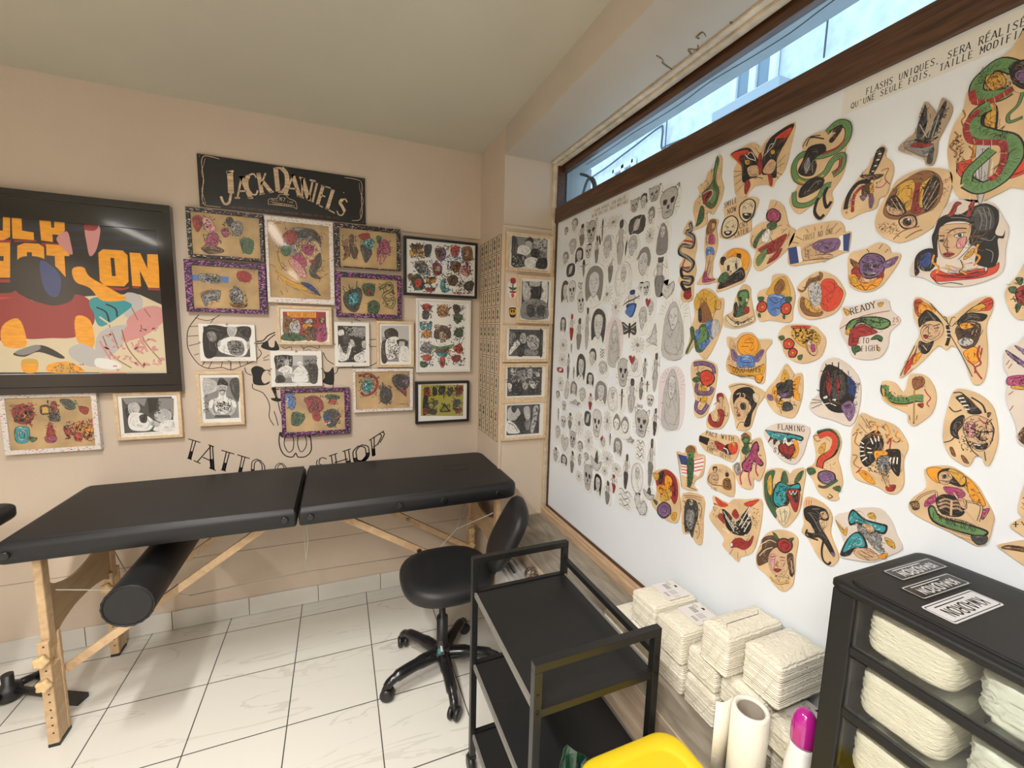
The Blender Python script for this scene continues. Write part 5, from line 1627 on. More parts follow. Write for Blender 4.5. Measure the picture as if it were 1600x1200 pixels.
F|a|-810,436 -524,498 -447,164 -690,48
L|k|23|324,119 294,-511
S|k|-874,-768 777,-788
@|photo|W|clip|black and white photo of a shirtless client tattooed at a studio counter|-1963,12857
C|-1151,891 1151,-891
I|a|-962,673 924,-724
F|k|-937,643 -196,644 -213,163 -436,-77 -860,-72 -955,168
P|l|-170,644 290,645 275,159 -186,162
F|l|-525,405 -338,434 -374,164 -507,165
F|w|-860,-72 -534,165 -217,42 -284,-320 -555,-437 -653,-194
F|k|-869,-311 -606,-376 -563,-648 -987,-657
F|w|-114,-80 166,160 433,-25 503,-456 413,-688 -188,-675 -230,-321
F|w|36,342 254,354 276,190 57,173
F|A|329,159 929,216 902,-711 578,-704 538,-210
F|l|-551,-316 -120,-262 -234,-443 -555,-437
H|k|50|30|341,523 949,523 915,-649 525,-641
H|l|30|30|-940,584 -199,584 -267,163 -903,168
S|k|-993,-801 743,-801
@|photo|W|clip|upright black and white photo of several people leaning over a tattoo session|680,14109
C|-854,1148 854,-1148
I|k|-688,957 663,-936
F|w|-677,663 -445,761 -393,515 -625,449
P|a|23,896 675,914 667,410 132,463
F|l|-196,208 40,243 122,-69 -115,-134
F|w|-635,16 -471,-418 -182,-542 -246,-793 -598,-886 -707,-605
F|w|-172,-41 -26,-102 -185,-668 -271,-605
F|w|82,-604 413,-414 668,-286 658,-859 166,-889
F|l|483,155 675,190 670,-159 507,-160
F|A|-452,452 -160,520 -109,147 -404,19
H|l|50|31|-385,886 674,851 605,283 -393,515
H|a|30|31|-638,-108 661,31 586,-859 -596,-793
S|k|-631,-1030 282,-1048
@|photo|W|wood|upright black and white photo of two men at a tattooed back, dark hair|2881,14140
C|-977,1244 976,-1244
I|a|-717,986 716,-943
P|l|-705,980 712,1019 709,289 450,24 69,344 -681,395
F|k|-553,717 -178,886 135,668 69,279 -434,271 -556,461
F|k|-716,74 -373,143 -447,-926 -728,-925
F|w|-434,271 70,408 194,21 61,-633 -383,-828 -533,-246
F|k|68,214 451,285 675,92 513,-172 193,-110
F|l|195,151 482,122 448,-140 224,-142
F|w|256,-174 577,-106 718,-368 716,-930 186,-928
F|l|-314,-179 -190,-373 61,-698 189,-633 -126,-242
H|k|50|32|-434,271 132,215 60,-764 -383,-763
S|k|-886,-1138 832,-1163
@|portrait|W|wood|wooden framed portrait photo of a moustached man in a side cap with chest tattoos|-5274,11466
C|-937,1313 937,-1313
I|a|-664,998 700,-982
F|l|-652,958 -183,835 -107,430 -549,213 -688,275
F|A|399,823 774,931 722,-182 466,180
F|w|-35,428 208,421 215,71 358,-21 573,-176 609,-473 433,-524 400,-170 359,-521 221,-809 -169,-789 -275,-492 -284,-201 -395,-486 -516,-509 -472,-135 -274,2 -101,82
F|l|-73,631 267,623 239,362 146,161 70,106 -14,167 -71,371
F|k|-120,649 -34,918 76,1002 298,767 300,604 98,656
L|k|29|-30,532 44,541
L|k|29|131,539 213,525
L|k|52|-38,359 85,395 204,340
L|A|17|91,511 72,425
F|l|-514,-481 -394,-474 -260,-667 125,-774 71,-860 -315,-810
F|l|609,-473 433,-512 325,-696 -72,-805 -27,-878 369,-816
P|A|-266,-795 319,-825 362,-958 -321,-921
H|A|60|35|-236,-203 348,-226 278,-664 -210,-640
H|k|26|35|-88,-150 228,-163 236,-515 -130,-498
H|k|10|35|-321,4 -176,27 -183,-118 -303,-113
H|k|10|35|286,22 458,4 426,-141 295,-107
H|A|20|29|-694,161 -457,153 -550,-711 -741,-701
S|k|-787,-1116 -41,-1160
@|flash|W|purple|flash sheet in purple speckled frame with a red dragon, over the skull mural|-1128,10606
C|-1609,1226 1609,-1226
I|K|-1430,1027 1356,-1000
F|b|-1370,903 -1044,953 -984,335 -1126,155 -1334,411
F|R|-560,689 -110,860 278,595 323,151 -25,-86 -358,57 -457,436
F|R|-190,49 147,-31 134,-475 -147,-395
F|G|397,780 744,894 1147,753 852,573
F|r|621,582 970,632 905,380 674,389
F|G|-1132,-30 -803,16 -534,-248 -825,-671 -1152,-588
F|A|314,-166 783,130 1125,-208 877,-775 527,-818
P|B|284,-228 545,-114 624,-438 362,-519
L|r|45|360,-583 651,-504
L|w|45|386,-681 678,-582
L|r|45|945,-392 1244,-149
H|k|40|30|-1421,965 -936,949 -1015,212 -1340,227
H|k|60|31|-556,813 340,782 193,-414 -306,-72
H|k|40|31|457,904 1149,817 1020,311 559,394
H|k|40|31|-1130,32 -584,-58 -772,-737 -1154,-650
H|k|60|32|321,87 1247,-21 991,-911 468,-878
@|flash|W|white|flash sheet in white speckled frame with a snake, spiky creature and purple panther head|2237,11649
C|-1566,1172 1565,-1172
I|K|-1432,1018 1400,-1028
L|R|131|-1287,773 -801,894 -436,694 -317,365 -509,-87 -942,-269 -1182,-67
F|t|-1114,319 -806,571 -627,308 -694,-82 -1000,-72
F|A|-198,-97 -7,161 370,18 429,-449 171,-773 -142,-627
L|A|79|-67,425 -7,161
F|A|440,612 825,870 1343,729 1406,325 1077,-69 627,144
F|m|754,7 1143,63 1206,-410 1011,-201
F|v|1016,535 1309,529 1242,262 1047,267
H|k|70|32|-1344,902 -311,822 -390,-420 -1247,-324
H|k|70|33|-256,299 435,149 362,-848 -207,-757
H|k|70|33|441,810 1343,796 1206,-410 562,13
H|n|20|27|748,-797 1302,-820 1302,-874 747,-850
@|flash|W|black|black framed yellow-green sheet of small dark designs, lowest frame by the corner|5500,10864
C|-1560,1205 1560,-1205
I|w|-1408,1053 1396,-1036
P|q|-1241,1028 1221,968 1205,-882 -1264,-753
F|R|-992,817 -789,880 -755,467 -925,267 -1094,478
F|k|-1094,341 -857,333 -857,-81 -651,-367 -340,-451 -444,-726 -856,-635 -1128,-690
F|R|-1128,-345 -925,-354 -925,-632 -1128,-621
F|A|-585,806 -379,869 -343,454 -549,391
F|A|-241,797 106,926 108,578 -101,446
F|A|248,574 528,845 601,563 391,289
F|R|741,840 1171,899 1103,477 816,416
F|A|-583,47 -308,105 -272,-105 -514,-164
P|k|-166,-599 76,-49 468,-595
P|q|-61,-534 77,-204 326,-525
F|A|606,0 963,128 1037,-159 752,-360
F|R|609,-425 1113,-448 971,-727
L|k|57|604,212 820,-9 608,-283 969,-584
H|k|60|34|-1127,889 -721,879 -375,-519 -1061,-625
H|k|100|34|-653,877 1172,828 1178,191 -584,393
H|k|60|35|-168,-39 465,-135 468,-631 -166,-599
H|k|50|35|534,144 1180,48 1116,-734 540,-705
@|flash|W|white|flash sheet in white splattered frame with a blue barrel, lowest frame at the left edge|-11417,10620
C|-1556,1275 1556,-1275
I|K|-1378,1122 1366,-1092
F|R|-1223,579 -1005,839 -667,757 -553,341 -780,11 -1118,99
F|y|-942,430 -690,485 -708,281 -911,224
F|k|-319,741 -64,765 -66,420 -322,398
P|y|-271,705 -78,717 -89,455 -283,437
F|R|21,864 180,927 172,512 18,519
F|A|-38,453 166,443 267,88 -66,107
F|t|-1190,-169 -937,-82 -748,-197 -819,-745 -1192,-751
F|G|-827,-537 -533,-627 -698,-788
F|R|-128,-28 -26,-34 51,-670 -236,-719
F|m|-275,-576 83,-602 11,-843 -244,-823
F|A|313,991 676,977 806,622 539,564
F|R|917,687 1231,603 1156,323 1002,401
F|y|642,-145 863,-16 1226,-180 1205,-466 773,-508
F|r|369,-269 578,-282 559,-529 399,-553
F|r|667,-501 908,-482 910,-804 695,-824
F|o|1001,-309 1324,-330 1248,-613 1028,-669
H|R|70|40|-1242,916 -463,816 -637,-66 -1221,37
H|k|60|40|-1157,778 -568,752 -681,5 -1167,102
H|k|40|34|-100,938 251,855 242,90 -117,110
H|G|24|41|313,991 986,895 854,549 435,569
H|R|70|42|339,14 1350,27 1281,-904 429,-839
H|k|50|35|328,-126 1334,-187 1227,-900 435,-769
H|R|30|35|-179,-25 76,-40 66,-812 -292,-785
T|B|109|-1101,-380 -917,-427|JUNK
@|photo|W|wood|wooden framed black and white photo of a person being tattooed, under the large poster|-8072,10781
C|-1222,1084 1222,-1083
I|A|-949,838 883,-776
F|k|-845,457 -549,648 -386,510 -648,10 -824,-54
F|l|-728,525 -436,622 -312,324 -472,74 -700,86
F|w|-700,86 -353,142 -73,-20 143,-330 -57,-692 -636,-654 -787,-349
F|k|-362,-5 -97,55 -121,-315 -324,-303
P|k|-20,789 360,775 268,260 -5,124
P|a|-933,823 -49,790 -160,427 -434,644 -784,527
P|a|389,774 956,754 907,-72 774,236 357,256
F|l|230,113 537,285 825,83 743,-290 379,-344 186,-109
F|w|315,-415 745,-252 910,-337 884,-769 118,-718
F|l|147,-256 375,-419 247,-561 -38,-394
H|k|30|37|-25,716 444,698 265,-262 -14,-23
S|k|-1189,-837 588,-848
@|photo|N|wood|topmost photo on the niche side wall, a man bending over a tattooed client|9043,18925
C|-1275,935 1275,-935
I|a|-1000,746 970,-690
P|l|169,702 901,776 925,146 291,246
F|k|-279,605 -22,786 188,652 47,482 -187,460
F|l|-248,531 44,560 83,278 -121,207
F|w|-699,154 -417,360 -124,311 59,120 -169,-108 -634,-98
F|k|-919,-174 -519,-87 -164,-264 -326,-694 -933,-716
F|k|59,120 350,251 538,6 426,-214 128,-187
F|w|-278,-378 69,-192 428,-267 380,-587 -149,-733
F|k|430,-319 938,-171 957,-675 383,-692
F|A|-987,687 -712,613 -694,0 -943,-330
H|k|60|31|40,689 901,776 924,-597 318,-539
H|l|30|31|-917,-225 -168,-160 -268,-690 -905,-688
S|k|-1197,-865 1056,-854
@|photo|N|wood|upright photo on the niche side wall of a bare tattooed back and dark head|9431,16627
C|-1022,1200 1022,-1199
I|A|-771,961 742,-926
F|l|-721,870 -391,679 -262,368 -369,-12 -666,26
F|w|264,827 656,959 667,-124 356,-30 197,178 460,462
F|k|-276,793 260,934 337,509 292,75 -7,-48 -258,261
F|a|-719,-189 -131,54 479,-24 704,-286 698,-917 -695,-964
F|l|-339,895 199,956 208,716 -272,686
P|w|-753,957 665,1051 668,960 -751,878
F|A|-477,-338 -120,-268 19,-804 -402,-819
F|A|123,-312 489,-295 507,-786 138,-745
H|k|60|32|-660,-186 667,-124 635,-891 -578,-933
H|w|20|31|-751,868 -276,793 -311,44 -670,133
S|k|-899,-1078 800,-1134
@|photo|N|wood|third photo down the niche side wall, white-haired heads over a drawing|8988,14371
C|-1285,933 1286,-933
I|A|-963,731 950,-629
F|l|-343,437 -117,561 -9,264 -101,22 -299,79
F|l|22,324 349,481 692,275 739,-90 444,-336 102,-96
F|k|745,701 880,704 928,-579 755,-518
F|a|-930,662 -636,491 -688,15 -913,12
F|w|-688,15 -498,196 -361,-41 -678,-343 -898,-583 -904,-344
F|k|-488,-162 -163,-99 -147,-612 -475,-612
F|a|-25,-279 646,-335 587,-580 -16,-581
H|k|60|35|-898,662 -50,503 -159,-219 -876,-166
H|k|40|36|18,444 758,337 653,-519 45,-399
S|k|-1116,-822 1211,-796
@|photo|N|wood|fourth photo down the niche side wall, a crowd of people round a table|8990,12395
C|-1292,976 1292,-975
I|A|-999,765 955,-723
F|l|-849,673 -589,701 -516,427 -776,370
F|a|-388,547 7,603 154,171 -310,118
F|l|139,663 410,598 355,229 152,233
F|w|583,473 857,469 829,283 624,286
F|l|-170,-130 26,-11 168,-262 -28,-411
F|w|226,46 428,42 644,-274 442,-362 265,-140
F|w|-959,-50 -763,-116 -724,-361 -884,-478
F|k|-699,-56 -238,-67 -154,-655 -684,-637
F|k|240,-388 716,-401 726,-684 181,-666
H|k|80|36|-979,735 882,717 932,-659 -946,-598
H|l|40|30|-913,674 816,656 710,-214 -765,-55
S|k|-1102,-806 1008,-819
@|photo|N|wood|lowest photo on the niche side wall, a man in profile facing another head|8984,10387
C|-1273,1056 1273,-1055
I|A|-976,799 897,-783
F|l|-919,612 -595,752 -326,585 -216,268 -443,30 -905,56
F|k|-726,727 -397,743 -520,408 -687,478
F|w|-937,-5 -571,-150 -222,-675 -921,-628
F|k|-443,30 81,441 235,-135 -20,-689 -226,-549
F|l|-26,633 276,683 361,175 233,-71 21,192
F|a|97,-64 367,-16 315,-520 110,-507
F|l|549,671 825,658 716,-163 528,-726 386,-589 498,167
H|k|40|32|415,614 827,595 803,-680 457,-657
L|k|31|-901,-131 -567,-276 -358,-634
S|k|-1112,-833 671,-864
@|wall_mural|V|mural|black line mural of a ram-horned skull painted behind the framed photos|-2133,12241
C|-4328,3290 4329,-3290
L|k|34|-3851,3171 -4126,2802 -4306,2466 -4374,2077 -4356,1577 -4172,1129 -3909,788 -3536,642 -3099,695 -2712,576 -2307,718 -2050,833 -1633,1067 -1389,1363 -1508,1598
L|k|28|-4275,2605 -3903,2632
L|k|28|-4346,2161 -3927,2196
L|k|28|-4335,1716 -3923,1833
L|k|28|-4140,1286 -3949,1354
L|k|28|-3862,788 -3733,986
L|k|29|-3607,671 -3447,985
L|k|29|-3099,695 -3036,984
L|k|29|-2712,576 -2691,1011
L|k|29|-2297,718 -2344,1010
L|k|29|-1999,845 -2018,998
L|k|28|-3023,3185 -3271,2997 -3424,2796
L|k|28|-4021,3027 -3700,2927 -3417,2936 -3073,3144
L|k|53|-1570,1949 -1285,2012 -1069,2251 -749,2422
L|k|47|-1575,1844 -1186,1925 -970,2135 -753,2316
F|k|-1401,1716 -1104,2015 -1038,1720 -830,1692 -765,2020 -618,1724 -652,1533 -1097,1542
L|k|35|-2133,687 -2069,421 -1845,299
F|k|-1858,596 -1647,754 -1392,680 -1267,560 -1084,558 -1036,437 -1190,529 -1351,411 -1441,113 -1321,-129 -1081,-14 -1165,-163 -1481,-216 -1786,-118 -1812,239
L|k|30|-1141,438 -1067,317 -1032,287
F|k|1350,625 1459,436 1660,433 1868,652 1865,-203 1528,-227 1331,-65 1453,185
L|k|38|2100,618 2007,366 1858,241 1846,-267 1782,-488
L|k|37|-1838,-117 -1822,-357 -1596,-483 -1393,-610 -1198,-981 -1133,-1350 -1179,-1839 -983,-2283
L|k|37|-955,-1543 -862,-1918 -796,-2295
L|k|38|1782,-488 1408,-414 1119,-501
F|k|-1016,-379 -857,-383 -820,-812 -609,-911 -526,-853 -614,-1034 -829,-1056 -1038,-957 -1045,-865 -874,-840
L|k|37|-1043,-408 -699,-449
L|k|37|1401,1434 1562,1061 1901,809
L|k|39|2100,618 2661,644 3263,639 3754,732 4129,991 4321,1316
L|k|30|-459,1726 -357,1607 -85,1699 -37,1518
L|k|25|456,1613 736,1737 1013,1678 1179,1618 1241,1803
L|k|25|507,1491 731,1584 896,1493 1121,1525
L|k|24|352,1794 511,1613 452,1491
L|k|31|-372,-305 -405,-488
L|k|31|-46,-313 -52,-498
L|k|31|394,-324 388,-511
L|k|30|-1325,1037 -1064,1066
L|k|30|-1322,1126 -1055,1304
L|k|31|2950,3205 3246,3090
L|k|32|3735,3484 4280,3058
L|k|32|3652,2117 4021,2155
L|k|32|3586,1764 4078,1769
L|k|55|-744,-2698 -789,-3129 -719,-3572 -526,-3894 -205,-3990 -50,-3799 62,-4015 423,-4013 675,-3723 690,-3242 643,-2792
L|k|41|-487,-2816 -562,-3281 -402,-3701 -192,-3616 -118,-3180 -166,-2838
L|k|41|100,-2857 55,-3330 191,-3751 407,-3563 478,-3226 399,-2878
L|k|40|-877,-160 -698,-1473 -544,-1977 -565,-2543
F|k|-772,-2662 -482,-2682 -637,-2939
F|k|463,-2746 735,-2764 636,-3032
@|wall_lettering|V|mural|curved black lettering TATTOO SHOP on the wall above the massage table|-2127,7869
C|-4678,2160 4678,-2159
G|k|h|-4655,1692 -4085,1429 -4414,570 -4806,796|T
G|k|h|-3958,1388 -3450,1124 -3714,85 -4315,497|A
G|k|h|-3350,1019 -2721,738 -3033,-148 -3502,96|T
G|k|h|-2694,736 -2075,450 -2390,-414 -2821,-236|T
G|k|h|-2015,544 -1466,227 -1532,-710 -2117,-511|O
G|k|h|-1009,183 -489,32 -522,-892 -1048,-832|O
G|k|h|838,148 1463,266 1566,-628 996,-816|S
G|k|h|1589,290 2555,561 2665,-454 1693,-642|H
G|k|h|2686,622 3516,843 3602,-35 2797,-395|O
G|k|h|3585,982 4439,1502 4081,215 3739,62|P
@|text_strip|B|strip|wide paper strip with French notice in large slab letters at the board's top right|-4860,20210
C|-1860,270 1860,-270
T|k|125|-1420,-40 890,-40|FLASHS^UNIQUES,^SERA^RÉALISÉ
T|k|115|-1690,-200 1140,-200|QU'UNE^SEULE^FOIS,^TAILLE^MODIFIABLE
@|text_strip|B|strip|small paper strip with the same French notice, above the pen sketches|-15650,20215
C|-1350,235 1350,-235
T|k|120|-1070,25 1150,25|FLASHS^UNIQUES,^SERA^RÉALISÉ
T|k|120|-1250,-155 1300,-155|QU'UNE^SEULE^FOIS,^TAILLE^MODIFIABLE
"""
SKETCHES = """
-19216|19911|488|464|face|pen sketch of a small curly-haired face, left of the bald woman looking down
-18407|20031|757|719|face|pen sketch of a bald woman looking down, right of the small curly-haired face
-17663|19473|758|939|fig|pen sketch of a kneeling dark-haired woman, left of the fanged oni mask
-16879|19448|924|975|demon|pen sketch of a fanged oni mask, right of the kneeling dark-haired woman
-15990|19307|444|1001|dagger|pen sketch of a dagger through a bow, above the slim standing nude
-15218|19508|931|490|flower|pen sketch of a pale bearded sun, right of the dagger through a bow
-14653|18609|777|1648|fig|pen sketch of a horned nude devil, left of the veiled face in an oval
-13728|19078|858|631|dark|pen sketch of a slanted dark portrait square, below the small grey wolf
-12944|19191|464|715|face|pen sketch of a long-haired pink woman, below the pale roaring tiger
-12940|18552|466|549|blob|pen sketch of an ornamental scroll, below the long-haired pink woman
-12264|18332|754|1111|knight|pen sketch of a dark knight between trees, below the long-haired pink woman
-12068|19441|989|1031|demon|pen sketch of a large outlined samurai mask, right of the pale roaring tiger
-12809|19940|653|519|cat|pen sketch of a pale roaring tiger, right of the faint bowed head
-13885|19811|547|474|cat|pen sketch of a small grey wolf, left of the faint bowed head
-13412|19824|549|654|face|pen sketch of a faint bowed head, right of the small grey wolf
-18526|19033|873|855|face|pen sketch of a girl with a hair bun, right of the flower-wreathed head
-17845|18547|823|808|hair|pen sketch of a face under black hair, above the crossed razor blades
-17044|18638|629|589|skull|pen sketch of a skull in a top hat, left of the slim standing nude
-16355|18608|505|1094|fig|pen sketch of a slim standing nude, right of the skull in a top hat
-15571|18481|817|1140|face|pen sketch of a laughing tilted face, above the tall cloaked rocket shape
-13886|18268|716|923|face|pen sketch of a veiled face in an oval, below the slanted dark portrait square
-13238|17567|973|1245|face|sketch of large face with a cup overhead, right of the veiled face in an oval
-12303|17061|820|1369|fig|pen sketch of a winged woman on a pedestal, left of the single-line heart
-15276|17770|569|1261|fig|pen sketch of a tall cloaked rocket shape, below the laughing tilted face
-19139|18598|760|726|face|pen sketch of a flower-wreathed head, left of the girl with a hair bun
-18565|18002|726|584|dark|pen sketch of two black footprints, right of the flower-wreathed head
-17373|17919|977|770|dagger|pen sketch of crossed razor blades, above the open padlock
-16436|17080|1582|1691|hair|pen sketch of a large long-haired siren, right of the open padlock
-14380|17078|1040|1459|oval|pen sketch of a lady inside an oval mirror, above the grey lotus
-19062|16961|871|1205|hair|pen sketch of a curly black-haired man, left of the pair of stacked masks
-18381|16988|821|1016|skull|pen sketch of a pair of stacked masks, right of the curly black-haired man
-17536|17180|617|415|heart|pen sketch of an open padlock, below the crossed razor blades
-15406|16632|813|707|flower|pen sketch of a grey mandala, left of the grey lotus
-13748|16174|1074|1015|blue|pen sketch of a blue sun-hatted figurine, left of the shaded oval face
-12934|16673|414|502|skull|pen sketch of a tiny pale teddy, right of the tiny rose bud
-13269|16739|369|354|flower|pen sketch of a tiny rose bud, left of the tiny pale teddy
-11854|16531|727|651|heart|pen sketch of a single-line heart, right of the winged woman on a pedestal
-17499|16422|856|1006|skull|pen sketch of a skull among leaves, below the open padlock
-14755|16075|618|773|flower|pen sketch of a grey lotus, right of the grey mandala
-12664|15950|576|765|redheart|pen sketch of a red heart and a profile, right of the shaded oval face
-11453|15206|1322|1966|virgin|sketch of large praying veiled woman with rays, right of the hands wringing a cloth
-13036|15524|604|1002|face|pen sketch of a shaded oval face, left of the red heart and a profile
-13819|15197|1025|700|moth|pen sketch of a dark moth, left of the shaded oval face
-12399|14917|788|1142|hand|pen sketch of two hands wringing a cloth, right of the shaded oval face
-13243|14598|778|602|blob|pen sketch of a rose and moon, right of the dark moth
-15953|15278|1239|1609|hair|pen sketch of a woman playing with fans, right of the very thin tall figure
-14762|14647|1028|1916|virgin|pen sketch of a crowned saint on a globe, left of the dark moth
-16841|15254|540|1826|fig|pen sketch of a very thin tall figure, right of the figure on a tripod
-19092|15359|661|850|hair|pen sketch of a bob-haired face, left of the red-inked dancer
-18285|15253|617|1232|redfig|pen sketch of a red-inked dancer, left of the figure on a tripod
-17565|14955|772|1395|fig|pen sketch of a figure on a tripod, right of the red-inked dancer
-19042|14373|828|695|blob|pen sketch of a faint bouquet, below the bob-haired face
-18198|14250|308|464|dagger|pen sketch of a small feather, above the thin candle
-19066|13645|777|646|blob|pen sketch of a pale lace pattern, left of the thin candle
-18413|13360|368|1232|fig|pen sketch of a thin candle, left of the woman with wavy grey hair
-17844|13060|300|615|dagger|pen sketch of a dark key, right of the thin candle
-17265|13370|901|1294|hair|sketch of woman with wavy grey hair, left of the black fringe and neck ribbon
-16328|13884|778|949|face|pen sketch of a tilted bald face, left of the sleeping head
-15571|14142|441|411|word|pen sketch of four short letters, above the sleeping head
-15479|13483|837|731|face|pen sketch of a sleeping head, right of the tilted bald face
-16395|12916|657|672|hair|pen sketch of a black fringe and neck ribbon, below the tilted bald face
-14026|13465|856|1143|demon|pen sketch of a pale curling dragon, above the woman in black gloves
-13327|13822|727|771|redheart|pen sketch of a red eye heart with a face, left of the blue-grey fish figure
-12190|13685|443|1332|fig|pen sketch of a bearded monk in a robe, right of the blue-grey fish figure
-12773|13748|297|748|fig|pen sketch of a blue-grey fish figure, left of the bearded monk in a robe
-11313|12836|1125|2072|virgin|pen sketch, the biggest, of a pink-paper woman bowing, above the faint pink lily
-12884|12995|363|799|fig|pen sketch of a small guitarist, right of the woman in black gloves
-12549|13099|320|430|dagger|pen sketch of a small dark arrow, right of the small guitarist
-19217|13101|621|245|redframe|pen sketch of a tiny red rectangle, left of the thin candle
-19136|12438|675|654|blob|pen sketch of a faint garland, left of the coffin outline
-18507|12192|640|850|coffin|pen sketch of a coffin outline, left of the nun-like head
-17836|12296|704|747|hair|pen sketch of a nun-like head, above the pointing hand
-17035|12090|748|797|face|pen sketch of a masked face, right of the pointing hand
-16307|11930|481|723|redfig|pen sketch of a red and black flower stem, right of the masked face
-15512|12436|1007|1061|hair|pen sketch of an embracing couple, left of the face in a curl
-14617|12318|662|972|oval|pen sketch of a face in a curl, left of the crossed long needles
-14006|12391|413|898|dagger|pen sketch of crossed long needles, left of the woman in black gloves
-13442|12628|743|1240|fig|pen sketch of a woman in black gloves, right of the crossed long needles
-12358|12613|428|428|skull|pen sketch of a small grey bat head, right of the small guitarist
-12911|12299|366|201|word|pen sketch of the word AMOR, right of the woman in black gloves
-19426|11759|579|499|face|pen sketch of a head by the frame edge, left of the small egg skull
-18680|11325|490|485|skull|pen sketch of a small egg skull, right of the black spur
-17614|11667|1038|359|hand|pen sketch of a pointing hand, below the nun-like head
-19227|10754|343|776|dagger|pen sketch of a black spur, left of the grinning tooth
-18725|10492|604|598|skull|pen sketch of a grinning tooth, right of the black spur
-18063|10684|621|791|fig|pen sketch of a spindly insect, right of the grinning tooth
-17185|10736|813|1116|flower|pen sketch of a bursting sun flower, left of the dark tarot square
-16461|11113|490|636|dark|pen sketch of a dark tarot square, left of the long-jawed ghost face
-15696|11052|828|1273|skull|pen sketch of a long-jawed ghost face, right of the dark tarot square
-14907|11334|534|859|blob|pen sketch of a knotted rope, right of the long-jawed ghost face
-13976|11341|1072|926|twin|pen sketch of twin masked faces, below the crossed long needles
-12770|11673|904|1085|cat|pen sketch of a large tiger head, left of the faint pink lily
-12030|11886|359|960|fig|pen sketch of a faint pink lily, right of the large tiger head
-19271|9797|693|811|face|pen sketch of a cracked egg face, left of the hanging heart
-18476|9444|811|922|heart|pen sketch of a hanging heart, left of the little horned devil
-17706|9828|655|837|demon|pen sketch of a little horned devil, left of the face with a black eye
-16992|9643|615|609|face|pen sketch of a face with a black eye, above the ballet shoe
-16267|10136|704|977|flower|pen sketch of a candle in petals, above the small moon face
-15194|10322|594|579|redheart|pen sketch of a pink dripping heart, below the long-jawed ghost face
-14682|10578|300|540|dagger|pen sketch of a small black pistol, right of the pink dripping heart
-14111|10397|636|766|hair|pen sketch of a seated woman with straight black hair, above the grey snowflake
-13340|10880|486|355|hand|pen sketch of a faint claw scratch, left of the stack of chunky letters
-12725|10630|544|810|word|pen sketch of a stack of chunky letters, left of the tall caryatid on a blade
-12085|10362|421|1683|fig|pen sketch of a tall caryatid on a blade, right of the stack of chunky letters
-19358|8627|819|708|fig|pen sketch of a bottle overlapping the wooden frame, left of the hooded face
-18512|8543|709|602|hair|pen sketch of a hooded face, left of the dark bottle and label
-17690|8705|608|1055|fig|pen sketch of a dark bottle and label, left of the ballet shoe
-17012|9038|476|561|fig|pen sketch of a ballet shoe, below the face with a black eye
-16419|9289|539|496|face|pen sketch of a small moon face, right of the ballet shoe
-15616|9401|872|1001|boat|pen sketch of a witch sitting in a crescent, right of the small moon face
-14766|9722|760|638|blob|pen sketch of a pinkish floral knot, left of the grey snowflake
-14101|9486|639|485|flower|pen sketch of a grey snowflake, left of the caped elephant rider
-13502|9541|466|1410|fig|pen sketch of a caped elephant rider, right of the grey snowflake
-14945|9124|467|416|flower|pen sketch of a faint clover, right of the witch sitting in a crescent
-12811|9512|677|1193|oval|pen sketch of a black figure in a comb shape, right of the caped elephant rider
-16992|8205|572|565|flower|pen sketch of a small fern leaf, left of the long dragon curl
-16211|8414|797|1236|demon|pen sketch of a long dragon curl, right of the small fern leaf
-15371|8353|653|998|hair|pen sketch of a ringed dreadlocked face, left of the slipper with wings
-14614|8278|567|985|fig|pen sketch of a slipper with wings, below the red-capped mushroom
-14295|8779|583|763|redfig|pen sketch of a red-capped mushroom, above the slipper with wings
-13495|8418|972|776|word|pen sketch of a slanted ribbon scroll, right of the red-capped mushroom
-12504|8577|718|796|barb|pen sketch of a thorny heart ring, below the paper boat
-12108|9199|625|555|boat|pen sketch of a paper boat, above the thorny heart ring
"""
PAPER = {'tan': mat('tan_paper', (.66, .47, .27), .6, noise=(22, .12)), 'kraft': mat('kraft_paper', (.42, .32, .22), .6, noise=(22, .12)), 'pale': mat('pale_paper', (.66, .58, .52), .6, noise=(22, .06))}
parch = mat('stained_parchment', (.46, .31, .145), .6, noise=(9, .28)); matw = mat('white_mat_board', (.80, .78, .73), .6)
FR = {'dark': lambda: speckle('black_splatter_frame', (.012, .01, .012), [((.7, .66, .6), .62), ((.6, .15, .35), .67)], 130),
      'purple': lambda: speckle('purple_splatter_frame', (.02, .012, .03), [((.55, .12, .38), .58), ((.10, .12, .42), .66), ((.75, .72, .7), .68), ((.6, .55, .08), .74)], 110),
      'white': lambda: speckle('white_splatter_frame', (.72, .68, .66), [((.6, .15, .15), .64), ((.7, .5, .05), .655), ((.05, .04, .08), .66)], 100),
      'wood': lambda: wood('pale_pine_frame', (.60, .43, .25), (.74, .57, .38), (12, 12, 12), .5, 3), 'black': lambda: mat('satin_black_frame', (.012, .012, .013), .35),
      'whiteframe': lambda: mat('matte_white_frame', (.74, .73, .70), .4), 'poster': lambda: mat('gloss_black_frame', (.006, .006, .007), .12, coat=.6)}
CATS = {'flash': 'picture', 'photo': 'photograph', 'portrait': 'photograph', 'comic': 'picture', 'poster': 'poster', 'sign': 'sign', 'wall_mural': 'mural', 'wall_lettering': 'lettering', 'text_strip': 'notice'}
FN = {'flash': 'framed_flash_sheet', 'photo': 'framed_photo', 'portrait': 'framed_portrait', 'comic': 'framed_cartoon', 'poster': 'framed_poster', 'sign': 'tin_sign'}
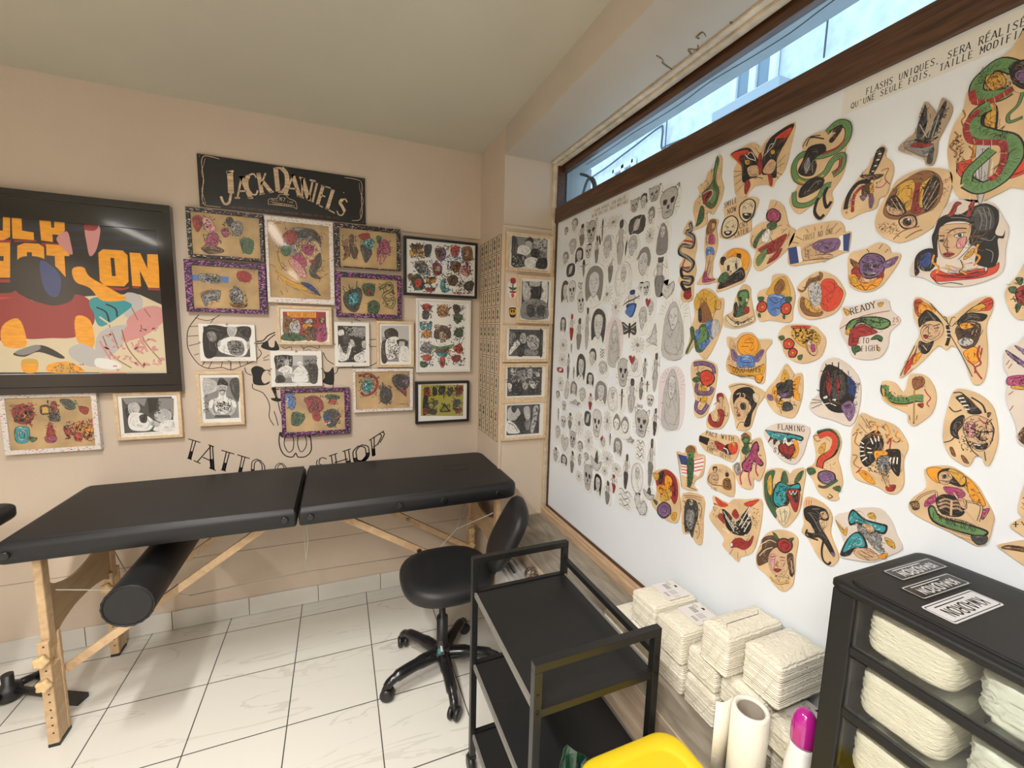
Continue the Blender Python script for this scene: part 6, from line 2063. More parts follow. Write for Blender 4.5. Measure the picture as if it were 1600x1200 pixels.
def ring(bm, o, i, d0, d1, A):
    (x0, y0, x1, y1), (a0, b0, a1, b1) = o, i
    for (p, q, r, s_) in ((x0, y0, x1, b0), (x0, b1, x1, y1), (x0, b0, a0, b1), (a1, b0, x1, b1)):
        lo, hi = A.p((p, q), d0), A.p((r, s_), d1)
        bx(bm, *sorted((lo.x, hi.x)), *sorted((lo.y, hi.y)), *sorted((lo.z, hi.z)))
def build_item(rows):
    h = rows[0]; name, pl, style, label = h[1:5]; ou, ov = [int(v)*1e-4 for v in h[5].split(',')]
    A = Art(pl, (ou, ov)); loc = A.o + A.U*ou + A.V*ov; rnd = random.Random(label)
    rect = lambda s: (min(a for a, _ in s), min(b_ for _, b_ in s), max(a for a, _ in s), max(b_ for _, b_ in s))
    S = lambda s: [(a*1e-4, b_*1e-4) for a, b_ in parse(s)]
    if rows[1][0] == 'O':          # paper cut-out stuck to the board
        P = catmull(S(rows[1][1]), True, 3); A.solid(P, .0004, .0042, 'PAPER')
        for f in rows[2:]: prim(A, f, rnd, mode='cut')
        o = A.done(name, extra={'PAPER': PAPER[style]}); o.location = loc; tag(o, label, 'sticker', 'coloured paper cut-outs on the white board'); return
    x0, y0, x1, y1 = rect(S(rows[1][1]))
    if style == 'mural':
        A.d = .0002
        for f in rows[2:]: prim(A, f, rnd)
        o = A.done(name, extra={'k': mat('black_wall_paint', (.015, .013, .012), .7)}); o.location = loc; tag(o, label, CATS[name]); return
    if style == 'strip':
        A.solid([(x0, y0), (x1, y0), (x1, y1), (x0, y1)], 0.0, .0008, 'PAPER')
        for f in rows[2:]: prim(A, f, rnd)
        o = A.done(name, extra={'PAPER': mat('notice_paper', (.74, .73, .68), .6)}); o.location = loc; tag(o, label, CATS[name]); return
    I = rows[2]; a0, b0, a1, b1 = rect(S(I[2])); bgk = I[1]
    back = -.0225 if pl == 'W' else -.0215
    if pl == 'N': back = -(NY-.006-2.018)
    if style == 'tin':
        t = thing('tin_sign', label, 'sign', loc)
        A.solid([(x0, y0), (x1, y0), (x1, y1), (x0, y1)], back, -.012, 'TIN')
        for f in rows[3:]: prim(A, f, rnd)
        A.done('sign_face', t, extra={'TIN': mat('black_tin', (.012, .012, .013), .4, noise=(8, .3)), 'c': mat('aged_cream_paint', (.62, .46, .30), .5, noise=(40, .35, (.3, 1, 4)))})
        bm = B(); 
        for (px, py) in ((x0+.01, y1-.01), (x1-.01, y1-.01), (x0+.01, y0+.01), (x1-.01, y0+.01)): lathe(bm, A.p((px, py), -.012), [(.002, .001), (.002, -.001)], 8, 'y')
        obj('nail', bm, mat('nail_steel', (.3, .28, .25), .4, metal=1), t); return
    t = thing(FN[name], label, CATS[name], loc, 'framed pictures on the back wall' if pl == 'W' else 'framed photos on the niche side wall')
    fw = .012 if style == 'clip' else (.050 if style == 'poster' else (.014 if style in ('wood', 'black', 'whiteframe') else None))
    if fw is None: fx0, fy0, fx1, fy1 = a0, b0, a1, b1       # splatter frames reach the sheet
    else: fx0, fy0, fx1, fy1 = x0+fw, y0+fw, x1-fw, y1-fw
    if style == 'poster': fx0, fy0, fx1, fy1 = a0-.002, b0-.002, a1+.002, b1+.002
    if style == 'clip': fx0, fy0, fx1, fy1 = x0, y0, x1, y1
    A.solid([(fx0, fy0), (fx1, fy0), (fx1, fy1), (fx0, fy1)], back, -.003, 'MAT'); A.d = -.0028
    if (a0, b0) != (fx0, fy0): A.box(a0, b0, a1, b1, 'BG')
    caps = [f for f in rows[3:] if f[0] == 'S']
    for f in rows[3:]:
        if f[0] != 'S' or style == 'clip': prim(A, f, rnd, mode={'flash': 'flash', 'comic': 'flash', 'photo': 'photo', 'portrait': 'photo'}.get(name))
    ex = {'MAT': parch if bgk == 'K' and fw is None else matw, 'BG': parch if bgk == 'K' else ink(bgk)}
    if style == 'poster': ex['o'] = mat('poster_orange', (.85, .36, .02), .5, noise=(30, .12, (1, 1, 3))); ex['BG'] = ink('N')
    A.done('print', t, extra=ex)
    bm = B()
    if style == 'clip':
        for (px, py) in (((x0+x1)/2, y0), ((x0+x1)/2, y1), (x0, (y0+y1)/2), (x1, (y0+y1)/2)):
            c = A.p((px, py), 0); bx(bm, c.x-.004, c.x+.004, c.y-.0012, c.y+.004, c.z-.004, c.z+.004)
        obj('clip', bm, mat('steel_clip', (.3, .3, .3), .35, metal=1), t)
    else:
        if style == 'poster':
            ring(bm, (x0, y0, x1, y1), (x0+.028, y0+.028, x1-.028, y1-.028), back, .018, A)
            ring(bm, (x0+.028, y0+.028, x1-.028, y1-.028), (fx0, fy0, fx1, fy1), back, .008, A)
        else: ring(bm, (x0, y0, x1, y1), (fx0, fy0, fx1, fy1), back, .004, A)
        fo = obj('frame', bm, FR[style](), t, bev=.0015 if style != 'poster' else .005)
        if caps:
            A2 = Art(pl, (ou, ov)); A2.d = .0043
            for f in caps: prim(A2, f, rnd)
            A2.done('caption', t)
    bm = B(); c0, c1 = A.p((fx0+.0005, fy0+.0005), 0), A.p((fx1-.0005, fy1-.0005), .0012)
    bx(bm, *sorted((c0.x, c1.x)), *sorted((c0.y, c1.y)), *sorted((c0.z, c1.z))); obj('glass_pane', bm, glass('picture_glass', rough=.055), t)
cur = []
for ln in ART.strip().split('\n'):
    f = ln.split('|')
    if f[0] == '@' and cur: build_item(cur); cur = []
    cur.append(f)
build_item(cur)
# ---------------------------------------------------------------- pen sketches on the board
def sketch(i, x, z, wd, ht, kind, label):
    rnd = random.Random(i*7+3); A = Art('B', (0, 0)); W, H = wd/2*1.12, ht/2*1.07
    J = lambda v: v + rnd.uniform(-.035, .035)
    def pt(a, c): return (W*J(a), H*J(c))
    def L(P, w_=1.0, k='A'): A.line(catmull([pt(*p) for p in P], n=4), .0014*w_, k, True, True)
    def Fl(P, k):
        Q = catmull([pt(*p) for p in P], True, 3); A.poly(Q, k); A.detail(Q, 'A' if k in 'lea' else None, {'l': 'AAa', 'e': 'Aaa', 'a': 'kAk', 'A': 'kkl', 'k': 'AAa'}.get(k, 'kk'), 9, .0010, rnd)
    n = 14; sup = .85 if kind in ('dark', 'word', 'redframe') else 1
    out = [(W*1.06*math.copysign(abs(math.cos(2*PI*q/n))**(.6 if sup < 1 else .85), math.cos(2*PI*q/n))*rnd.uniform(.94, 1.06), H*1.04*math.copysign(abs(math.sin(2*PI*q/n))**(.6 if sup < 1 else .85), math.sin(2*PI*q/n))*rnd.uniform(.94, 1.06)) for q in range(n)]
    A.solid(catmull(out, True, 3), 0.0, .0006 + (i % 7)*.0006, 'PAPER')
    def features(cx, cy, s_, dark='k'):
        for sg in (-1, 1):
            L([(cx+sg*.42*s_, cy+.18*s_), (cx+sg*.25*s_, cy+.24*s_), (cx+sg*.1*s_, cy+.16*s_)], .9, dark); L([(cx+sg*.38*s_, cy+.05*s_), (cx+sg*.25*s_, cy+.1*s_), (cx+sg*.12*s_, cy+.04*s_)], 1.3, dark)
        L([(cx, cy+.1*s_), (cx+.08*s_, cy-.18*s_), (cx-.05*s_, cy-.2*s_)], .8); L([(cx-.16*s_, cy-.42*s_), (cx, cy-.36*s_), (cx+.16*s_, cy-.42*s_)], 1.4, dark)
    if kind in ('face', 'hair', 'redheart', 'twin', 'virgin', 'oval', 'knight'):
        if kind == 'oval':
            L([(math.cos(t)*.92, math.sin(t)*.95) for t in [q*PI/5 for q in range(11)]], 1.6); L([(math.cos(t)*.78, math.sin(t)*.82) for t in [q*PI/5 for q in range(11)]], 1, 'a')
        cy = .35 if kind in ('virgin', 'oval', 'knight') else .05; s_ = .5 if kind in ('virgin', 'oval', 'knight') else .85
        if kind == 'twin':
            for cx in (-.45, .45):
                Fl([(cx-.4, .3), (cx, .85), (cx+.4, .3), (cx+.3, -.3), (cx, -.5), (cx-.3, -.3)], 'a'); Fl([(cx-.28, .2), (cx, .5), (cx+.28, .2), (cx+.2, -.3), (cx, -.45), (cx-.2, -.3)], 'w'); features(cx, .05, .45)
        else:
            if kind == 'hair': Fl([(-.8, .2), (-.5, .8), (.1, .92), (.7, .6), (.8, -.1), (.6, -.8), (.3, -.4), (-.3, -.5), (-.7, -.7)], rnd.choice(['k', 'A', 'A', 'a']))
            elif kind in ('virgin', 'knight'): Fl([(-.45, .5), (0, .9), (.45, .5), (.7, -.2), (.6, -.9), (-.5, -.9), (-.6, -.2)], 'l' if kind == 'virgin' else 'a')
            elif kind == 'face': Fl([(-.7, .3), (-.3, .85), (.4, .85), (.75, .3), (.6, -.2), (.2, .4), (-.4, .45)], rnd.choice(['a', 'l', 'A', 'a']))
            Fl([(-.5*s_, cy+.5*s_), (0, cy+.7*s_), (.5*s_, cy+.5*s_), (.5*s_, cy-.2*s_), (0, cy-.75*s_), (-.5*s_, cy-.2*s_)], 'e')
            L([(-.5*s_, cy+.5*s_), (-.5*s_, cy-.2*s_), (0, cy-.75*s_), (.5*s_, cy-.2*s_), (.5*s_, cy+.5*s_)], 1.2, 'A'); features(0, cy, s_)
            if kind == 'redheart': Fl([(-.9, .7), (-.6, .9), (-.35, .7), (-.1, .9), (.05, .6), (-.4, .1)], 'R')
            if kind == 'virgin':
                for q in range(13): t = PI*(q-1)/11; L([(math.cos(t)*.62, .5+math.sin(t)*.3), (math.cos(t)*.95, .5+math.sin(t)*.48)], .8, 'a')
                L([(-.4, -.1), (-.1, -.3), (0, 0)], 1); L([(-.5, -.3), (-.3, -.7), (.1, -.85)], 1); L([(.5, .2), (.6, -.4), (.3, -.85)], 1)
            for q in range(7): L([(rnd.uniform(-.8, .8), rnd.uniform(-.9, .9)) for _ in range(3)], .5, 'a')
    elif kind in ('fig', 'redfig', 'blue'):
        c = {'fig': rnd.choice(['a', 'A', 'l', 'a']), 'redfig': 'R', 'blue': 'B'}[kind]
        Fl([(-.2, .95), (.25, .95), (.3, .65), (0, .58), (-.25, .68)], 'A' if kind == 'fig' else c)
        Fl([(-.35, .55), (.3, .55), (.3, .1), (.4, -.1), (-.4, -.1), (-.25, .1)], 'l' if kind == 'fig' else 'e')
        Fl([(-.5, -.05), (.5, -.05), (.45, -.5), (.2, -.95), (-.2, -.95), (-.4, -.5)], c)
        L([(-.35, .5), (-.7, .15), (-.4, -.05)], 1.2, 'k'); L([(.3, .5), (.75, .3), (.6, .7)], 1.2, 'k')
        L([(-.3, .55), (-.25, .1), (-.4, -.5), (-.15, -.95)], 1.3, 'k'); L([(.3, .55), (.28, .1), (.45, -.4), (.2, -.95)], 1.3, 'k'); L([(0, -.1), (.05, -.5), (0, -.9)], .9, 'k')
        if kind == 'blue': Fl([(-.6, -.6), (0, -.1), (.4, -.2), (0, -.9)], 'b'); L([(-.9, -.1), (-.4, .1), (.2, .3), (.8, .5)], 4, 'd')
    elif kind in ('skull', 'demon', 'cat'):
        Fl([(-.75, .4), (-.4, .85), (.4, .85), (.75, .4), (.55, -.2), (.35, -.8), (-.35, -.8), (-.55, -.2)], 'e' if kind == 'skull' else 'l')
        L([(-.75, .4), (-.4, .85), (.4, .85), (.75, .4), (.55, -.2), (.35, -.8), (-.35, -.8), (-.55, -.2), (-.75, .4)], 1.4, 'k')
        for sg in (-1, 1): Fl([(sg*.5, .3), (sg*.15, .25), (sg*.2, -.02), (sg*.42, .02)], 'k' if kind != 'cat' else 'A')
        Fl([(-.08, -.1), (.08, -.1), (.1, -.3), (-.1, -.3)], 'k'); L([(-.3, -.45), (0, -.5), (.3, -.45)], 1.6, 'k')
        for q in range(5): L([(-.28+q*.14, -.42), (-.28+q*.14, -.68)], .8, 'k')
        if kind != 'skull':
            for sg in (-1, 1): L([(sg*.45, .75), (sg*.8, .98), (sg*.75, .55)], 1.8, 'k'); L([(sg*.5, -.2), (sg*.95, -.1)], .8, 'k'); L([(sg*.5, -.35), (sg*.95, -.4)], .8, 'k')
            A.hatch([(-.8*W, -.8*H), (.8*W, -.8*H), (.8*W, .9*H), (-.8*W, .9*H)], 26, .0009, 'A', rnd)
    elif kind in ('flower', 'blob'):
        for q in range(11):
            t = 2*PI*q/11; L([(0, 0), (math.cos(t-.15)*.5, math.sin(t-.15)*.5), (math.cos(t)*.92, math.sin(t)*.92), (math.cos(t+.2)*.5, math.sin(t+.2)*.5), (0, 0)], .9, 'a')
        Fl([(-.2, 0), (0, .2), (.2, 0), (0, -.2)], 'a')
        if kind == 'blob': A.hatch([(-.85*W, -.85*H), (.85*W, -.85*H), (.85*W, .85*H), (-.85*W, .85*H)], 30, .0009, 'a', rnd)
    elif kind == 'dagger':
        Fl([(-.12, .9), (.15, .9), (.2, .4), (-.2, .4)], 'k'); L([(-.7, .38), (0, .3), (.7, .38)], 2.2, 'A'); Fl([(-.2, .3), (.2, .3), (.05, -.95)], 'a'); L([(0, .3), (0, -.9)], .8, 'k')
    elif kind in ('heart', 'barb', 'hand', 'boat', 'coffin'):
        S_ = {'heart': [(0, -.85), (-.75, 0), (-.6, .75), (0, .45), (.6, .75), (.75, 0), (0, -.85)], 'barb': [(-.7, .8), (-.9, .2), (-.5, -.5), (0, -.85), (.7, -.6), (.85, .1), (.4, .5), (0, .1), (-.3, .8), (-.7, .8)],
              'hand': [(-.9, -.2), (-.3, .1), (.1, .8), (.3, .3), (.9, .35), (.4, .1), (.85, -.1), (.35, -.15), (.6, -.5), (0, -.4), (-.9, -.6)], 'boat': [(-.9, .2), (-.5, -.6), (.4, -.8), (.9, .1), (.2, -.2), (-.9, .2)],
              'coffin': [(.1, .95), (.7, .5), (.2, -.95), (-.6, -.8), (-.3, .6), (.1, .95)]}[kind]
        Fl(S_[:-1], 'e'); L(S_, 1.6, 'k'); L([(p[0]*.8, p[1]*.8) for p in S_], .8, 'a')
        if kind == 'barb':
            for p in S_: L([(p[0]*.85, p[1]*.85), (p[0]*1.1, p[1]*1.1)], 2, 'k')
        if kind == 'boat': Fl([(-.2, -.1), (.1, .9), (.35, -.1)], 'A'); L([(0, -.1), (0, .9)], 1.2, 'k')
        for q in range(6): L([(rnd.uniform(-.5, .5), rnd.uniform(-.5, .5)) for _ in range(3)], .6, 'a')
    elif kind == 'moth':
        for sg in (-1, 1): Fl([(0, .2), (sg*.9, .8), (sg*.8, 0), (sg*.6, -.6), (0, -.3)], 'A'); L([(sg*.2, .1), (sg*.7, .5)], 2, 'w'); L([(sg*.2, -.1), (sg*.6, -.3)], 2, 'w')
        Fl([(-.08, .5), (.08, .5), (.06, -.8), (-.06, -.8)], 'k')
    elif kind in ('dark', 'redframe'):
        Fl([(-.85, -.85), (.85, -.85), (.85, .85), (-.85, .85)], 'A' if kind == 'dark' else 'R'); Fl([(-.4, -.4), (.2, -.5), (.4, .5), (-.2, .6)], 'l' if kind == 'dark' else 'w'); L([(-.6, -.7), (.1, .2), (.6, .8)], 2, 'w')
    elif kind == 'word':
        if 'AMOR' in label: A.text((-.85*W, -.5*H), (.9*W, -.4*H), H*1.0, 'AMOR', 'k')
        else:
            for q in range(3): L([(-.7, .7-q*.6), (-.4, .9-q*.6), (0, .6-q*.6), (.4, .9-q*.6), (.75, .6-q*.6)], 2.4, 'k'); L([(-.6, .45-q*.6), (.6, .4-q*.6)], 1.4, 'k')
    A.hatch([(-.7*W, -.8*H), (.7*W, -.8*H), (.7*W, .8*H), (-.7*W, .8*H)], 18, .0010, rnd.choice('aAA'), rnd)
    pk = mat('pink_sketch_paper', (.70, .62, .64), .6) if kind == 'virgin' and i > 40 else mat('white_sketch_paper', (.74, .745, .73), .6)
    o = A.done('pen_sketch', extra={'PAPER': pk}); o.location = (1.0525, -x, z); tag(o, label, 'sticker', 'black and grey pen sketches on the white board')
for i, ln in enumerate(SKETCHES.strip().split('\n')):
    f = ln.split('|'); sketch(i, int(f[0])*1e-4, int(f[1])*1e-4, int(f[2])*1e-4, int(f[3])*1e-4, f[4], f[5])
# ---------------------------------------------------------------- two stickers and the little cards on the pier
def niche_sticker(name, label, x, z, W, H, rose):
    A = Art('N', (0, 0)); n = 16; rnd = random.Random(5)
    P = [(W*math.cos(2*PI*q/n)*(1.0 if q % 2 else .86), H*math.sin(2*PI*q/n)*(1.0 if q % 2 else .9)) for q in range(n)]
    d0 = -(NY-.006-2.018)
    A.solid(catmull(P, True, 3), d0, d0+.001, 'PAPER'); f = lambda P, k: A.poly(catmull([(a*W, c*H) for a, c in P], True, 4), k)
    if rose: f([(-.4, .9), (.4, .9), (.4, .45), (-.4, .45)], 'R'); f([(-.1, .4), (.1, .4), (.1, -.4), (-.1, -.4)], 'G'); f([(-.8, .1), (0, .0), (-.3, -.2)], 'G'); f([(.8, .1), (0, .0), (.3, -.2)], 'G'); f([(-.6, -.3), (.6, -.3), (.4, -.45), (-.4, -.45)], 'R'); f([(-.25, -.55), (.25, -.55), (.2, -.85), (-.2, -.85)], 'r'); A.hatch([(-.8*W, -.7*H), (.8*W, -.7*H), (.8*W, .8*H), (-.8*W, .8*H)], 30, .001, 'k', rnd)
    else: f([(-.85, .6), (.85, .6), (.8, -.5), (.4, -.9), (-.4, -.9), (-.8, -.5)], 'k'); f([(-.7, .4), (.7, .4), (.6, -.4), (-.6, -.4)], 'y'); f([(-.5, .3), (-.1, .3), (-.15, -.1), (-.45, -.1)], 'k'); f([(.5, .3), (.1, .3), (.15, -.1), (.45, -.1)], 'k'); f([(-.1, -.15), (.1, -.15), (0, -.3)], 'k')
    o = A.done(name, extra={'PAPER': mat('white_sketch_paper', (.74, .745, .73), .6)}); o.location = (x, 2.018, z); tag(o, label, 'sticker')
niche_sticker('rose_sticker', 'red rose and banner sticker beside the upright bare-back photo', .822, 1.716, .030, .053, True)
niche_sticker('skull_sticker', 'yellow and black skull sticker below the red rose sticker', .824, 1.598, .021, .031, False)
ordn = ['first', 'second', 'third', 'fourth', 'fifth', 'sixth', 'seventh', 'eighth', 'ninth', 'tenth', 'eleventh', 'twelfth']
def cards():
    ya, yb, za, zb = 2.402, 2.066, 1.985, .912; ch = (za-zb)/12; cw = (ya-yb)/5
    for r in range(12):
        for c in range(5):
            rnd = random.Random(r*5+c); A = Art('S', (0, 0)); W, H = cw/2-.0012, ch/2-.004
            A.solid([(-W, -H), (W, -H), (W, H), (-W, H)], 0, .0008, 'BORDER'); A.box(-W*.86, -H*.92, W*.86, H*.92, 'c'); A.box(-W*.70, -H*.62, W*.70, H*.78, 'd'); A.box(-W*.64, -H*.58, W*.64, H*.74, 'c')
            k = 'R' if (r, c) in ((4, 3), (7, 4), (10, 4), (1, 4)) else rnd.choice('AkAAd')
            s_ = rnd.uniform(.25, .5)
            A.poly(catmull([(-W*s_*.7, H*.2), (-W*s_*.6, H*.62), (W*s_*.6, H*.62), (W*s_*.7, H*.2), (W*s_*.3, H*.05), (W*s_, -H*.45), (-W*s_, -H*.45), (-W*s_*.3, H*.05)], True, 3), k)
            A.hatch([(-W*.6, -H*.5), (W*.6, -H*.5), (W*.6, H*.7), (-W*.6, H*.7)], 10, .0011, 'k', rnd)
            A.line([(-W*.5, -H*.76), (W*.5, -H*.76)], .0022, 'd')
            o = A.done('picture_card', extra={'BORDER': mat('card_border', (.14, .06, .035), .6)}); o.location = (.768, ya-cw*(c+.5), za-ch*(r+.5))
            tag(o, 'small brown-bordered card on the pier, %s row down, %s from the room corner' % (ordn[r], ordn[c]), 'card', 'little picture cards on the pier beside the corner')
cards()
# ---------------------------------------------------------------- massage table
vinyl = mat('black_vinyl', (.013, .013, .0145), .48, spec=.4, bump=(260, .10))
beech = wood('beech_wood', (.50, .33, .18), (.62, .44, .26), (3, 3, 3), .5, 8); ply = wood('plywood_panel', (.40, .27, .15), (.48, .33, .19), (4, 1, 8), .5, 4)
mt = thing('massage_table', 'black padded folding massage table with beech legs below the picture wall', 'massage table', (-.12, 2.08, 0))
TX0, TXM, TX1, TY0, TY1, TZ0, TZ1 = -1.045, -.165, .785, 1.795, 2.372, .712, .787
def pad(x0, x1, rl, rr, name):
    def fn(i):
        pts = []
        for (cx, cy, a0, r) in ((x1-rr, TY1-rr, 0, rr), (x0+rl, TY1-rl, 90, rl), (x0+rl, TY0+rl, 180, rl), (x1-rr, TY0+rr, 270, rr)):
            for k in range(7): a = math.radians(a0+15*k); pts.append((cx+max(r-i, .002)*math.cos(a), cy+max(r-i, .002)*math.sin(a)))
        return pts
    bm = B(); slab(bm, fn, [(.012, TZ0), (.003, TZ0+.006)] + [(.022*(1-math.cos(PI/2*k/6))+.0, TZ1-.030+.026*math.sin(PI/2*k/6)) for k in range(7)] + [(.028, TZ1-.001), (.029, TZ1)])
    return part(name, bm, vinyl, mt)
c1 = pad(TX0, TXM-.002, .035, .012, 'foot_cushion'); c2 = pad(TXM+.002, TX1, .012, .065, 'head_cushion')
# face-hole plug
bm = B(); slab(bm, lambda i: [(.555+(.075-i)*math.cos(2*PI*k/28), 2.10+(.045-i)*math.sin(2*PI*k/28)) for k in range(28)], [(0, TZ1-.001), (0, TZ1+.0012), (.003, TZ1+.0015), (.004, TZ1+.0005), (.006, TZ1+.0004)]); part('face_hole_plug', bm, vinyl, mt)
for x in (-1.005, -.21, -.119, .229, .419, .677):
    bm = B(); lathe(bm, (x, TY0, .748), [(.010, -.008), (.0135, -.008), (.0135, .004), (.0055, .004), (.0045, -.001), (.0045, .003)][::-1], 20, 'y'); part('socket', bm, mat('socket_plastic', (.008, .008, .009), .3), mt)
bm = B(); 
for y in (TY0+.09, TY1-.10): bx(bm, TX0+.04, TXM-.01, y, y+.022, .690, TZ0+.002); bx(bm, TXM+.01, TX1-.05, y, y+.022, .690, TZ0+.002)
for x in (TX0+.05, TXM-.035, TXM+.012, TX1-.09): bx(bm, x, x+.022, TY0+.07, TY1-.07, .685, TZ0+.002)
part('under_frame', bm, beech, mt, bev=.002)
def leg(x, y, sg):
    bm = B(); bx(bm, x-.012, x+.012, y-.020, y+.020, .36, .70)
    bx(bm, x-.012-.018*sg-.012, x-.012*sg+.0, y-.019, y+.019, .34, .60) if False else None
    bx(bm, x-.016, x+.016, y-.038, y-.0205, 0.012, .40); bx(bm, x-.016, x+.016, y+.0205, y+.038, .012, .40)
    bx(bm, x-.0145, x+.0145, y-.020, y+.020, 0.012, .30)
    lg = part('leg', bm, beech, mt, bev=.004)
    bm = B(); 
    for z in [.385-.03*k for k in range(12)]: lathe(bm, (x+.003, y-.0385, z), [(.003, .0002), (.003, -.0002)], 8, 'y')
    part('peg_hole', bm, mat('hole_dark', (.03, .015, .01), .9), lg)
    bm = B(); bx(bm, x-.016, x+.016, y-.036, y+.036, 0, .012); part('foot', bm, BLACKP(), lg)
    for z in (.335, .245):
        bm = B(); rr = []
        for dz in (0, .010, .016):
            rr.append([(x-.004+.021*math.cos(2*PI*k/20)*(1+.16*math.cos(5*2*PI*k/20))*(.7 if dz == .016 else 1), y-.040-dz, z+.021*math.sin(2*PI*k/20)*(1+.16*math.cos(5*2*PI*k/20))*(.7 if dz == .016 else 1)) for k in range(20)])
        loops(bm, rr); part('star_knob', bm, wood('yellow_beech', (.60, .42, .20), (.70, .50, .26), (5, 5, 5)), lg)
for x in (-.965, .705):
    for y in (1.875, 2.325): leg(x, y, 1 if x < 0 else -1)
def panel(x):
    bm = B(); top = catmull([(1.893, .60), (1.93, .565), (2.04, .532), (2.16, .538), (2.26, .57), (2.307, .61)], n=4); bot = catmull([(1.893, .36), (1.93, .395), (2.03, .418), (2.15, .415), (2.26, .39), (2.307, .35)], n=4)
    for xx in (0,):
        R = [[(x+s_*.005, y, z) for (y, z) in top + bot[::-1]] for s_ in (-1, 1)]
        loops(bm, R)
    for f in bm.faces: f.smooth = False
    part('end_panel', bm, ply, mt)
panel(-.965); panel(.705)
for (y, sg) in ((1.925, 1), (2.275, 1)):
    bm = B(); bar(bm, (-.953, y, .232), (-.27, y, .695), .016, .030); part('brace', bm, beech, mt, bev=.002)
    bm = B(); bar(bm, (.693, y, .232), (-.03, y, .695), .016, .030); part('brace', bm, beech, mt, bev=.002)
    bm = B(); lathe(bm, (.33, y-.008, .463), [(.010, -.006), (.012, 0), (.004, .004)], 10, 'y'); part('hinge_bolt', bm, mat('steel', (.35, .33, .3), .35, metal=1), mt)
bm = B(); 
for y in (1.91, 2.29):
    tube(bm, [(-.95, y, .55), (-.80, 2.10, .40), (-.62, 2.10, .335)], .0022, 6); tube(bm, [(-.62, 2.10, .335), (-.165, 2.10, .352), (.45, 2.10, .342)], .0022, 6); tube(bm, [(.45, 2.10, .342), (.56, 2.10, .45), (.695, y, .60)], .0022, 6)
tube(bm, [(-.172, 2.10, .352), (-.150, 2.08, .52), (-.163, 2.06, .70)], .0018, 6); tube(bm, [(-.16, 2.10, .352), (-.17, 2.12, .52), (-.166, 2.14, .70)], .0018, 6)
part('cable', bm, mat('plastic_coated_wire', (.62, .58, .50), .4), mt, label='pale steel cable strung under the table')
# bolster slung under the foot end, resting on the leg braces
bs = thing('bolster_cushion', 'black vinyl roll cushion slung crosswise under the massage table', 'cushion', (-.70, 2.05, .42))
bm = B(); R_ = .073; prof = [(R_*.86, -.300), (R_*.97, -.296), (R_, -.286), (R_, 0), (R_, .26), (R_*.96, .275), (R_*.8, .28)]
lathe(bm, (-.672, 2.000, .556), prof, 40, 'y'); part('roll', bm, vinyl, bs)
bm = B()
tube(bm, [(-.672+R_*.965*math.cos(2*PI*k/40)*(1+.015*math.sin(k*2.9)), 2.000-.297, .556+R_*.965*math.sin(2*PI*k/40)*(1+.015*math.sin(k*2.9))) for k in range(41)], .004, 6); part('piping', bm, vinyl, bs)
# ---------------------------------------------------------------- wheeled chair
ch = thing('desk_chair', 'small black wheeled chair with padded seat, in front of the massage table', 'chair', (.393, 1.70, 0))
cx, cy = .393, 1.70
def sh(px, py, rx_, ry_, i, pw=2.6):
    return [(px+(rx_-i)*math.copysign(abs(math.cos(2*PI*k/40))**(2/pw), math.cos(2*PI*k/40)), py+(ry_-i)*math.copysign(abs(math.sin(2*PI*k/40))**(2/pw), math.sin(2*PI*k/40))) for k in range(40)]
bm = B(); slab(bm, lambda i: sh(.412, 1.70, .196, .196, i), [(.05, .415), (.020, .418), (.006, .428), (0, .443), (0, .463), (.006, .475), (.02, .485), (.05, .490), (.09, .488), (.15, .485)]); part('seat', bm, vinyl, ch)
bm = B()
T = Matrix.Translation((.665, 1.645, .625)) @ Matrix.Rotation(math.radians(-16), 4, 'Z') @ Matrix.Rotation(math.radians(27), 4, 'Y') @ Matrix.Rotation(math.radians(90), 4, 'Y')
slab(bm, lambda i: sh(0, 0, .155, .150, i, 3.0), [(.05, -.030), (.012, -.026), (0, -.012), (0, .006), (.012, .024), (.04, .030), (.10, .027)])
bmesh.ops.transform(bm, matrix=T, verts=bm.verts); part('backrest', bm, vinyl, ch)
bm = B(); tube(bm, catmull([(.45, 1.695, .408), (.57, 1.67, .408), (.618, 1.66, .45), (.645, 1.645, .53), (.675, 1.64, .60)], n=5), .012, 8); part('back_stem', bm, BLACKP(), ch)
bm = B(); lathe(bm, (cx, cy, 0), [(.030, .09), (.032, .115), (.024, .13), (.024, .26), (.014, .262), (.014, .38), (.03, .385), (.05, .40), (.06, .415)], 20); part('gas_column', bm, BLACKP(), ch)
bm = B(); lathe(bm, (cx, cy, 0), [(.035, .07), (.045, .075), (.045, .10), (.03, .125)], 20)
glossp = mat('gloss_black_nylon', (.012, .012, .013), .22)
part('hub', bm, glossp, ch)
A = Art('W', (0, 0)); A.poly([(-.018, -.028), (.018, -.028), (.010, .030), (-.006, .030)], 'A'); A.poly([(-.011, -.020), (.003, -.020), (.0, .0), (-.010, .002)], 't'); A.poly([(.001, -.012), (.011, -.016), (.008, .008), (.0, .012)], 'e')
lb = A.done('label_tag', ch); lb.location = (-.020, -.052, .150); lb.rotation_euler = (math.radians(-14), 0, 0)
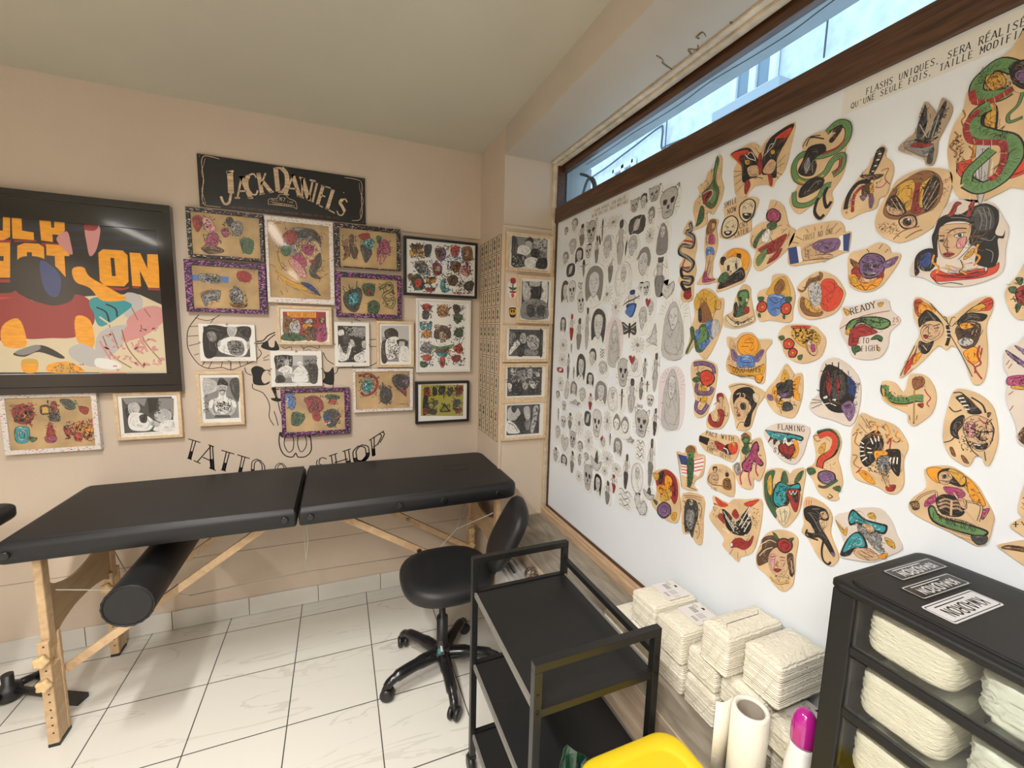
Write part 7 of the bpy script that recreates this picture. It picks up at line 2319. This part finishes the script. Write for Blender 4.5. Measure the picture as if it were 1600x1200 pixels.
for k in range(5):
    a = math.radians(-92 + 72*k); dx, dy = math.cos(a), math.sin(a); r1 = .252
    bm = B(); tube(bm, catmull([(cx+dx*.02, cy+dy*.02, .088), (cx+dx*.10, cy+dy*.10, .092), (cx+dx*.19, cy+dy*.19, .085), (cx+dx*.235, cy+dy*.235, .072), (cx+dx*r1, cy+dy*r1, .055)], n=4), [.027]*5+[.023]*5+[.018]*7, 10)
    part('base_spoke', bm, glossp, ch)
    bm = B(); ca = a+.9; sx, sy = math.cos(ca), math.sin(ca)
    for s_ in (-1, 1):
        c0 = Vector((cx+dx*r1+sx*.014*s_, cy+dy*r1+sy*.014*s_, .026)); ax = Vector((sx, sy, 0)); per = Vector((-sy, sx, 0))
        rings = [[c0+ax*h*s_+per*(r*math.cos(2*PI*q/20))+Vector((0, 0, r*math.sin(2*PI*q/20))) for q in range(20)] for (r, h) in ((.020, -.010), (.026, -.008), (.026, .004), (.020, .009), (.010, .010))]
        loops(bm, rings)
    lathe(bm, (cx+dx*r1, cy+dy*r1, 0), [(.008, .026), (.012, .045), (.010, .06)], 10)
    part('caster', bm, BLACKP(), ch)
# ---------------------------------------------------------------- black trolley
tr = thing('utility_trolley', 'black metal three-shelf trolley with square tube frame, beside the window sill', 'trolley', (.556, 1.005, 0))
bmet = mat('black_powder_coat', (.012, .012, .012), .35); bshelf = mat('black_shelf_board', (.010, .010, .010), .45, bump=(300, .1)); edgem = mat('grey_shelf_edge', (.17, .16, .14), .5)
X0, X1, Y0, Y1, TZ, w2 = .392, .722, .772, 1.240, .775, .020
for y in (Y0, Y1):
    bm = B(); h = w2/2
    for x in (X0, X1): bx(bm, x-h, x+h, y-h, y+h, .055, TZ-w2)
    bx(bm, X0-h, X1+h, y-h, y+h, TZ-w2, TZ); 
    for z in (.640, .385, .125): bx(bm, X0+h, X1-h, y-h+.002, y+h-.002, z, z+w2)
    part('end_frame', bm, bmet, tr, bev=.001)
bm = B(); bx(bm, X1-.008, X1+.008, Y0+.01, Y1-.01, .698, .716); part('side_rail', bm, bmet, tr, bev=.001)
for z in (.652, .397, .137):
    bm = B(); bx(bm, X0+.004, X1-.004, Y0+.011, Y1-.011, z-.006, z+.004); sh_ = part('shelf', bm, bshelf, tr)
    for (ea, eb) in ((X0-.003, X0+.004), (X1-.004, X1+.003)):
        bm = B(); bx(bm, ea, eb, Y0+.011, Y1-.011, z-.009, z+.006); part('shelf_edge', bm, edgem, sh_, label='pale grey edge strip')
bm = B()
for (x, y, z) in ((X1+.0105, Y0, .70), (X1+.0105, Y0, .66), (X0+.0, Y0-.0105, .66)):
    lathe(bm, (x, y, z), [(.004, -.001), (.0035, .002)], 10, 'x' if x > X1 else 'y')
for z in (.70, .655, .40): lathe(bm, (X1, Y0-.010, z), [(.0035, .0), (.0035, -.0015)], 10, 'y'); lathe(bm, (X0, Y0-.010, z), [(.0035, .0), (.0035, -.0015)], 10, 'y')
part('screw', bm, mat('dark_steel', (.06, .055, .05), .3, metal=1), tr)
for x in (X0, X1):
    for y in (Y0, Y1):
        bm = B(); lathe(bm, (x-.005, y, .027), [(.018, -.012), (.027, -.009), (.027, .009), (.018, .012)], 20, 'x'); bx(bm, x-.012, x+.012, y-.012, y+.012, .045, .058); part('caster', bm, BLACKP(), tr)
# ---------------------------------------------------------------- packs of wipes on the sill
def pack_mat():
    if 'wipe_stack' in MATS: return MATS['wipe_stack']
    m = mat('wipe_stack', (.78, .73, .60), .38, coat=.25); nt = m.node_tree; b = nt.nodes['Principled BSDF']
    tc = nt.nodes.new('ShaderNodeTexCoord'); wv = nt.nodes.new('ShaderNodeTexWave'); wv.bands_direction = 'Z'; wv.inputs['Scale'].default_value = 55; wv.inputs['Distortion'].default_value = 3.5; wv.inputs['Detail'].default_value = 3; wv.inputs['Detail Scale'].default_value = 2
    no = nt.nodes.new('ShaderNodeTexNoise'); no.inputs['Scale'].default_value = 70; ad = nt.nodes.new('ShaderNodeMath'); ad.operation = 'ADD'
    bp = nt.nodes.new('ShaderNodeBump'); bp.inputs['Strength'].default_value = .8; bp.inputs['Distance'].default_value = .0022
    nt.links.new(tc.outputs['Object'], wv.inputs[0]); nt.links.new(tc.outputs['Object'], no.inputs[0]); nt.links.new(wv.outputs[1], ad.inputs[0]); nt.links.new(no.outputs[0], ad.inputs[1]); nt.links.new(ad.outputs[0], bp.inputs['Height']); nt.links.new(bp.outputs[0], b.inputs['Normal'])
    return m
film = glass('clear_film', (.97, .97, .97), .18)
def pack(y0, y1, z0, z1, x0, x1, label, printed=False, seed=0):
    rnd = random.Random(seed); loc = ((x0+x1)/2, (y0+y1)/2, z0)
    t = thing('wipe_pack', label, 'pack', loc, 'wrapped packs of white wipes on the sill')
    bm = B(); NXv, NYv, NZv = 10, 6, 7; r = .008
    def fn(i): return rrect(x0+i, x1-i, y0+i, y1-i, max(.010-i, .003), 4)
    prof = [(.008, z0), (.002, z0+.004)]
    for k in range(NZv): zz = z0+.008+(z1-z0-.018)*k/(NZv-1); prof.append((.0012*math.sin(k*2.1+seed), zz)) ; prof.append((.0022, zz+.002))
    prof += [(.004, z1-.005), (.009, z1-.001), (.02, z1+.0012), (.04, z1+.002)]
    slab(bm, fn, prof)
    part('stack', bm, pack_mat(), t)
    fm_ = mat('film_highlight', (.80, .78, .70), .15, coat=.5)
    for q in range(3):
        bm = B(); yy = y0+(y1-y0)*(q+.5)/3; tube(bm, catmull([(x0-.001, yy-.012, z1-.006), (x0-.0025, yy, z1-.03-rnd.random()*.02), (x0-.0015, yy+.018, z0+.02)], n=4), .0005, 5); part('film_fold', bm, fm_, t)
    if not printed: bm = B(); tube(bm, [(x0+.55*(x1-x0), y0+.01, z1+.0022), (x0+.55*(x1-x0), y1-.01, z1+.0022)], .0006, 5); part('film_seam', bm, fm_, t)
    if printed:
        A = Art('S', (0, 0)); A.N = Vector((0, 0, 1)); A.U = Vector((0, -1, 0)); A.V = Vector((1, 0, 0))   # lies on the top face
        hw = (y1-y0)/2-.012; A.d = .0030
        A.box(-hw, -.018, hw, .062, 'P'); A.poly([(-hw*.4, .050), (-hw*.1, .050), (-hw*.15, .058), (-hw*.35, .058)], 'k')
        for q in range(12): A.box(-hw*.75+q*hw*.055, .016, -hw*.75+q*hw*.055+hw*(.018 if q % 3 else .035), .034, 'k')
        for q in range(5): A.box(hw*.02+q*.0001, .012+q*.005, hw*.55, .0132+q*.005, 'A')
        for q in range(3): A.box(hw*.68, .012+q*.007, hw*.9, .0135+q*.007, 'a')
        A.box(-hw*.9, .038, -hw*.55, .047, 'a'); A.box(-hw*.86, .040, -hw*.59, .045, 'P')
        for q in range(4): A.line([(hw*.10+q*hw*.14, -.008), (hw*.13+q*hw*.14, .002)], .0022, 'k')
        o = A.done('printed_label', t, extra={'P': mat('label_print', (.72, .68, .66), .4)}); o.location = (0, 0, z1-z0)
        o['label'] = 'pinkish printed label with a bar code'
s0 = .5005
pk = [(1.045, 1.150, s0, s0+.055, .835, 1.015, 'low wipe pack at the far end of the sill stack', False), (.925, 1.035, s0, s0+.089, .850, 1.015, 'bottom-row wipe pack under the far labelled pack', False),
      (.808, .918, s0, s0+.089, .858, 1.015, 'bottom-row wipe pack, middle of the visible front row', False), (.700, .802, s0, s0+.089, .860, 1.015, 'bottom-row wipe pack just behind the paper roll', False),
      (.585, .694, s0, s0+.089, .930, 1.018, 'bottom-row wipe pack hidden behind the paper roll', False), (.470, .578, s0, s0+.089, .900, 1.018, 'bottom-row wipe pack behind the magenta-capped bottle', False),
      (.922, 1.030, s0+.092, s0+.194, .852, 1.020, 'far labelled wipe pack with bar code, top of the stack', True), (.808, .915, s0+.092, s0+.190, .850, 1.020, 'second labelled wipe pack with bar code on the stack', True),
      (.705, .802, s0+.092, s0+.168, .862, 1.020, 'middle-row wipe pack between labelled and plain top packs', False), (.592, .699, s0+.092, s0+.168, .868, 1.020, 'middle-row wipe pack under the third top pack', False),
      (.478, .585, s0+.092, s0+.150, .868, 1.020, 'middle-row wipe pack with printed label beside the drawer tower', True),
      (.668, .752, s0+.171, s0+.280, .850, 1.042, 'third top wipe pack, plain, leaning beside the labelled ones', False), (.560, .656, s0+.171, s0+.280, .884, 1.046, 'topmost plain wipe pack nearest the drawer tower', False)]
for i, (y0, y1, z0, z1, x0, x1, lab, pr) in enumerate(pk): pack(y0, y1, z0, z1, x0, x1, lab, pr, i)
# ---------------------------------------------------------------- paper roll, bottle
pr = thing('paper_roll', 'hollow white paper towel roll standing on the sill before the packs', 'paper roll', (.822, .600, .5005))
bm = B(); r1, r2, h0, h1 = .038, .0275, .5005, .688; px, py = .826, .580
lathe(bm, (px, py, 0), [(r2, h0+.002), (r1-.002, h0), (r1, h0+.004), (r1, h1-.004), (r1-.003, h1), (r2+.003, h1), (r2, h1-.004), (r2, h0+.002)], 40, cap0=False, cap1=False)
paperm = mat('soft_paper', (.80, .77, .68), .8, bump=(120, .5)); part('roll', bm, paperm, pr)
bm = B(); lathe(bm, (px, py, 0), [(r2-.001, h0+.002), (r2-.001, h1-.005), (r2-.0018, h1-.005), (r2-.0018, h0+.002)], 40, cap0=False, cap1=False); part('core', bm, mat('grey_cardboard', (.26, .22, .17), .8), pr)
bm = B(); pts = [(px-r1*.2, py+r1+.001), (px-r1*.75, py+r1*.95), (px-r1*1.15, py+r1*.95), (px-r1*1.45, py+r1*1.15)]
pts = catmull(pts, n=5); R = [[(x, y+.0004*s_, z) for (x, y) in pts] for (z, s_) in ((h0, 0), (h1-.004, 0))]
f0 = [[bm.verts.new(p) for p in r] for r in R]
for i in range(len(pts)-1): bm.faces.new((f0[0][i], f0[0][i+1], f0[1][i+1], f0[1][i])).smooth = True
o = part('loose_sheet', bm, paperm, pr, fix=False); md = o.modifiers.new('solid', 'SOLIDIFY'); md.thickness = .0008
bt = thing('spray_bottle', 'white squeeze bottle with a magenta dome cap beside the drawer tower', 'bottle', (.835, .474, .5005))
bm = B(); lathe(bm, (.835, .474, 0), [(.024, .5005), (.028, .505), (.028, .62), (.027, .66), (.022, .695), (.0205, .712)], 32); part('body', bm, mat('white_bottle_plastic', (.78, .78, .77), .3), bt)
bm = B(); lathe(bm, (.835, .474, 0), [(.0215, .706), (.0225, .714), (.0225, .742), (.021, .756), (.016, .769), (.009, .776), (.002, .778)], 32); part('cap', bm, mat('magenta_cap', (.42, .015, .24), .15, coat=.6), bt)
# ---------------------------------------------------------------- drawer tower
dt = thing('drawer_tower', 'black plastic drawer tower with clear drawers and three stickers on top', 'drawer unit', (.91, .10, .5005))
bk = mat('black_moulded_plastic', (.012, .012, .012), .5, spec=.3, bump=(500, .12)); DX0, DX1, DY0, DY1, DZ0, DZ1 = .776, 1.044, -.02, .424, .5005, 1.094
bm = B(); slab(bm, lambda i: rrect(DX0-.006+i, DX1+.004-i, DY0-.006+i, DY1+.006-i, .022, 5), [(.002, DZ1-.014), (0, DZ1-.011), (0, DZ1-.004), (.004, DZ1), (.012, DZ1+.0005)]); part('top', bm, bk, dt)
bm = B(); slab(bm, lambda i: rrect(DX0+.012+i, DX1-.014-i, DY0+.014+i, DY1-.014-i, .018, 5), [(0, DZ1), (.002, DZ1+.003), (.006, DZ1+.0035)]); part('top_inset', bm, bk, dt)
bm = B()
for y in (DY0, DY1-.036):
    bx(bm, DX0, DX0+.03, y, y+.036, DZ0, DZ1-.014); bx(bm, DX1-.02, DX1, y, y+.036, DZ0, DZ1-.014); bx(bm, DX0+.03, DX1-.02, y+(.026 if y > 0 else .004), y+(.032 if y > 0 else .010), DZ0, DZ1-.014)
bx(bm, DX1-.012, DX1-.004, DY0+.036, DY1-.036, DZ0, DZ1-.014)
RZ = [.985, .873, .761, .649, .537]
for z in RZ: bx(bm, DX0+.001, DX0+.016, DY0+.034, DY1-.034, z-.0075, z+.0075)
part('frame', bm, bk, dt, bev=.003)
clear = glass('clear_drawer_plastic', (.93, .94, .92), .08)
tops = [DZ1-.014] + [z-.008 for z in RZ[:-1]]; bots = [z+.008 for z in RZ]
for i, (zt, zb) in enumerate(zip(tops, bots)):
    bm = B(); bx(bm, DX0+.004, DX0+.007, DY0+.037, DY1-.037, zb+.001, zt-.002); bx(bm, DX0+.007, DX1-.02, DY0+.037, DY1-.037, zb+.001, zb+.003)
    bx(bm, DX0+.007, DX1-.02, DY1-.040, DY1-.037, zb+.003, zt-.006); bx(bm, DX0+.007, DX1-.02, DY0+.037, DY0+.040, zb+.003, zt-.006)
    part('drawer', bm, clear, dt, label='clear plastic drawer')
def gauze(y0, y1, z0, z1, x0, x1, label, seed, ribbed, name='gauze_bundle'):
    bm = B(); rnd = random.Random(seed)
    def fn(i): return rrect(x0+i, x1-i, y0+i, y1-i, .022 if ribbed else .035, 8)
    n = 12; prof = [(.012, z0), (.003, z0+.007)] + [(.0015+.0015*math.sin(k*2.6), z0+.012+(z1-z0-.024)*k/n) for k in range(n+1)] + [(.003, z1-.007), (.012, z1)]
    slab(bm, fn, prof)
    if not ribbed:
        for v in bm.verts: v.co += Vector((rnd.uniform(-1, 1), rnd.uniform(-1, 1), rnd.uniform(-1, 1)))*.0025
    m = mat('folded_cotton', (.78, .73, .62), .6, bump=(45, 1.0, (1, 3, 9)), bscale=1.6) if ribbed else mat('bagged_wipes', (.66, .68, .62), .3, bump=(26, 1.0), bscale=3)
    o = tag(obj(name, bm, m, smooth=True), label, 'bundle', 'supplies inside the drawer tower')
for i, (zt, zb) in enumerate(zip(tops[:3], bots[:3])):
    nm = ['top', 'second', 'third'][i]; z = zb+.0035
    gauze(.265, .378, z, zt-.012, DX0+.012, DX0+.15, 'ribbed cream cotton stack at the left of the %s clear drawer' % nm, i, True, 'cotton_stack')
    gauze(.03, .250 - (.0 if i != 1 else .0), z, zt-.014, DX0+.012, DX0+.18, 'crumpled pale bag filling the right of the %s clear drawer' % nm, 9+i, False, 'supply_bag')
def ksticker(yc, xc, s_, dark, label):
    A = Art('S', (0, 0)); A.N = Vector((0, 0, 1)); A.V = Vector((1, 0, 0)); A.U = Vector((0, -1, 0))
    A.U = Vector((-1, 0, 0)); A.V = Vector((0, -1, 0))      # the writing is upside down for the viewer
    W, H = .068, .0170*s_; A.d = 0
    A.solid(rrect(-W, W, -H, H, .004, 4), 0, .0006, 'BASE')
    A.poly(rrect(-W*.965, W*.965, -H*.88, H*.88, .003, 4), 'K2'); A.poly(rrect(-W*.950, W*.950, -H*.81, H*.81, .003, 4), 'BASE')
    for i, c_ in enumerate('KWADRON'):
        x0 = -W*.76 + i*W*.215; x1 = x0+W*.19
        A.glyph(c_, ((x0, H*.58), (x1, H*.58), (x1, -H*.32), (x0, -H*.32)), 'K2', 'u')
    A.line([(-W*.45, -H*.58), (W*.74, -H*.58)], .0018, 'K2')
    dk, lt = mat('sticker_black', (.012, .012, .012), .25), mat('sticker_silver', (.62, .62, .64), .3)
    o = A.done('brand_sticker', extra={'BASE': dk if dark else lt, 'K2': lt if dark else dk}); return o, label
for (px_, label, dark, s_, ang) in (((.943, .388), 'black sticker with silver lettering on the drawer tower, nearest its left end', True, .95, -1), ((.911, .346), 'black sticker with silver lettering in the middle of the three', True, 1.0, -1), ((.881, .301), 'silver sticker with black lettering on top of the drawer tower', False, 1.2, -1)):
    o, l = ksticker(0, 0, s_, dark, label); o.location = (px_[0], px_[1], DZ1+.0037); o.rotation_euler = (0, 0, math.radians(ang)); tag(o, l, 'sticker', 'lettered stickers on the drawer tower')
# ---------------------------------------------------------------- yellow lidded bin with a green bag
yb_ = thing('waste_bin', 'yellow lidded waste bin with dark green rim in front of the trolley', 'bin', (.60, .565, 0))
bxx0, bxx1, byy0, byy1 = .462, .745, .40, .727
bm = B(); slab(bm, lambda i: rrect(bxx0+.012+i, bxx1-.012-i, byy0+.012+i, byy1-.012-i, .05, 6), [(.05, 0), (.04, .01), (.02, .30), (0, .500)]); part('body', bm, mat('dark_bin_plastic', (.02, .03, .03), .4), yb_)
bm = B(); slab(bm, lambda i: rrect(bxx0+.002+i, bxx1+.004-i, byy0+i, byy1+.004-i, .055, 6), [(.004, .498), (0, .502), (0, .514), (.004, .518)]); part('rim', bm, mat('dark_green_plastic', (.02, .035, .03), .35), yb_)
bm = B(); slab(bm, lambda i: rrect(bxx0+i, bxx1-i, byy0+i, byy1-i, .055, 7), [(.003, .516), (0, .520), (0, .530), (.003, .5345), (.008, .536), (.030, .536), (.033, .532), (.040, .5315)]); part('lid', bm, mat('yellow_plastic', (.76, .55, .012), .42, bump=(500, .25)), yb_)
bm = B(); lathe(bm, (.555, .640, 0), [(.016, .530), (.017, .536), (.014, .540), (.006, .541)], 24); part('lid_button', bm, mat('white_button', (.8, .8, .78), .3), yb_)
gb = B(); rnd = random.Random(12)
base = [(.462, .735), (.50, .752), (.545, .760), (.59, .756), (.62, .748)]
rows_ = []
for j, (z, grow) in enumerate(((.30, 0), (.40, .004), (.47, .012), (.52, .020), (.545, .012))):
    row = []
    for i in range(17):
        t = i/16; x = .445 + .14*t; y = .744 + .006*math.sin(i*1.9+j) + grow*.3*math.sin(i*1.1) + (.003 if i % 2 else -.002)
        hgt = z + (.028*math.exp(-((t-.18)/.16)**2) if j > 2 else 0) - (.06*t if j > 2 else 0)
        row.append((x + rnd.uniform(-.004, .004), y-.0, hgt + rnd.uniform(-.004, .004)))
    rows_.append(row)
V_ = [[gb.verts.new(p) for p in r] for r in rows_]
for j in range(len(V_)-1):
    for i in range(16): gb.faces.new((V_[j][i], V_[j][i+1], V_[j+1][i+1], V_[j+1][i]))
o = obj('plastic_bag', gb, mat('green_bag_film', (.012, .05, .028), .18, coat=.3), smooth=False); md = o.modifiers.new('solid', 'SOLIDIFY'); md.thickness = .0012
tag(o, 'crumpled dark green plastic bag poking up behind the yellow bin', 'bag')
# ---------------------------------------------------------------- white heater and round valve under the sill corner
ht = thing('wall_heater', 'white slotted heater casing below the sill, half hidden by the chair', 'heater', (.69, 1.68, .25))
bm = B(); bx(bm, .648, WX-.006, 1.40, 1.74, .10, .442); part('casing', bm, mat('white_enamel', (.70, .68, .66), .35), ht, bev=.008)
bm = B()
for k in range(4): bx(bm, .660+k*.024, .672+k*.024, 1.42, 1.72, .442, .450)
bx(bm, .655, .745, 1.415, 1.430, .442, .452); part('top_rib', bm, mat('white_enamel', (.70, .68, .66), .35), ht, bev=.002)
bm = B(); P_ = []
for k in range(90): a = k*1.25; P_.append((.688+.004*math.cos(a), 1.60+k*.0011, .458+.004*math.sin(a)))
tube(bm, P_, .0016, 5); part('spiral_cord', bm, mat('cord_dark', (.05, .05, .05), .5), ht)
vk = thing('tape_roll', 'small round dark patterned roll standing on the sill edge behind the trolley', 'roll', (.735, 1.55, .44))
bm = B(); lathe(bm, (.742, 1.545, .470), [(.008, -.018), (.026, -.016), (.027, 0), (.026, .016), (.019, .018), (.017, .012), (.008, .012), (.006, .018), (.001, .018)][::-1], 28, 'y'); bmesh.ops.recalc_face_normals(bm, faces=bm.faces); part('roll', bm, speckle('mottled_brown', (.10, .07, .05), [((.45, .38, .30), .56)], 90), vk)
# ---------------------------------------------------------------- arm-rest stand at the left edge
ar = thing('armrest_stand', 'black padded armrest stand on flat feet, cut off by the left edge', 'armrest', (-1.32, 2.08, 0))
bm = B(); slab(bm, lambda i: rrect(-1.62+i, -1.105-i, 1.90+i, 2.08-i, .03, 5), edge_prof(.775, .835, .02)); part('pad', bm, vinyl, ar)
bm = B(); tube(bm, [(-1.32, 2.0, .02), (-1.32, 2.0, .776)], .016, 12); part('pole', bm, BLACKP(), ar)
bm = B(); lathe(bm, (-1.24, 2.15, .0), [(.035, .01), (.04, .03), (.035, .06), (.018, .07), (.018, .11)], 20); part('hub', bm, BLACKP(), ar)
for (a, L) in ((-22, .25), (62, .13), (165, .3), (250, .3)):
    bm = B(); dx, dy = math.cos(math.radians(a)), math.sin(math.radians(a))
    tube(bm, [(-1.24+dx*.03, 2.15+dy*.03, .045), (-1.24+dx*L*.75, 2.15+dy*L*.75, .028)], .014, 10); bar(bm, (-1.24+dx*L*.7, 2.15+dy*L*.7, .018), (-1.24+dx*(L+.04), 2.15+dy*(L+.04), .010), .045, .020); part('foot', bm, BLACKP(), ar)
